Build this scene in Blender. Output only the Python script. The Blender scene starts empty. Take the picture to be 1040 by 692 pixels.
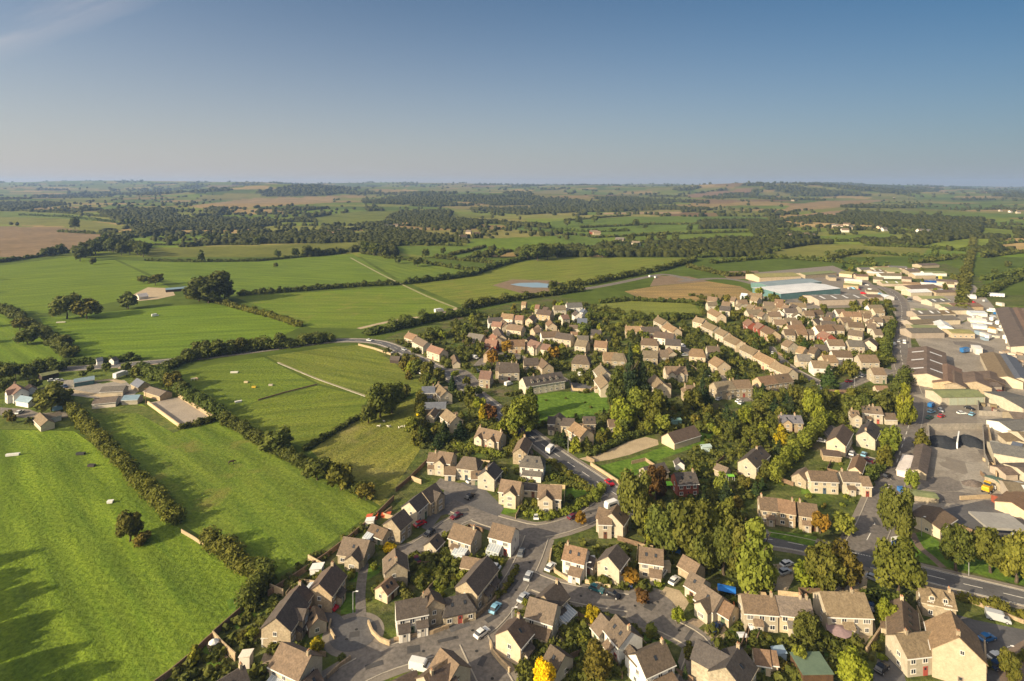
import bpy, math, random
import numpy as np
from mathutils import Vector

# ------------------------------------------------------------------ basics
F, YH, CX, H = 600.0, 188.0, 520.0, 110.0      # focal length and horizon in photo pixels, camera height in metres
SUN_AZ, SUN_EL = math.radians(56), math.radians(23)
rnd = random.Random(7)
rng = np.random.default_rng(11)
scene = bpy.context.scene
COL = bpy.context.collection

def sc(py):                      # pixels per metre at the depth whose flat ground shows at row py
    return (py - YH) / H

def G(px, py, z=0.0):            # photo pixel -> world point on the level z
    k = (H - z) / (py - YH)
    return Vector(((px - CX) * k, F * k, z))

def smooth(a, b, x):
    t = np.clip((x - a) / (b - a), 0, 1)
    return t * t * (3 - 2 * t)

def hgt(x, y):                   # rolling country beyond the flat valley floor
    x = np.asarray(x, float); y = np.asarray(y, float)
    u = x / np.maximum(y, 1)
    r = smooth(1500, 9300, y)
    sky = 112 + 22 * smooth(-0.1, -0.55, u) - 46 * smooth(0.55, 0.86, u)
    z = sky * r
    roll = (np.sin(x / 610 + 1.3) * np.sin(y / 520 + .4) + .6 * np.sin(x / 330 - y / 710 + 2.) + .5 * np.sin(y / 290 + x / 900))
    z = z + roll * 11 * smooth(1300, 3200, y) * (1 - .35 * smooth(6000, 9000, y))
    g = lambda cx, cy, sx, sy, a: a * np.exp(-((x - cx) / sx) ** 2 - ((y - cy) / sy) ** 2)
    z = z + g(-1900, 4700, 520, 700, 58)        # round wooded hill
    z = z + g(2300, 5400, 1250, 800, 52)        # long wooded ridge
    z = z + g(1100, 6500, 500, 600, 20) + g(-5600, 8600, 1500, 700, 44) + g(-1200, 8800, 1300, 600, 34) + g(700, 8700, 900, 600, -22) + g(4300, 8000, 900, 700, 30) + g(-3300, 7200, 700, 500, 30)
    z = z - g(-3900, 5200, 1500, 1600, 22)
    return np.where(y < 1300, 0.0, np.maximum(z, -4))

def GT(px, py):                  # photo pixel -> point on the terrain
    if py > 241:
        return G(px, py)
    u = (px - CX) / F; s = (YH - py) / F
    ys = np.linspace(1200, 10400, 2300)
    d = hgt(u * ys, ys) - (H + s * ys)
    i = np.argmax(d > 0) if (d > 0).any() else len(ys) - 1
    Y = float(ys[i])
    return Vector((u * Y, Y, float(hgt(u * Y, Y))))

# ------------------------------------------------------------------ materials
MATS = {}
def nt(name):
    m = bpy.data.materials.new(name); m.use_nodes = True
    t = m.node_tree; b = t.nodes['Principled BSDF']
    if 'Specular IOR Level' in b.inputs: b.inputs['Specular IOR Level'].default_value = .25
    return m, t, b

def N(t, kind, **kw):
    n = t.nodes.new(kind)
    for k, v in kw.items():
        if k in n.inputs: n.inputs[k].default_value = v
        else: setattr(n, k, v)
    return n

def mixc(t, fac, a, b, blend='MIX'):
    n = t.nodes.new('ShaderNodeMix'); n.data_type = 'RGBA'; n.blend_type = blend
    for i, v in ((0, fac), (6, a), (7, b)):
        if isinstance(v, bpy.types.NodeSocket): t.links.new(v, n.inputs[i])
        else: n.inputs[i].default_value = v if not isinstance(v, tuple) or len(v) == 4 else (*v, 1)
    return n.outputs[2]

def ramp(t, src, lo, hi):
    n = N(t, 'ShaderNodeMapRange'); n.clamp = True
    n.inputs[1].default_value = lo; n.inputs[2].default_value = hi
    t.links.new(src, n.inputs[0]); return n.outputs[0]

def noise(t, scale, detail=3, vec=None, rough=.55):
    n = N(t, 'ShaderNodeTexNoise', Scale=scale, Detail=detail, Roughness=rough)
    if vec is None: vec = N(t, 'ShaderNodeNewGeometry').outputs['Position']
    t.links.new(vec, n.inputs['Vector']); return n.outputs['Fac']

def surf(name, c1, c2, scale=.5, rough=.85, fine=6, finestr=.35, bump=0.0, metal=0, tint=True, spec=None, vary=.22):
    """two-tone mottled surface; multiplied by the object's own colour and a small per-object value shift"""
    if name in MATS: return MATS[name]
    m, t, b = nt(name)
    a = ramp(t, noise(t, scale, 4), .35, .65)
    col = mixc(t, a, c1, c2)
    fn = ramp(t, noise(t, fine, 2), .3, .7)
    dark = mixc(t, fn, (1 - finestr,) * 3, (1 + finestr * .6,) * 3)
    col = mixc(t, 1.0, col, dark, 'MULTIPLY')
    if tint:
        oi = N(t, 'ShaderNodeObjectInfo')
        col = mixc(t, 1.0, col, oi.outputs['Color'], 'MULTIPLY')
        v = N(t, 'ShaderNodeMapRange'); v.inputs[3].default_value = 1 - vary; v.inputs[4].default_value = 1 + vary
        t.links.new(oi.outputs['Random'], v.inputs[0])
        hs = N(t, 'ShaderNodeHueSaturation'); t.links.new(v.outputs[0], hs.inputs['Value']); t.links.new(col, hs.inputs['Color'])
        col = hs.outputs['Color']
    t.links.new(col, b.inputs['Base Color'])
    b.inputs['Roughness'].default_value = rough; b.inputs['Metallic'].default_value = metal
    if spec is not None: b.inputs['Specular IOR Level'].default_value = spec
    if bump:
        bp = N(t, 'ShaderNodeBump', Strength=.7, Distance=bump)
        t.links.new(noise(t, fine, 3), bp.inputs['Height']); t.links.new(bp.outputs[0], b.inputs['Normal'])
    MATS[name] = m
    return m

def leafmat(name, c1, c2):
    """foliage: per-leaf tone from an attribute, per-tree tint from the object's colour"""
    if name in MATS: return MATS[name]
    m, t, b = nt(name)
    at = N(t, 'ShaderNodeAttribute', attribute_name='tone')
    col = mixc(t, at.outputs['Fac'], c1, c2)
    oi = N(t, 'ShaderNodeObjectInfo')
    col = mixc(t, 1.0, col, oi.outputs['Color'], 'MULTIPLY')
    t.links.new(col, b.inputs['Base Color']); b.inputs['Roughness'].default_value = .75
    b.inputs['Specular IOR Level'].default_value = .15
    tr = N(t, 'ShaderNodeBsdfTranslucent'); t.links.new(col, tr.inputs['Color'])
    mx = N(t, 'ShaderNodeMixShader'); mx.inputs[0].default_value = .22
    t.links.new(b.outputs[0], mx.inputs[1]); t.links.new(tr.outputs[0], mx.inputs[2])
    t.links.new(mx.outputs[0], t.nodes['Material Output'].inputs['Surface'])
    MATS[name] = m
    return m

def fieldmat(name, c1, c2, d=None, period=9.0, stripe=.25, big=.02, patch=.5, tuft=1.0, fleck=None, fine=1.0):
    """grass or soil: broad patches, mowing or drill lines along the pixel direction d, fine tufts"""
    m, t, b = nt(name)
    geo = N(t, 'ShaderNodeNewGeometry')
    pos = geo.outputs['Position']
    ang = 0.0
    if d is not None:
        v = G(d[2], d[3]) - G(d[0], d[1]); ang = math.atan2(v.y, v.x)
    mp = N(t, 'ShaderNodeVectorRotate'); mp.rotation_type = 'Z_AXIS'
    mp.inputs['Angle'].default_value = -ang
    t.links.new(pos, mp.inputs['Vector'])
    # x now runs along the stripes
    st = N(t, 'ShaderNodeMapping'); st.inputs['Scale'].default_value = (.12, 1, 1)
    t.links.new(mp.outputs[0], st.inputs['Vector'])
    c1 = (c1[0] * 1.13, c1[1] * 1.14, c1[2] * 1.45); c2 = (c2[0] * 1.13, c2[1] * 1.14, c2[2] * 1.45); stripe *= .75
    col = mixc(t, ramp(t, noise(t, big, 4), .34, .66), c1, c2)
    if stripe:          # long streaks left by mowing and grazing, uneven in width and strength
        s1 = ramp(t, noise(t, 1.3 / period, 2, st.outputs[0], .5), .36, .64)
        col = mixc(t, 1.0, col, mixc(t, s1, (1 - stripe, 1 - stripe * .85, 1 - stripe * .7), (1 + stripe * .45, 1 + stripe * .35, 1)), 'MULTIPLY')
        w = N(t, 'ShaderNodeTexWave', Scale=.36 / period, Distortion=5.0, Detail=3); w.bands_direction = 'Y'; w.inputs['Detail Scale'].default_value = .4
        t.links.new(mp.outputs[0], w.inputs['Vector'])
        col = mixc(t, 1.0, col, mixc(t, w.outputs['Fac'], (1 - stripe * .35,) * 3, (1 + stripe * .2,) * 3), 'MULTIPLY')
    mid = ramp(t, noise(t, .16, 4, st.outputs[0]), .3, .7)
    col = mixc(t, 1.0, col, mixc(t, mid, (1 - patch * .5,) * 3, (1 + patch * .35, 1 + patch * .3, 1)), 'MULTIPLY')
    fn = noise(t, .7 * fine, 5, pos, .7)
    col = mixc(t, 1.0, col, mixc(t, ramp(t, fn, .3, .7), (.52, .57, .5), (1.42, 1.36, 1.25)), 'MULTIPLY')
    cl = noise(t, .32, 3, st.outputs[0] if stripe else pos, .6)      # darker, lusher clumps
    col = mixc(t, 1.0, col, mixc(t, ramp(t, cl, .42, .68), (1.06, 1.05, 1.0), (.66, .74, .7)), 'MULTIPLY')
    if fleck:
        col = mixc(t, ramp(t, noise(t, .05, 5, pos, .6), .56, .7), col, fleck)
    t.links.new(col, b.inputs['Base Color']); b.inputs['Roughness'].default_value = .95
    b.inputs['Specular IOR Level'].default_value = .08
    if tuft:
        bp = N(t, 'ShaderNodeBump', Strength=.7, Distance=.6 * tuft)
        t.links.new(fn, bp.inputs['Height']); t.links.new(bp.outputs[0], b.inputs['Normal'])
    return m

# ------------------------------------------------------------------ mesh helpers
def mesh(name, verts, faces, mats=(), mi=None, smooth_=False):
    me = bpy.data.meshes.new(name)
    me.from_pydata([tuple(v) for v in verts], [], faces)
    for m in mats: me.materials.append(m)
    if mi is not None: me.polygons.foreach_set('material_index', np.asarray(mi, np.int32))
    if smooth_: me.polygons.foreach_set('use_smooth', np.ones(len(me.polygons), bool))
    me.update(); return me

def obj(name, data, parent=None, loc=None, rot=0.0, scale=None, color=None):
    o = bpy.data.objects.new(name, data); COL.objects.link(o)
    if parent is not None: o.parent = parent
    if loc is not None: o.location = loc
    if rot: o.rotation_euler = (0, 0, rot)
    if scale is not None: o.scale = scale
    if color is not None: o.color = (*color, 1)
    return o

class MB:                        # collects boxes and prisms for ONE mesh
    def __init__(s): s.v, s.f, s.m = [], [], []
    def add(s, v, f, m=0):
        n = len(s.v); s.v += [tuple(q) for q in v]; s.f += [tuple(i + n for i in q) for q in f]; s.m += [m] * len(f); return s
    def box(s, x0, x1, y0, y1, z0, z1, m=0):
        v = [(x, y, z) for z in (z0, z1) for y in (y0, y1) for x in (x0, x1)]
        return s.add(v, [(0, 2, 3, 1), (4, 5, 7, 6), (0, 1, 5, 4), (2, 6, 7, 3), (0, 4, 6, 2), (1, 3, 7, 5)], m)
    def cyl(s, x, y, z0, z1, r0, r1=None, n=8, m=0):
        r1 = r0 if r1 is None else r1
        v = [(x + r * math.cos(6.2832 * i / n), y + r * math.sin(6.2832 * i / n), z) for r, z in ((r0, z0), (r1, z1)) for i in range(n)]
        f = [(i, (i + 1) % n, n + (i + 1) % n, n + i) for i in range(n)] + [tuple(range(n))[::-1], tuple(range(n, 2 * n))]
        return s.add(v, f, m)
    def tube(s, p, q, r0, r1, n=6, m=0):
        p, q = Vector(p), Vector(q); d = (q - p).normalized()
        a = d.orthogonal().normalized(); b = d.cross(a)
        v = [c + r * (math.cos(6.2832 * i / n) * a + math.sin(6.2832 * i / n) * b) for c, r in ((p, r0), (q, r1)) for i in range(n)]
        return s.add(v, [(i, (i + 1) % n, n + (i + 1) % n, n + i) for i in range(n)] + [tuple(range(n))[::-1], tuple(range(n, 2 * n))], m)
    def prism(s, prof, y0, y1, m=0):     # profile in x,z pushed along y
        n = len(prof)
        v = [(x, y0, z) for x, z in prof] + [(x, y1, z) for x, z in prof]
        return s.add(v, [(i, (i + 1) % n, n + (i + 1) % n, n + i) for i in range(n)] + [tuple(range(n))[::-1], tuple(range(n, 2 * n))], m)
    def mesh(s, name, mats, smooth_=False): return mesh(name, s.v, s.f, mats, s.m, smooth_)

def structure(o, extra=None):
    o['kind'] = 'structure'; return o

def poly_sheet(name, pts, mat, z, kind='structure', raw=False):
    P = [Vector((p[0], p[1], z)) for p in pts] if raw else [G(x, y, 0) for x, y in pts]
    import mathutils
    tri = mathutils.geometry.tessellate_polygon([[Vector((p.x, p.y, 0)) for p in P]])
    v = [(p.x, p.y, z) for p in P]
    f = []
    for a, b, c in tri:
        va, vb, vc = (Vector(v[i]) for i in (a, b, c))
        f.append((a, b, c) if (vb - va).cross(vc - va).z > 0 else (a, c, b))
    o = obj(name, mesh(name, v, f, [mat]))
    if kind: o['kind'] = kind
    return o

def resample(P, step):
    out = [P[0].copy()]
    for a, b in zip(P, P[1:]):
        n = max(1, int((b - a).length / step))
        for i in range(1, n + 1): out.append(a.lerp(b, i / n))
    return out

def curve_pts(px, step=4.0, z=0.0):      # smooth polyline through pixel points
    P = [G(x, y, 0) for x, y in px]
    if len(P) > 2:
        Q = []
        for i in range(len(P) - 1):
            p0, p1, p2, p3 = P[max(i - 1, 0)], P[i], P[i + 1], P[min(i + 2, len(P) - 1)]
            n = max(2, int((p2 - p1).length / step))
            for k in range(n):
                t = k / n
                Q.append(.5 * ((2 * p1) + (p2 - p0) * t + (2 * p0 - 5 * p1 + 4 * p2 - p3) * t * t + (3 * p1 - p0 - 3 * p2 + p3) * t ** 3))
        Q.append(P[-1]); P = Q
    else: P = resample(P, step)
    for p in P: p.z = z
    return P

def normals(P):
    out = []
    for i in range(len(P)):
        d = P[min(i + 1, len(P) - 1)] - P[max(i - 1, 0)]
        d.z = 0; d.normalize(); out.append(Vector((-d.y, d.x, 0)))
    return out

def ribbon(name, P, w, mat, z, kind='structure', wob=0.0):
    nn = normals(P); v = []; f = []
    for p, n in zip(P, nn):
        k = w / 2 * (1 + wob * rnd.uniform(-1, 1))
        v += [(p.x + n.x * k, p.y + n.y * k, z), (p.x - n.x * k, p.y - n.y * k, z)]
    for i in range(len(P) - 1): f.append((2 * i + 1, 2 * i + 3, 2 * i + 2, 2 * i))
    o = obj(name, mesh(name, v, f, [mat]))
    if kind: o['kind'] = kind
    return o

def strip_box(name, P, w, h, mat, z0=0.0, cap=0.0, capmat=None):   # wall, fence or kerb with real thickness along a line
    nn = normals(P); v = []; f = []; m = []
    prof = [(w / 2, 0), (w / 2, h), (-w / 2, h), (-w / 2, 0)]
    k = len(prof)
    for p, n in zip(P, nn): v += [(p.x + n.x * a, p.y + n.y * a, z0 + b) for a, b in prof]
    for i in range(len(P) - 1):
        for j in range(k - 1):
            a = i * k + j; f.append((a, a + 1, a + 1 + k, a + k))
    f += [(0, 3, 2, 1), tuple(len(v) - k + j for j in range(k))]
    return mesh(name, v, f, [mat])

# ------------------------------------------------------------------ labels
THINGS = []       # (object, look, noun, px, py)
LM = []           # landmarks (phrase, px, py)
ORD = ['', 'second ', 'third ', 'fourth ', 'fifth ', 'sixth ', 'seventh ', 'eighth ', 'ninth ', 'tenth ', 'eleventh ', 'twelfth ', 'thirteenth ',
       'fourteenth ', 'fifteenth ', 'sixteenth ', 'seventeenth ', 'eighteenth ', 'nineteenth ', 'twentieth ']
ORD += ['twenty-' + w for w in ['first ', 'second ', 'third ', 'fourth ', 'fifth ', 'sixth ', 'seventh ', 'eighth ', 'ninth ']] + ['thirtieth ']
def tag(o, label, cat, group=None):
    o['label'] = label; o['category'] = cat
    if group: o['group'] = group
    return o
def auto(o, look, noun, cat, px, py, group=None):
    o['category'] = cat
    if group: o['group'] = group
    THINGS.append((o, look, noun, px, py)); return o
def finish_labels():
    for o in bpy.data.objects:
        if 'label' in o and len(o['label'].split()) > 16: print('LONG', o['label'])
    by = {}
    for o, look, noun, px, py in THINGS:
        name, lx, ly = min(LM, key=lambda l: math.hypot(px - l[1], 1.35 * (py - l[2])))
        dx, dy = px - lx, py - ly
        rel = ('left of' if dx < 0 else 'right of') if abs(dx) > 1.25 * abs(dy) else ('beyond' if dy < 0 else 'in front of')
        by.setdefault((f'{look} {noun}', rel, name), []).append((math.hypot(dx, dy), o))
    for (what, rel, name), v in by.items():
        v.sort(key=lambda q: q[0])
        for i, (_, o) in enumerate(v):
            if len(v) == 1: o['label'] = f'{what} {rel} {name}'
            else:
                s = ORD[min(i, len(ORD) - 1)]
                o['label'] = f'{what}, {s}nearest {rel} {name}'
# ------------------------------------------------------------------ building materials
WALL = {
    'cream': surf('render_cream', (.51, .445, .335), (.43, .37, .275), .7, fine=3, finestr=.12, vary=.1),
    'stone': surf('cotswold_stone', (.43, .355, .245), (.33, .265, .18), 1.2, fine=2.4, finestr=.35, bump=.03, vary=.12),
    'white': surf('white_render', (.74, .70, .63), (.66, .62, .56), .6, fine=2, finestr=.08, vary=.04),
    'brick': surf('red_brick', (.30, .085, .05), (.22, .06, .04), 1.5, fine=4, finestr=.25, vary=.1),
    'teal': surf('teal_cladding', (.10, .20, .20), (.09, .165, .175), .3, fine=1.2, finestr=.15, rough=.5, vary=.05),
    'tan': surf('tan_cladding', (.42, .35, .28), (.36, .30, .24), .3, fine=1.5, finestr=.1, vary=.05),
    'dark': surf('dark_boards', (.07, .05, .04), (.05, .04, .035), .8, fine=2, vary=.1),
}
ROOF = {
    'brown': surf('brown_tiles', (.175, .125, .085), (.135, .098, .068), .9, fine=2.6, finestr=.3, bump=.04, vary=.24),
    'tan': surf('stone_tiles', (.215, .165, .105), (.165, .125, .08), .8, fine=2.6, finestr=.3, bump=.04, vary=.14),
    'grey': surf('grey_tiles', (.16, .145, .125), (.12, .11, .10), .8, fine=2.6, finestr=.3, bump=.04, vary=.12),
    'dark': surf('dark_tiles', (.10, .082, .07), (.078, .064, .056), .8, fine=2.6, finestr=.3, bump=.04, vary=.12),
    'slate': surf('blue_slate', (.13, .14, .17), (.10, .11, .14), .8, rough=.6, fine=2.6, finestr=.2, vary=.08),
    'red': surf('red_tiles', (.24, .138, .098), (.19, .112, .082), .8, fine=2.6, finestr=.3, bump=.04, vary=.1),
    'white': surf('white_sheet', (.62, .63, .64), (.52, .53, .55), .12, rough=.5, fine=1, finestr=.12, vary=.04),
    'bluegrey': surf('bluegrey_sheet', (.22, .30, .35), (.18, .25, .30), .12, rough=.5, fine=1, finestr=.12, vary=.05),
    'moss': surf('moss_sheet', (.22, .23, .10), (.17, .18, .085), .3, fine=1.5, finestr=.2, vary=.08),
    'rust': surf('rust_sheet', (.165, .122, .096), (.125, .094, .076), .25, fine=1.2, finestr=.3, vary=.06),
    'green': surf('green_felt', (.12, .17, .12), (.10, .145, .105), .5, fine=2, finestr=.12, vary=.03),
}
M_frame = surf('window_white', (.7, .68, .64), (.66, .64, .6), 1, fine=1, finestr=.02, vary=.02)
def _glass():
    m, t, b = nt('window_glass'); b.inputs['Base Color'].default_value = (.03, .035, .045, 1); b.inputs['Roughness'].default_value = .12
    b.inputs['Specular IOR Level'].default_value = .5; return m
M_glass = _glass()
M_pot = surf('terracotta', (.42, .22, .12), (.36, .18, .10), 2, fine=5, finestr=.1)
M_door = surf('painted_door', (.55, .5, .44), (.5, .46, .4), 1, fine=1, finestr=.05, vary=.4)
M_conc = surf('concrete', (.30, .27, .23), (.24, .22, .19), .2, fine=1.2, finestr=.2, vary=.06)
M_wallstone = surf('dry_stone', (.36, .27, .17), (.27, .20, .125), 1.5, fine=3, finestr=.4, bump=.05)
M_wood = surf('weathered_boards', (.24, .16, .10), (.17, .115, .075), 1.2, fine=4, finestr=.3)
M_palefence = surf('pale_timber', (.52, .40, .25), (.42, .32, .2), .8, fine=3, finestr=.2)
M_metal = surf('galvanised', (.45, .45, .45), (.4, .4, .4), 1, rough=.45, fine=2, finestr=.05)
M_white = surf('gloss_white', (.78, .77, .74), (.74, .73, .7), .5, rough=.35, fine=1, finestr=.03, vary=.02)
M_paint = surf('car_paint', (.8, .8, .8), (.78, .78, .78), .5, rough=.25, fine=1, finestr=.02, vary=.02, spec=.6)
M_tyre = surf('tyre', (.025, .025, .025), (.03, .03, .03), 1, fine=2, finestr=.05)
M_plain = surf('tinted', (.8, .8, .8), (.74, .74, .74), .7, rough=.7, fine=2, finestr=.1, vary=.05)

def window_mesh(nm, mull=1, sill=True):
    b = MB()
    for x0, x1, z0, z1 in ((-.5, -.42, -.5, .5), (.42, .5, -.5, .5), (-.42, .42, .41, .5), (-.42, .42, -.5, -.41)): b.box(x0, x1, -.07, .05, z0, z1)
    for i in range(mull):
        x = -.42 + .84 * (i + 1) / (mull + 1); b.box(x - .03, x + .03, -.06, .05, -.41, .41)
    if sill: b.box(-.58, .58, -.14, .05, -.57, -.502, 2)
    b.box(-.42, .42, -.02, .03, -.41, .41, 1)
    return b.mesh(nm, [M_frame, M_glass, WALL['cream']])
WIN = window_mesh('window', 1); WIN3 = window_mesh('wide_window', 3); SKY_L = window_mesh('skylight', 0, False)
def door_mesh():
    b = MB(); b.box(-.55, -.45, -.08, .05, 0, 2.1); b.box(.45, .55, -.08, .05, 0, 2.1); b.box(-.45, .45, -.08, .05, 2.0, 2.1)
    b.box(-.45, .45, -.04, .04, 0.02, 2.0, 1); b.box(-.25, .25, -.055, -.041, 1.3, 1.85, 2)
    return b.mesh('door', [M_frame, M_door, M_glass])
DOOR = door_mesh()
def garage_door_mesh():
    b = MB(); b.box(-1.25, -1.15, -.08, .05, 0, 2.2); b.box(1.15, 1.25, -.08, .05, 0, 2.2); b.box(-1.15, 1.15, -.08, .05, 2.1, 2.2)
    for i in range(4): b.box(-1.15, 1.15, -.05 - .012 * (i % 2), .04, .03 + .52 * i, .03 + .52 * (i + 1) - .03, 1)
    return b.mesh('garage_door', [M_frame, M_white])
GDOOR = garage_door_mesh()
def chimney_mesh():
    b = MB(); b.box(-.5, .5, -.35, .35, -1.6, 1.25); b.box(-.57, .57, -.42, .42, 1.25, 1.4)
    for x in (-.24, .24): b.cyl(x, 0, 1.4, 1.85, .15, .12, 8, 1)
    return b.mesh('chimney', [WALL['stone'], M_pot])
CHIM = chimney_mesh()
SKY_L.materials[0] = M_tyre

# ------------------------------------------------------------------ houses
FOOT = []                       # (x, y, radius) of everything built, so trees keep clear
PITCH = .76
HS = .77                        # these are small village houses
def block(root, L, w, ev, rise, roofm, wallm, ox=0, oy=0, rot=0, hip=0.0, ov=.32, sheet=False, nx=(1, 1)):
    """walls and a pitched roof as two parts; ridge along local x"""
    hw, hl = w / 2, L / 2
    if hip:
        v = [(x, y, z) for z in (0, ev) for x, y in ((-hl, -hw), (hl, -hw), (hl, hw), (-hl, hw))]
        f = [(0, 1, 5, 4), (1, 2, 6, 5), (2, 3, 7, 6), (3, 0, 4, 7)]
    else:
        v = [(-hl, -hw, 0), (hl, -hw, 0), (hl, hw, 0), (-hl, hw, 0), (-hl, -hw, ev), (hl, -hw, ev), (hl, hw, ev), (-hl, hw, ev), (-hl, 0, ev + rise), (hl, 0, ev + rise)]
        f = [(0, 1, 5, 4), (1, 2, 6, 9, 5), (2, 3, 7, 6), (3, 0, 4, 8, 7)]
    k = rnd.randrange(4) if 'tone' not in root else root['tone']
    root['tone'] = k; j = 1 if wallm == WALL['brick'] else rnd.uniform(.94, 1.04)
    c = obj('wall', mesh('wall', v, f, [wallm]), root, (ox, oy, 0), rot, None, tuple(q * j for q in ((1, 1, 1), (.93, .97, 1.02), (1.04, .98, .92), (.84, .85, .87))[k]))
    t = .10 if sheet else .2
    s = rise / hw; ye = hw + ov; ze = ev - ov * s
    if hip:
        xi = hl - hip; xe = hl + ov
        top = [(-xe, -ye, ze), (xe, -ye, ze), (xe, ye, ze), (-xe, ye, ze), (-xi, 0, ev + rise), (xi, 0, ev + rise)]
        v = [(x, y, z + t) for x, y, z in top] + [(x, y, z) for x, y, z in top[:4]]
        f = [(0, 1, 5, 4), (1, 2, 5), (2, 3, 4, 5), (3, 0, 4), (6, 7, 1, 0), (7, 8, 2, 1), (8, 9, 3, 2), (9, 6, 0, 3), (9, 8, 7, 6)]
    else:
        xe = hl + .22
        pr = [(-ye, ze + t), (0, ev + rise + t), (ye, ze + t), (ye, ze + .02), (0, ev + rise + .02), (-ye, ze + .02)]
        v = [(x, y, z) for x in (-xe, xe) for y, z in pr]
        f = [(0, 6, 7, 1), (1, 7, 8, 2), (2, 8, 9, 3), (3, 9, 10, 4), (4, 10, 11, 5), (5, 11, 6, 0), (0, 1, 4, 5), (1, 2, 3, 4), (6, 11, 10, 7), (7, 10, 9, 8)]
    obj('roof', mesh('roof', v, f, [roofm]), root, (ox, oy, 0), rot, None, ((1, 1, 1), (.82, .88, .95), (1.12, 1.0, .92), (.9, .9, .88))[k])
    return c

def facing(root, n):             # does the wall with local normal n look towards the camera's side
    a = root.rotation_euler.z; nx, ny = n[0] * math.cos(a) - n[1] * math.sin(a), n[0] * math.sin(a) + n[1] * math.cos(a)
    p = root.location; return -(nx * p.x + ny * p.y) / math.hypot(p.x, p.y) > -.15

def openings(root, L, w, ev, st, lod, ox=0, oy=0, rot=0, gable=True, door=True, front=True, rise=3, gar=False, wide=False):
    """windows and doors as parts, on the walls that can be seen"""
    step = (2.9, 3.3, 4.2)[lod]
    ca, sa = math.cos(rot), math.sin(rot)
    def put(nm, me, x, y, z, r, s=(1, 1, 1), color=None):
        obj(nm, me, root, (ox + x * ca - y * sa, oy + x * sa + y * ca, z), rot + r, s, color)
    sides = ((0, -1), (0, 1)) if front else ()
    for sx, sy in sides:
        nrm = (-sy * sa * 1.0, sy * ca)
        if not facing(root, nrm): continue
        n = max(1, int(round(L / step))); r = 0 if sy < 0 else math.pi
        dpos = n // 2 if door else -1
        for i in range(n):
            x = (i + .5) / n * L - L / 2 + rnd.uniform(-.12, .12)
            for fl in range(st):
                z = 1.3 + 2.15 * fl
                if fl == 0 and i == dpos and sy < 0:
                    put('door', DOOR, x, sy * w / 2, 0.02, r, color=rnd.choice([(.9, .9, .9), (.25, .12, .08), (.1, .16, .25), (.5, .12, .1), (.2, .3, .2)])); continue
                if fl == 0 and gar and i == n - 1 and sy < 0: put('garage_door', GDOOR, x, sy * w / 2, 0.02, r); continue
                ww = rnd.choice((1.0, 1.3, 1.3, 1.7)) if st > 1 else 1.3
                put('window', WIN if ww < 1.6 else WIN3, x, sy * w / 2, z, r, (ww, 1, 1.15))
    if gable:
        for sx in (-1, 1):
            if not facing(root, (sx * ca, sx * sa)): continue
            for fl in range(st):
                if lod == 2 and fl == 0: continue
                put('window', WIN, sx * L / 2, rnd.uniform(-.12, .12) * w, 1.3 + 2.15 * fl, math.pi / 2 * sx, (1.0, 1, 1.05))

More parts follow.
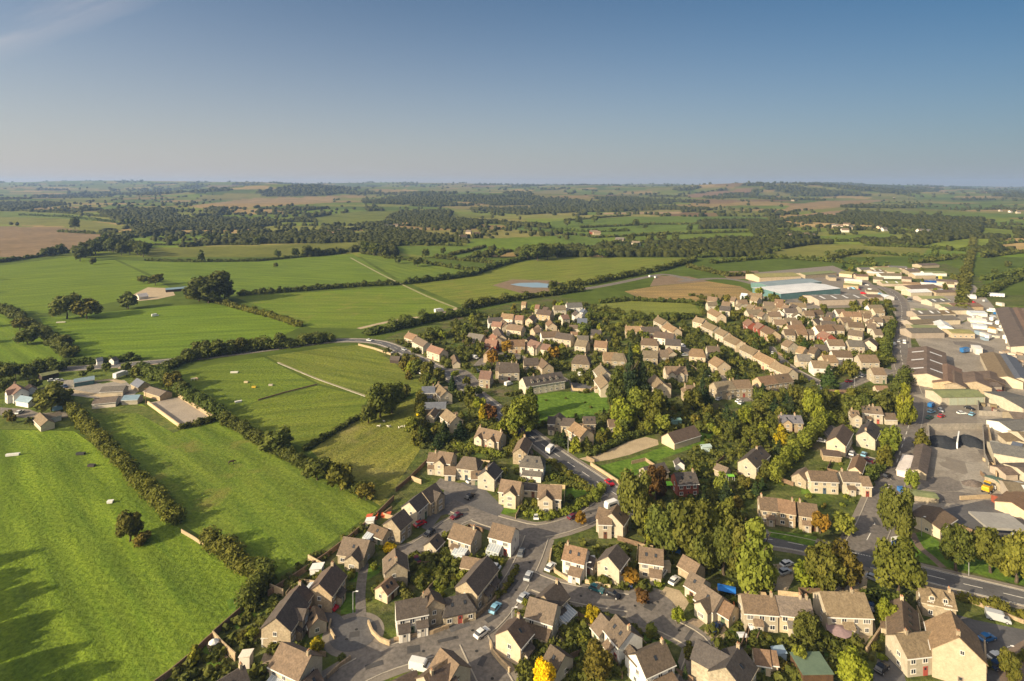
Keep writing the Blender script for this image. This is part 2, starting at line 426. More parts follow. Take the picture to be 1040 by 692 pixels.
def house(crop, ax, ay, bx, by, w, st, roof, wall, label=None, noun='house', ch='', wing=(), hip=0, porch=(), cons=(), dormer=0, sky=0, gar=False, look=None, group='houses of the village',
          ev=None, rise=None, name=None, plain=False, win=True, tint=None, cat='house', rtint=None, door=True):
    x0, y0, s = crop
    A, B = (x0 + ax / s, y0 + ay / s), (x0 + bx / s, y0 + by / s)
    if A[0] > B[0]: A, B = B, A
    far = (A[1] + B[1]) / 2 < 392
    if group != 'buildings of the industrial estate': w *= .98 if far else HS; ev = ev and ev * .9; rise = rise and rise * .9
    ev = ev or {1: 2.5, 2: 4.8 if far else 4.55, 3: 6.8}[st]
    rise = rise or w / 2 * PITCH
    a, b = G(*A, ev + rise), G(*B, ev + rise)
    d = b - a; L = d.length; ang = math.atan2(d.y, d.x); c = (a + b) / 2
    if hip: L += 2 * hip * .8; 
    L = min(max(L - .44, 3.0), 150)
    root = obj(name or noun.replace(' ', '_'), None, None, (c.x, c.y, 0), ang); root.empty_display_size = .5
    px, py = (A[0] + B[0]) / 2, YH + F * H / c.y
    px = CX + F * c.x / c.y
    lod = 0 if py > 455 else 1 if py > 385 else 2
    rm, wm = ROOF[roof], WALL[wall]
    block(root, L, w, ev, rise, rm, wm, hip=hip)
    if win: openings(root, L, w, ev, st, lod, gable=not hip, rise=rise, gar=gar, door=door)
    wing = [(t, ln, ww * .88, sd) for t, ln, ww, sd in wing]
    for (t, ln, ww, sd) in wing:
        r2 = ww / 2 * PITCH; e2 = min(ev, ev + rise - r2 - .25)
        oy = sd * (w / 2 + ln / 2 - w / 4); LL = ln + w / 2
        block(root, LL, ww, e2, r2, rm, wm, t * (L / 2 - ww / 2), oy, math.pi / 2)
        yy = sd * (w / 2 + ln)
        if win and facing(root, (0, sd)):
            for fl in range(st): obj('window', WIN3, root, (t * (L / 2 - ww / 2), yy, 1.3 + 2.15 * fl), 0 if sd < 0 else math.pi, (1.7 if ww > 4 else 1.2, 1, 1.2))
    if lod < 2 and not hip and group != 'buildings of the industrial estate':       # pale fascia boards with the gutters
        sl_ = rise / (w / 2)
        for sd in (-1, 1):
            if not facing(root, (0, sd)): continue
            g = MB(); y = sd * (w / 2 + .33); z = ev - .32 * sl_; g.box(-L / 2 - .24, L / 2 + .24, min(y, y + sd * .12), max(y, y + sd * .12), z - .10, z + .10)
            obj('gutter', g.mesh('gutter', [M_frame if wall != 'stone' else WALL['cream']]), root)
    zr = ev + rise
    if not ch and st == 2 and not hip and win and rnd.random() < .5: ch = rnd.choice('lr')
    if not porch and not wing and st == 2 and win and lod < 2 and rnd.random() < .45: porch = [(rnd.uniform(-.5, .5), -1, 2.4, 1.3)]
    if not sky and win and lod < 2 and roof != 'tan' and rnd.random() < .25: sky = rnd.choice((1, 2))
    for k in ch:
        x = {'l': -L / 2 + .7, 'r': L / 2 - .7, 'm': rnd.uniform(-.15, .15) * L, 'q': L * .22, 'p': -L * .22}[k]
        obj('chimney', CHIM, root, (x, 0, zr - .15), math.pi / 2, (.72, .78, .8))
    for (t, sd, pw, pd) in porch:          # lean-to porch with its own little roof
        x = t * (L / 2 - pw / 2); y0_ = sd * w / 2; y1_ = sd * (w / 2 + pd); p = MB()
        p.box(x - pw / 2, x + pw / 2, min(y0_ + sd * .01, y1_), max(y0_ + sd * .01, y1_), 0, 2.2)
        q = MB(); e = sd * .25
        v = [(x - pw / 2 - .2, y0_ + sd * .02, 3.1), (x + pw / 2 + .2, y0_ + sd * .02, 3.1), (x + pw / 2 + .2, y1_ + e, 2.25), (x - pw / 2 - .2, y1_ + e, 2.25)]
        v += [(a_, b_, c_ + .14) for a_, b_, c_ in v]
        q.add(v, [(0, 1, 2, 3), (7, 6, 5, 4), (0, 4, 5, 1), (1, 5, 6, 2), (2, 6, 7, 3), (3, 7, 4, 0)])
        pp = obj('porch', p.mesh('porch', [wm]), root); obj('porch_roof', q.mesh('porch_roof', [rm]), pp)
        obj('door', DOOR, pp, (x, y1_, .02), 0 if sd < 0 else math.pi, color=(.7, .7, .7))
    for (t, sd, pw, pd) in cons:           # glazed conservatory with white bars
        x = t * (L / 2 - pw / 2); conservatory(root, x, sd * w / 2, pw, pd, sd)
    for i in range(abs(dormer)):
        sd = -1 if dormer > 0 else 1
        x = ((i + .5) / abs(dormer) - .5) * L * .8; dp = MB()
        y = sd * w * .30; zb = ev + rise * .18
        prof = [(x - .75, zb), (x + .75, zb), (x + .75, zb + 1.15), (x, zb + 1.9), (x - .75, zb + 1.15)]
        dp.prism(prof, min(y + sd * .75, 0 + sd * .3), max(y + sd * .75, 0 + sd * .3))
        dd = obj('dormer', dp.mesh('dormer', [wm]), root)
        r_ = MB()
        for q in (-1, 1):
            v = [(x, y + sd * .95, zb + 1.92), (x + q * 1.0, y + sd * .95, zb + .95), (x + q * 1.0, sd * .3, zb + .95), (x, sd * .3, zb + 1.92)]
            v += [(a_, b_, c_ + .12) for a_, b_, c_ in v]
            r_.add(v, [(0, 1, 2, 3), (7, 6, 5, 4), (0, 4, 5, 1), (1, 5, 6, 2), (2, 6, 7, 3), (3, 7, 4, 0)])
        obj('dormer_roof', r_.mesh('dormer_roof', [rm]), dd)
        obj('window', WIN, dd, (x, y + sd * .78, zb + .62), 0 if sd < 0 else math.pi, (1, 1, 1))
    for i in range(abs(sky)):
        sd = -1 if sky > 0 else 1
        x = ((i + .5) / abs(sky) - .5) * L * .8; y = sd * w * .25; z = ev + rise * .5 + .24
        k = obj('skylight', SKY_L, root, (x, y, z), 0, (.7, 1, .95)); k.rotation_euler = (-math.atan2(w / 2, rise) * 1.0 if sd < 0 else -math.atan2(w / 2, rise), 0, 0 if sd < 0 else math.pi)
    FOOT.append((c.x, c.y, L, w, ang))
    for (t, ln, ww, sd) in wing:
        k = sd * (w / 2 + ln / 2); FOOT.append((c.x - math.sin(ang) * k, c.y + math.cos(ang) * k, ww, ln, ang))
    if label: tag(root, label, cat, group)
    else:
        lk = look or f"{ {'cream': 'cream', 'stone': 'honey stone', 'white': 'white walled', 'brick': 'red brick', 'tan': 'tan', 'dark': 'dark boarded', 'teal': 'teal'}[wall] }"
        rr = {'brown': 'brown roofed', 'tan': 'pale brown roofed', 'grey': 'grey roofed', 'dark': 'dark roofed', 'slate': 'blue slate roofed', 'red': 'red tiled', 'moss': 'mossy roofed', 'rust': 'rusty roofed', 'white': 'white roofed', 'bluegrey': 'blue grey roofed', 'green': 'green roofed'}[roof]
        auto(root, f'{lk} {rr}', noun, cat, px, py, group)
    return root

def conservatory(root, x, y, pw, pd, sd, parent_name='conservatory'):
    y1 = y + sd * pd
    b = MB(); lo, hi = min(y + sd * .02, y1), max(y + sd * .02, y1)
    b.box(x - pw / 2, x + pw / 2, lo, hi, 0, .6, 0)
    g = MB(); g.box(x - pw / 2 + .06, x + pw / 2 - .06, lo + .06, hi - .06, .6, 2.1)
    fr = b; n = max(3, int(pw / .8))
    za, zb = 2.15, 2.95
    for i in range(n + 1):
        xx = x - pw / 2 + pw * i / n
        fr.box(xx - .05, xx + .05, min(y1, y1 - sd * .1), max(y1, y1 - sd * .1), .6, 2.15)
        fr.tube((xx, y1, za), (xx, y + sd * .05, zb), .05, .05, 4)
    fr.box(x - pw / 2, x + pw / 2, min(y1, y1 - sd * .1), max(y1, y1 - sd * .1), 2.1, 2.22)
    for xx in (x - pw / 2, x + pw / 2): fr.box(xx - .05, xx + .05, lo, hi, 2.1, 2.2)
    v = [(x - pw / 2, y + sd * .04, zb - .05), (x + pw / 2, y + sd * .04, zb - .05), (x + pw / 2, y1, za - .02), (x - pw / 2, y1, za - .02)]
    v += [(a, c, d + .04) for a, c, d in v]
    g.add(v, [(0, 1, 2, 3), (7, 6, 5, 4), (0, 4, 5, 1), (1, 5, 6, 2), (2, 6, 7, 3), (3, 7, 4, 0)])
    c = obj('conservatory', fr.mesh('conservatory', [M_white]), root)
    obj('glazing', g.mesh('glazing', [M_consglass]), c)
def _cg():
    m, t, b = nt('conservatory_glass'); b.inputs['Base Color'].default_value = (.34, .38, .42, 1); b.inputs['Roughness'].default_value = .08
    b.inputs['Specular IOR Level'].default_value = .7; return m
M_consglass = _cg()

# ------------------------------------------------------------------ trees
LEAF = leafmat('leaves', (.074, .088, .016), (.148, .150, .028))
NEEDLE = leafmat('needles', (.022, .040, .014), (.045, .065, .020))
BARK = surf('bark', (.10, .075, .05), (.07, .055, .04), 2, fine=6, finestr=.3)

def leaf_mesh(nm, lobes, n, size, seed, mat, up=.35, core=True):
    """quads scattered over and inside a set of lobes (centre, radii), tone shared by clump with leaf-to-leaf variation"""
    r = np.random.default_rng(seed)
    C = np.array([l[0] for l in lobes]); R = np.array([l[1] for l in lobes])
    wgt = np.prod(R, axis=1) ** (2 / 3); wgt /= wgt.sum()
    k = r.choice(len(lobes), n, p=wgt)
    d = r.normal(size=(n, 3)); d /= np.linalg.norm(d, axis=1, keepdims=True)
    rad = 1 - .42 * r.random(n) ** 2.2 + r.normal(0, .05, n)
    P = C[k] + d * R[k] * rad[:, None]
    nr = d / R[k]; nr /= np.linalg.norm(nr, axis=1, keepdims=True)
    nr = nr * .75 + r.normal(size=(n, 3)) * .55 + np.array([0, 0, up]); nr /= np.linalg.norm(nr, axis=1, keepdims=True)
    t1 = np.cross(nr, r.normal(size=(n, 3))); t1 /= np.linalg.norm(t1, axis=1, keepdims=True); t2 = np.cross(nr, t1)
    s = size * (.6 + .8 * r.random(n))[:, None]; a = t1 * s; b = t2 * s * (.55 + .35 * r.random(n))[:, None]
    bend = nr * s * .25
    V = np.stack([P - a, P - b + bend, P + a, P + b + bend], 1).reshape(-1, 3)
    Fc = np.arange(4 * n).reshape(-1, 4)
    tone_l = r.random(len(lobes)); tone = np.clip(.55 * tone_l[k] + .45 * r.random(n), 0, 1)
    vt = np.repeat(tone, 4)
    if core:        # rough inner mass so that the crown is not hollow
        for j, (c, rr) in enumerate(lobes):
            m = 26; dd = r.normal(size=(m, 3)); dd /= np.linalg.norm(dd, axis=1, keepdims=True)
            q = np.array(c) + dd * np.array(rr) * .62
            nn = dd; t1 = np.cross(nn, r.normal(size=(m, 3))); t1 /= np.linalg.norm(t1, axis=1, keepdims=True); t2 = np.cross(nn, t1)
            ss = np.mean(rr) * .42; VV = np.stack([q - t1 * ss, q - t2 * ss, q + t1 * ss, q + t2 * ss], 1).reshape(-1, 3)
            Fc = np.vstack([Fc, np.arange(4 * m).reshape(-1, 4) + len(V)]); V = np.vstack([V, VV]); vt = np.concatenate([vt, np.full(4 * m, tone_l[j] * .8)])
    return quads(nm, V, Fc, vt, mat)

def quads(nm, V, Fc, vt, mat):
    me = bpy.data.meshes.new(nm); nf = len(Fc); kk = Fc.shape[1]
    me.vertices.add(len(V)); me.vertices.foreach_set('co', V.astype(np.float32).ravel())
    me.loops.add(nf * kk); me.loops.foreach_set('vertex_index', Fc.astype(np.int32).ravel())
    me.polygons.add(nf); me.polygons.foreach_set('loop_start', np.arange(0, nf * kk, kk, dtype=np.int32)); me.polygons.foreach_set('loop_total', np.full(nf, kk, np.int32))
    at = me.attributes.new('tone', 'FLOAT', 'POINT'); at.data.foreach_set('value', vt.astype(np.float32))
    me.materials.append(mat); me.update(calc_edges=True); return me

def lobes_round(seed, n=13, squash=.9):
    r = random.Random(seed); L = [((0, 0, .60), (.30, .30, .26))]
    for i in range(n):
        a = 2.4 * i + r.uniform(-.4, .4); z = .34 + .52 * (i + .5) / n; e = 1 - abs((z - .55) / .5) ** 2
        q = .30 * math.sqrt(max(e, .1)) * r.uniform(.8, 1.15); s = r.uniform(.15, .235)
        L.append(((q * math.cos(a), q * math.sin(a), z + r.uniform(-.04, .04)), (s, s, s * squash)))
    return L
def lobes_tall(seed, n=12):
    r = random.Random(seed); L = []
    for i in range(n):
        z = .14 + .76 * i / (n - 1); q = .30 * math.sin(min(1, (1.03 - z) * 1.25) * 1.57) * r.uniform(.5, .8); a = 2.4 * i; s = .26 * (1.08 - z * .75) * r.uniform(.8, 1.15)
        L.append(((q * math.cos(a), q * math.sin(a), z), (s, s, s * .75)))
    return L
def lobes_cone(seed, n=14):
    r = random.Random(seed); L = []
    for i in range(n):
        z = .1 + .84 * i / (n - 1); s = .40 * (1.03 - z) * r.uniform(.85, 1.15); a = 2.4 * i
        L.append(((.25 * s * math.cos(a), .25 * s * math.sin(a), z), (s, s, .09)))
    return L
def lobes_shrub(seed, n=6):
    r = random.Random(seed); L = [((0, 0, .4), (.36, .36, .4))]
    for i in range(n):
        a = 1.05 * i + r.uniform(-.4, .4); s = r.uniform(.2, .3); L.append(((.28 * math.cos(a), .28 * math.sin(a), r.uniform(.25, .6)), (s, s, s)))
    return L

def trunk_mesh(nm, seed, top=.72, r0=.035):
    r = random.Random(seed); b = MB(); p = Vector((0, 0, -.01))
    for i in range(3):
        q = Vector((r.uniform(-.02, .02), r.uniform(-.02, .02), top * .55 * (i + 1) / 3)); b.tube(p, q, r0 * (1.25 - .25 * i), r0 * (1.0 - .22 * i), 7); p = q
    for i in range(5):
        a = 1.26 * i + r.uniform(-.4, .4); z = top * r.uniform(.42, .56); e = Vector((.24 * math.cos(a), .24 * math.sin(a), top * r.uniform(.8, 1.05)))
        b.tube((0, 0, z), e, r0 * .5, r0 * .18, 5)
    return b.mesh(nm, [BARK])

CR = {}     # kind -> lod -> list of (crown mesh, trunk mesh)
def make_protos():
    spec = {'round': (lobes_round, LEAF, (2600, 620, 170), (.042, .075, .14), 4), 'tall': (lobes_tall, LEAF, (2300, 560, 150), (.04, .07, .12), 3),
            'cone': (lobes_cone, NEEDLE, (1900, 480, 130), (.036, .065, .11), 2), 'shrub': (lobes_shrub, LEAF, (420, 150, 60), (.085, .14, .2), 4)}
    for kind, (fn, mat, ns, ss, nv) in spec.items():
        CR[kind] = [[(leaf_mesh('crown', fn(31 * v + 7), ns[l], ss[l], 100 * l + v, mat), trunk_mesh('trunk', v, .72 if kind == 'round' else .8) if kind != 'shrub' else None) for v in range(nv)] for l in range(3)]
make_protos()
# look -> (tint, words)
TINT = {'green': (1, 1, 1), 'dark': (.74, .82, .8), 'olive': (1.06, 1.0, .85), 'light': (1.45, 1.5, 1.1), 'lime': (1.7, 1.75, .9), 'gold': (3.0, 2.3, .5), 'autumn': (2.3, 1.25, .8),
        'copper': (1.05, .5, .8), 'yellow': (6.5, 4.6, .4), 'brown': (1.2, .98, .8), 'needle': (1, 1, 1), 'mid': (.85, .92, .9)}
WORD = {'green': 'green leaved', 'dark': 'dark green', 'olive': 'olive green', 'light': 'light green', 'lime': 'lime green', 'gold': 'golden green', 'autumn': 'orange tinged', 'copper': 'dark copper leaved',
        'yellow': 'bright yellow', 'brown': 'brownish', 'needle': 'dark', 'mid': 'mid green'}
NOUN = {'round': ('broadleaf_tree', 'broadleaf tree', 'tree'), 'tall': ('tall_tree', 'tall narrow tree', 'tree'), 'cone': ('conifer_tree', 'conifer', 'tree'), 'shrub': ('garden_shrub', 'garden shrub', 'shrub')}
def tree(px, py, hpx, wpx, kind='round', tint='green', label=None, group='trees of the village and fields', metres=False, name=None, noun=None):
    p = GT(px, py); s = F / p.y
    h, w = (hpx, wpx) if metres else (hpx / s, wpx / s)
    hp = h * s; lod = 0 if hp > 26 else 1 if hp > 12 else 2
    if kind == 'shrub': lod = 0 if hp > 7 else 1
    cr, tr = rnd.choice(CR[kind][lod]); nm, no, cat = NOUN[kind]
    nm, no = name or nm, noun or no
    t = TINT[tint]; j = rnd.uniform(.88, 1.12); c = tuple(q * j * rnd.uniform(.94, 1.06) for q in t)
    rz = rnd.uniform(0, 6.28)
    if kind == 'shrub':
        root = obj(nm, cr, None, p - Vector((0, 0, .05)), rz, (w * .92, w * .92, h), c)
    else:
        root = obj(nm, None, None, p, rz); root.empty_display_size = .5
        k = w / (1.08 if kind == 'round' else .86 if kind == 'tall' else .86)
        obj('crown', cr, root, (0, 0, 0), 0, (k, k, h), c)
        obj('trunk', tr, root, (0, 0, 0), 0, (h * .8, h * .8, h * 1.0))
    if label: tag(root, label, cat, group)
    else: auto(root, WORD[tint], no, cat, px, py, group)
    return root

def hedge(px, h, w, tint='mid', label=None, name='hedge', dens=1.0, bumps=.35, gap=0.0, group='field hedges and tree lines', noun='hedge', cat='hedge', leaf=None):
    P = [GT(x, y) for x, y in px]
    Q = resample(P, 3.0); n = normals(Q)
    s = F / np.mean([p.y for p in P]); ls = leaf or max(.34, 1.0 / s)
    L = sum((b - a).length for a, b in zip(Q, Q[1:]))
    lob = []; r = random.Random(int(px[0][0] * 7 + px[0][1]))
    step = max(w * .55, 1.2)
    R = resample(P, step); nn = normals(R)
    o = R[len(R) // 2].copy()
    for p, m in zip(R, nn):
        if r.random() < gap: continue
        hh = h * (1 + r.uniform(-bumps, bumps)); ww = w * r.uniform(.8, 1.2)
        c = p - o + m * r.uniform(-.15, .15) * w
        lob.append(((c.x, c.y, c.z + hh * .48), (max(ww * .55, step * .62), max(ww * .55, step * .62), hh * .52)))
        if r.random() < .5: lob.append(((c.x + r.uniform(-.3, .3) * w, c.y + r.uniform(-.3, .3) * w, c.z + hh * r.uniform(.5, .85)), (ww * .38, ww * .38, hh * .3)))
    area = L * (2 * h + w) * 1.2
    n_ = int(min(max(dens * area / (ls * ls) * .9, 60), 26000))
    me = leaf_mesh('hedge', lob, n_, ls, int(px[0][0]) + 999, LEAF)
    ob = obj(name, me, None, o, 0, None, tuple(q * r.uniform(.92, 1.08) for q in TINT[tint]))
    mx, my = px[len(px) // 2]
    if label: tag(ob, label, cat, group)
    else: auto(ob, WORD[tint], noun, cat, mx, my, group)
    return ob

# ------------------------------------------------------------------ vehicles
def prof_body(prof, y0, y1, inset=.0):
    b = MB(); n = len(prof); k = inset
    # slightly narrower at the top so the sides tumble home
    v = []
    for y, sg in ((y0, 1), (y1, -1)):
        for x, z in prof: v.append((x, y + sg * k * max(0, z - .7), z))
    b.add(v, [(i, (i + 1) % n, n + (i + 1) % n, n + i) for i in range(n)] + [tuple(range(n))[::-1], tuple(range(n, 2 * n))]); return b
def wheel_mesh():
    b = MB()
    b.tube((0, -.1, 0), (0, .1, 0), .32, .32, 14); b.tube((0, -.115, 0), (0, .115, 0), .19, .19, 10, 1); return b.mesh('wheel', [M_tyre, M_metal])
WHEEL = wheel_mesh()
def car_protos():
    P = {}
    body = [(-2.1, .35), (-2.12, .7), (-1.95, .88), (-1.1, .95), (1.05, .93), (1.95, .78), (2.15, .6), (2.12, .32)]
    cab = [(-1.75, .9), (-1.35, 1.38), (-.9, 1.45), (.25, 1.43), (.95, .93)]
    roof = [(-1.3, 1.40), (-.9, 1.485), (.2, 1.465), (.26, 1.42)]
    P['car'] = (prof_body(body, -.86, .86).mesh('body', [M_paint], False), prof_body(cab, -.76, .76, .12).mesh('cabin_glass', [M_glass]), prof_body(roof, -.68, .68).mesh('roof_panel', [M_paint]), (-1.32, 1.36), 1)
    vb = [(-2.5, .35), (-2.52, 2.0), (-2.4, 2.12), (.95, 2.12), (1.25, 2.0), (1.75, 1.25), (2.45, 1.0), (2.55, .6), (2.5, .32)]
    vc = [(1.0, 1.35), (1.0, 1.9), (1.27, 1.95), (1.74, 1.3)]
    P['van'] = (prof_body(vb, -.95, .95, .04).mesh('body', [M_paint]), prof_body(vc, -.955, .955, .04).mesh('cabin_glass', [M_glass]), None, (-1.6, 1.65), 1)
    cb = [(-2.4, .5), (-2.5, 1.4), (-2.2, 2.45), (-1.9, 2.55), (1.9, 2.55), (2.2, 2.4), (2.5, 1.3), (2.4, .5)]
    cc = [(-1.6, 1.3), (-1.6, 1.9), (1.6, 1.9), (1.6, 1.3)]
    P['caravan'] = (prof_body(cb, -1.05, 1.05, .03).mesh('body', [M_paint]), prof_body(cc, -1.06, 1.06).mesh('cabin_glass', [M_glass]), None, (-.1,), 1)
    lb = [(-4.5, .9), (-4.5, 3.4), (1.9, 3.4), (1.9, .9)]
    lc = [(2.2, .5), (2.2, 2.7), (3.4, 2.7), (3.9, 1.7), (4.0, .5)]
    tb = MB(); tb.prism(lb, -1.2, 1.2); tb.prism([(-4.4, .6), (-4.4, .88), (3.0, .88), (3.0, .6)], -.5, .5)
    cbm = prof_body(lc, -1.15, 1.15)
    P['lorry'] = (tb.mesh('box_body', [M_paint]), cbm.mesh('cab', [M_white]), None, (-3.5, -2.3, 2.9), 1)
    return P
CARP = car_protos()
CARCOL = {'blue': (.03, .16, .42), 'light blue': (.25, .5, .68), 'red': (.48, .02, .03), 'white': (.85, .85, .83), 'silver': (.5, .52, .54), 'dark blue': (.02, .04, .10), 'black': (.018, .018, .022), 'teal': (.03, .13, .16),
          'green': (.03, .14, .08), 'grey': (.18, .19, .2), 'maroon': (.14, .02, .03)}
def car(px, py, qx, qy, color, kind='car', label=None, crop=None, group='vehicles parked about the village', noun=None, k=1.0):
    if crop: x0, y0, s = crop; px, py, qx, qy = x0 + px / s, y0 + py / s, x0 + qx / s, y0 + qy / s
    a, b = G(px, py), G(qx, qy); d = b - a; c = (a + b) / 2; ang = math.atan2(d.y, d.x)
    nm = {'car': 'parked_car', 'van': 'van', 'caravan': 'caravan', 'lorry': 'lorry'}[kind]
    body, cab, roof, axles, _ = CARP[kind]
    root = obj(nm, None, None, (c.x, c.y, ROADZ), ang, (k, k, k)); root.empty_display_size = .5
    cl = CARCOL[color]
    obj(body.name.split('.')[0], body, root, None, 0, None, cl); obj(cab.name.split('.')[0], cab, root)
    if roof: obj('roof_panel', roof, root, None, 0, None, cl)
    half = {'car': .8, 'van': .87, 'caravan': .98, 'lorry': 1.1}[kind]
    if py > 380:
        for ax in axles:
            for sy in (-1, 1): obj('wheel', WHEEL, root, (ax, sy * half, .32))
    mx, my = (px + qx) / 2, (py + qy) / 2
    no = noun or {'car': 'car', 'van': 'van', 'caravan': 'caravan', 'lorry': 'lorry'}[kind]
    if label: tag(root, label, no, group)
    else: auto(root, color, no, no.split()[-1], mx, my, group)
    return root
ROADZ = .12
# ------------------------------------------------------------------ sky, sun, camera
def world():
    w = bpy.data.worlds.new('World'); scene.world = w; w.use_nodes = True; t = w.node_tree
    bg = t.nodes['Background']
    sky = N(t, 'ShaderNodeTexSky'); sky.sky_type = 'NISHITA'; sky.sun_disc = False
    sky.sun_elevation = SUN_EL; sky.sun_rotation = math.pi + SUN_AZ; sky.altitude = 150; sky.air_density = 1.0; sky.dust_density = .6; sky.ozone_density = 1.6
    tc = N(t, 'ShaderNodeTexCoord'); sep = N(t, 'ShaderNodeSeparateXYZ'); t.links.new(tc.outputs['Generated'], sep.inputs[0])
    # one faint high streak of cirrus: direction projected on a plane far above
    mz = N(t, 'ShaderNodeMath', operation='MAXIMUM'); t.links.new(sep.outputs[2], mz.inputs[0]); mz.inputs[1].default_value = .03
    dv = N(t, 'ShaderNodeVectorMath', operation='DIVIDE'); t.links.new(tc.outputs['Generated'], dv.inputs[0])
    cb = N(t, 'ShaderNodeCombineXYZ'); [t.links.new(mz.outputs[0], cb.inputs[i]) for i in range(3)]; t.links.new(cb.outputs[0], dv.inputs[1])
    rt = N(t, 'ShaderNodeVectorRotate'); rt.rotation_type = 'Z_AXIS'; rt.inputs['Angle'].default_value = math.radians(33.8); t.links.new(dv.outputs[0], rt.inputs['Vector'])
    sp = N(t, 'ShaderNodeSeparateXYZ'); t.links.new(rt.outputs[0], sp.inputs[0])
    mp = N(t, 'ShaderNodeMapping'); mp.inputs['Scale'].default_value = (.5, 3.2, 1); t.links.new(rt.outputs[0], mp.inputs[0])
    ns = noise(t, 1.0, 6, mp.outputs[0], .6)
    off = N(t, 'ShaderNodeMath', operation='SUBTRACT'); t.links.new(sp.outputs[1], off.inputs[0]); off.inputs[1].default_value = 1.45
    wob = N(t, 'ShaderNodeMath', operation='MULTIPLY_ADD'); t.links.new(ns, wob.inputs[0]); wob.inputs[1].default_value = .5; wob.inputs[2].default_value = -.25
    o2 = N(t, 'ShaderNodeMath', operation='ADD'); t.links.new(off.outputs[0], o2.inputs[0]); t.links.new(wob.outputs[0], o2.inputs[1])
    ab = N(t, 'ShaderNodeMath', operation='ABSOLUTE'); t.links.new(o2.outputs[0], ab.inputs[0])
    m = N(t, 'ShaderNodeMath', operation='MULTIPLY'); t.links.new(ramp(t, ab.outputs[0], .24, .0), m.inputs[0]); t.links.new(ramp(t, ns, .25, .75), m.inputs[1])
    m1 = N(t, 'ShaderNodeMath', operation='MULTIPLY'); t.links.new(m.outputs[0], m1.inputs[0]); t.links.new(ramp(t, sp.outputs[0], -2.9, -3.8), m1.inputs[1])
    m2 = N(t, 'ShaderNodeMath', operation='MULTIPLY'); t.links.new(m1.outputs[0], m2.inputs[0]); m2.inputs[1].default_value = .45
    # evening haze band low in the sky, paler on the sunward side; deeper blue overhead and away from the sun
    tint = mixc(t, ramp(t, sep.outputs[0], -.7, .65), (.88, .87, .88), (.15, .36, .48))
    col = mixc(t, 1.0, sky.outputs[0], tint, 'MULTIPLY')
    band = N(t, 'ShaderNodeMath', operation='MULTIPLY'); e1 = N(t, 'ShaderNodeMath', operation='POWER'); inv = ramp(t, sep.outputs[2], .40, -.02)
    t.links.new(inv, e1.inputs[0]); e1.inputs[1].default_value = 2.2; t.links.new(e1.outputs[0], band.inputs[0]); band.inputs[1].default_value = .88
    low = mixc(t, ramp(t, sep.outputs[0], -.7, .65), (4.5, 4.05, 4.05), (3.15, 2.95, 3.15))
    col = mixc(t, band.outputs[0], col, low)
    col = mixc(t, m2.outputs[0], col, (5.6, 5.2, 5.2, 1))
    # sky brightened around the low sun, unseen behind the camera: added fill for shadows
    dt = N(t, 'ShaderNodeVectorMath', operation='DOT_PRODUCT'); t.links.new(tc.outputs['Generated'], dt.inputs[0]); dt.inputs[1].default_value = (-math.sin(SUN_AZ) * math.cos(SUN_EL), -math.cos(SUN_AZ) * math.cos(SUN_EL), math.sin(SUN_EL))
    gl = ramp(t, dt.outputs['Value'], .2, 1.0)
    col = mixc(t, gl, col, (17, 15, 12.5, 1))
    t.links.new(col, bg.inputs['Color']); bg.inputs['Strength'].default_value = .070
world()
sl = bpy.data.lights.new('sun', 'SUN'); sl.energy = 5.0; sl.angle = math.radians(.55); sl.color = (1.0, .82, .55)
so = bpy.data.objects.new('sun', sl); COL.objects.link(so)
sdir = Vector((-math.sin(SUN_AZ) * math.cos(SUN_EL), -math.cos(SUN_AZ) * math.cos(SUN_EL), math.sin(SUN_EL)))
so.rotation_euler = sdir.to_track_quat('Z', 'Y').to_euler()
cam = bpy.data.cameras.new('camera'); co = bpy.data.objects.new('camera', cam); COL.objects.link(co); scene.camera = co
co.location = (0, 0, H); co.rotation_euler = (math.pi / 2, 0, 0); cam.sensor_width = 36; cam.lens = 36 * F / 1040
cam.shift_y = -(346 - YH) / 1040; cam.clip_start = 1; cam.clip_end = 40000
scene.view_settings.view_transform = 'Standard'; scene.view_settings.look = 'None'; scene.view_settings.gamma = 1; scene.view_settings.exposure = .82
scene.cycles.use_denoising = True; scene.cycles.denoiser = 'OPENIMAGEDENOISE'; scene.cycles.denoising_input_passes = 'RGB_ALBEDO_NORMAL'; scene.cycles.max_bounces = 5; scene.cycles.diffuse_bounces = 2; scene.cycles.glossy_bounces = 2; scene.cycles.volume_bounces = 0; scene.cycles.transmission_bounces = 2
scene.cycles.use_adaptive_sampling = True; scene.cycles.adaptive_threshold = .015

# haze: one even, thin body of air round the place
hb = MB().box(-12500, 12500, -400, 11200, -6, 215)
hm = bpy.data.materials.new('haze'); hm.use_nodes = True; ht = hm.node_tree; ht.nodes.clear()
vo = N(ht, 'ShaderNodeVolumePrincipled'); vo.inputs['Color'].default_value = (.40, .60, 1.0, 1); vo.inputs['Density'].default_value = 6.5e-5; vo.inputs['Anisotropy'].default_value = .1
oo = N(ht, 'ShaderNodeOutputMaterial'); ht.links.new(vo.outputs[0], oo.inputs['Volume'])
hz = obj('haze', hb.mesh('haze', [hm])); hz['kind'] = 'stuff'; hz['label'] = 'pale evening haze over the far countryside'

# ------------------------------------------------------------------ land
def inpoly(x, y, P):
    x = np.asarray(x); y = np.asarray(y); r = np.zeros(x.shape, bool); n = len(P)
    for i in range(n):
        x1, y1 = P[i]; x2, y2 = P[(i + 1) % n]
        if y1 == y2: continue
        c = ((y1 > y) != (y2 > y)) & (x < (x2 - x1) * (y - y1) / (y2 - y1) + x1); r ^= c
    return r

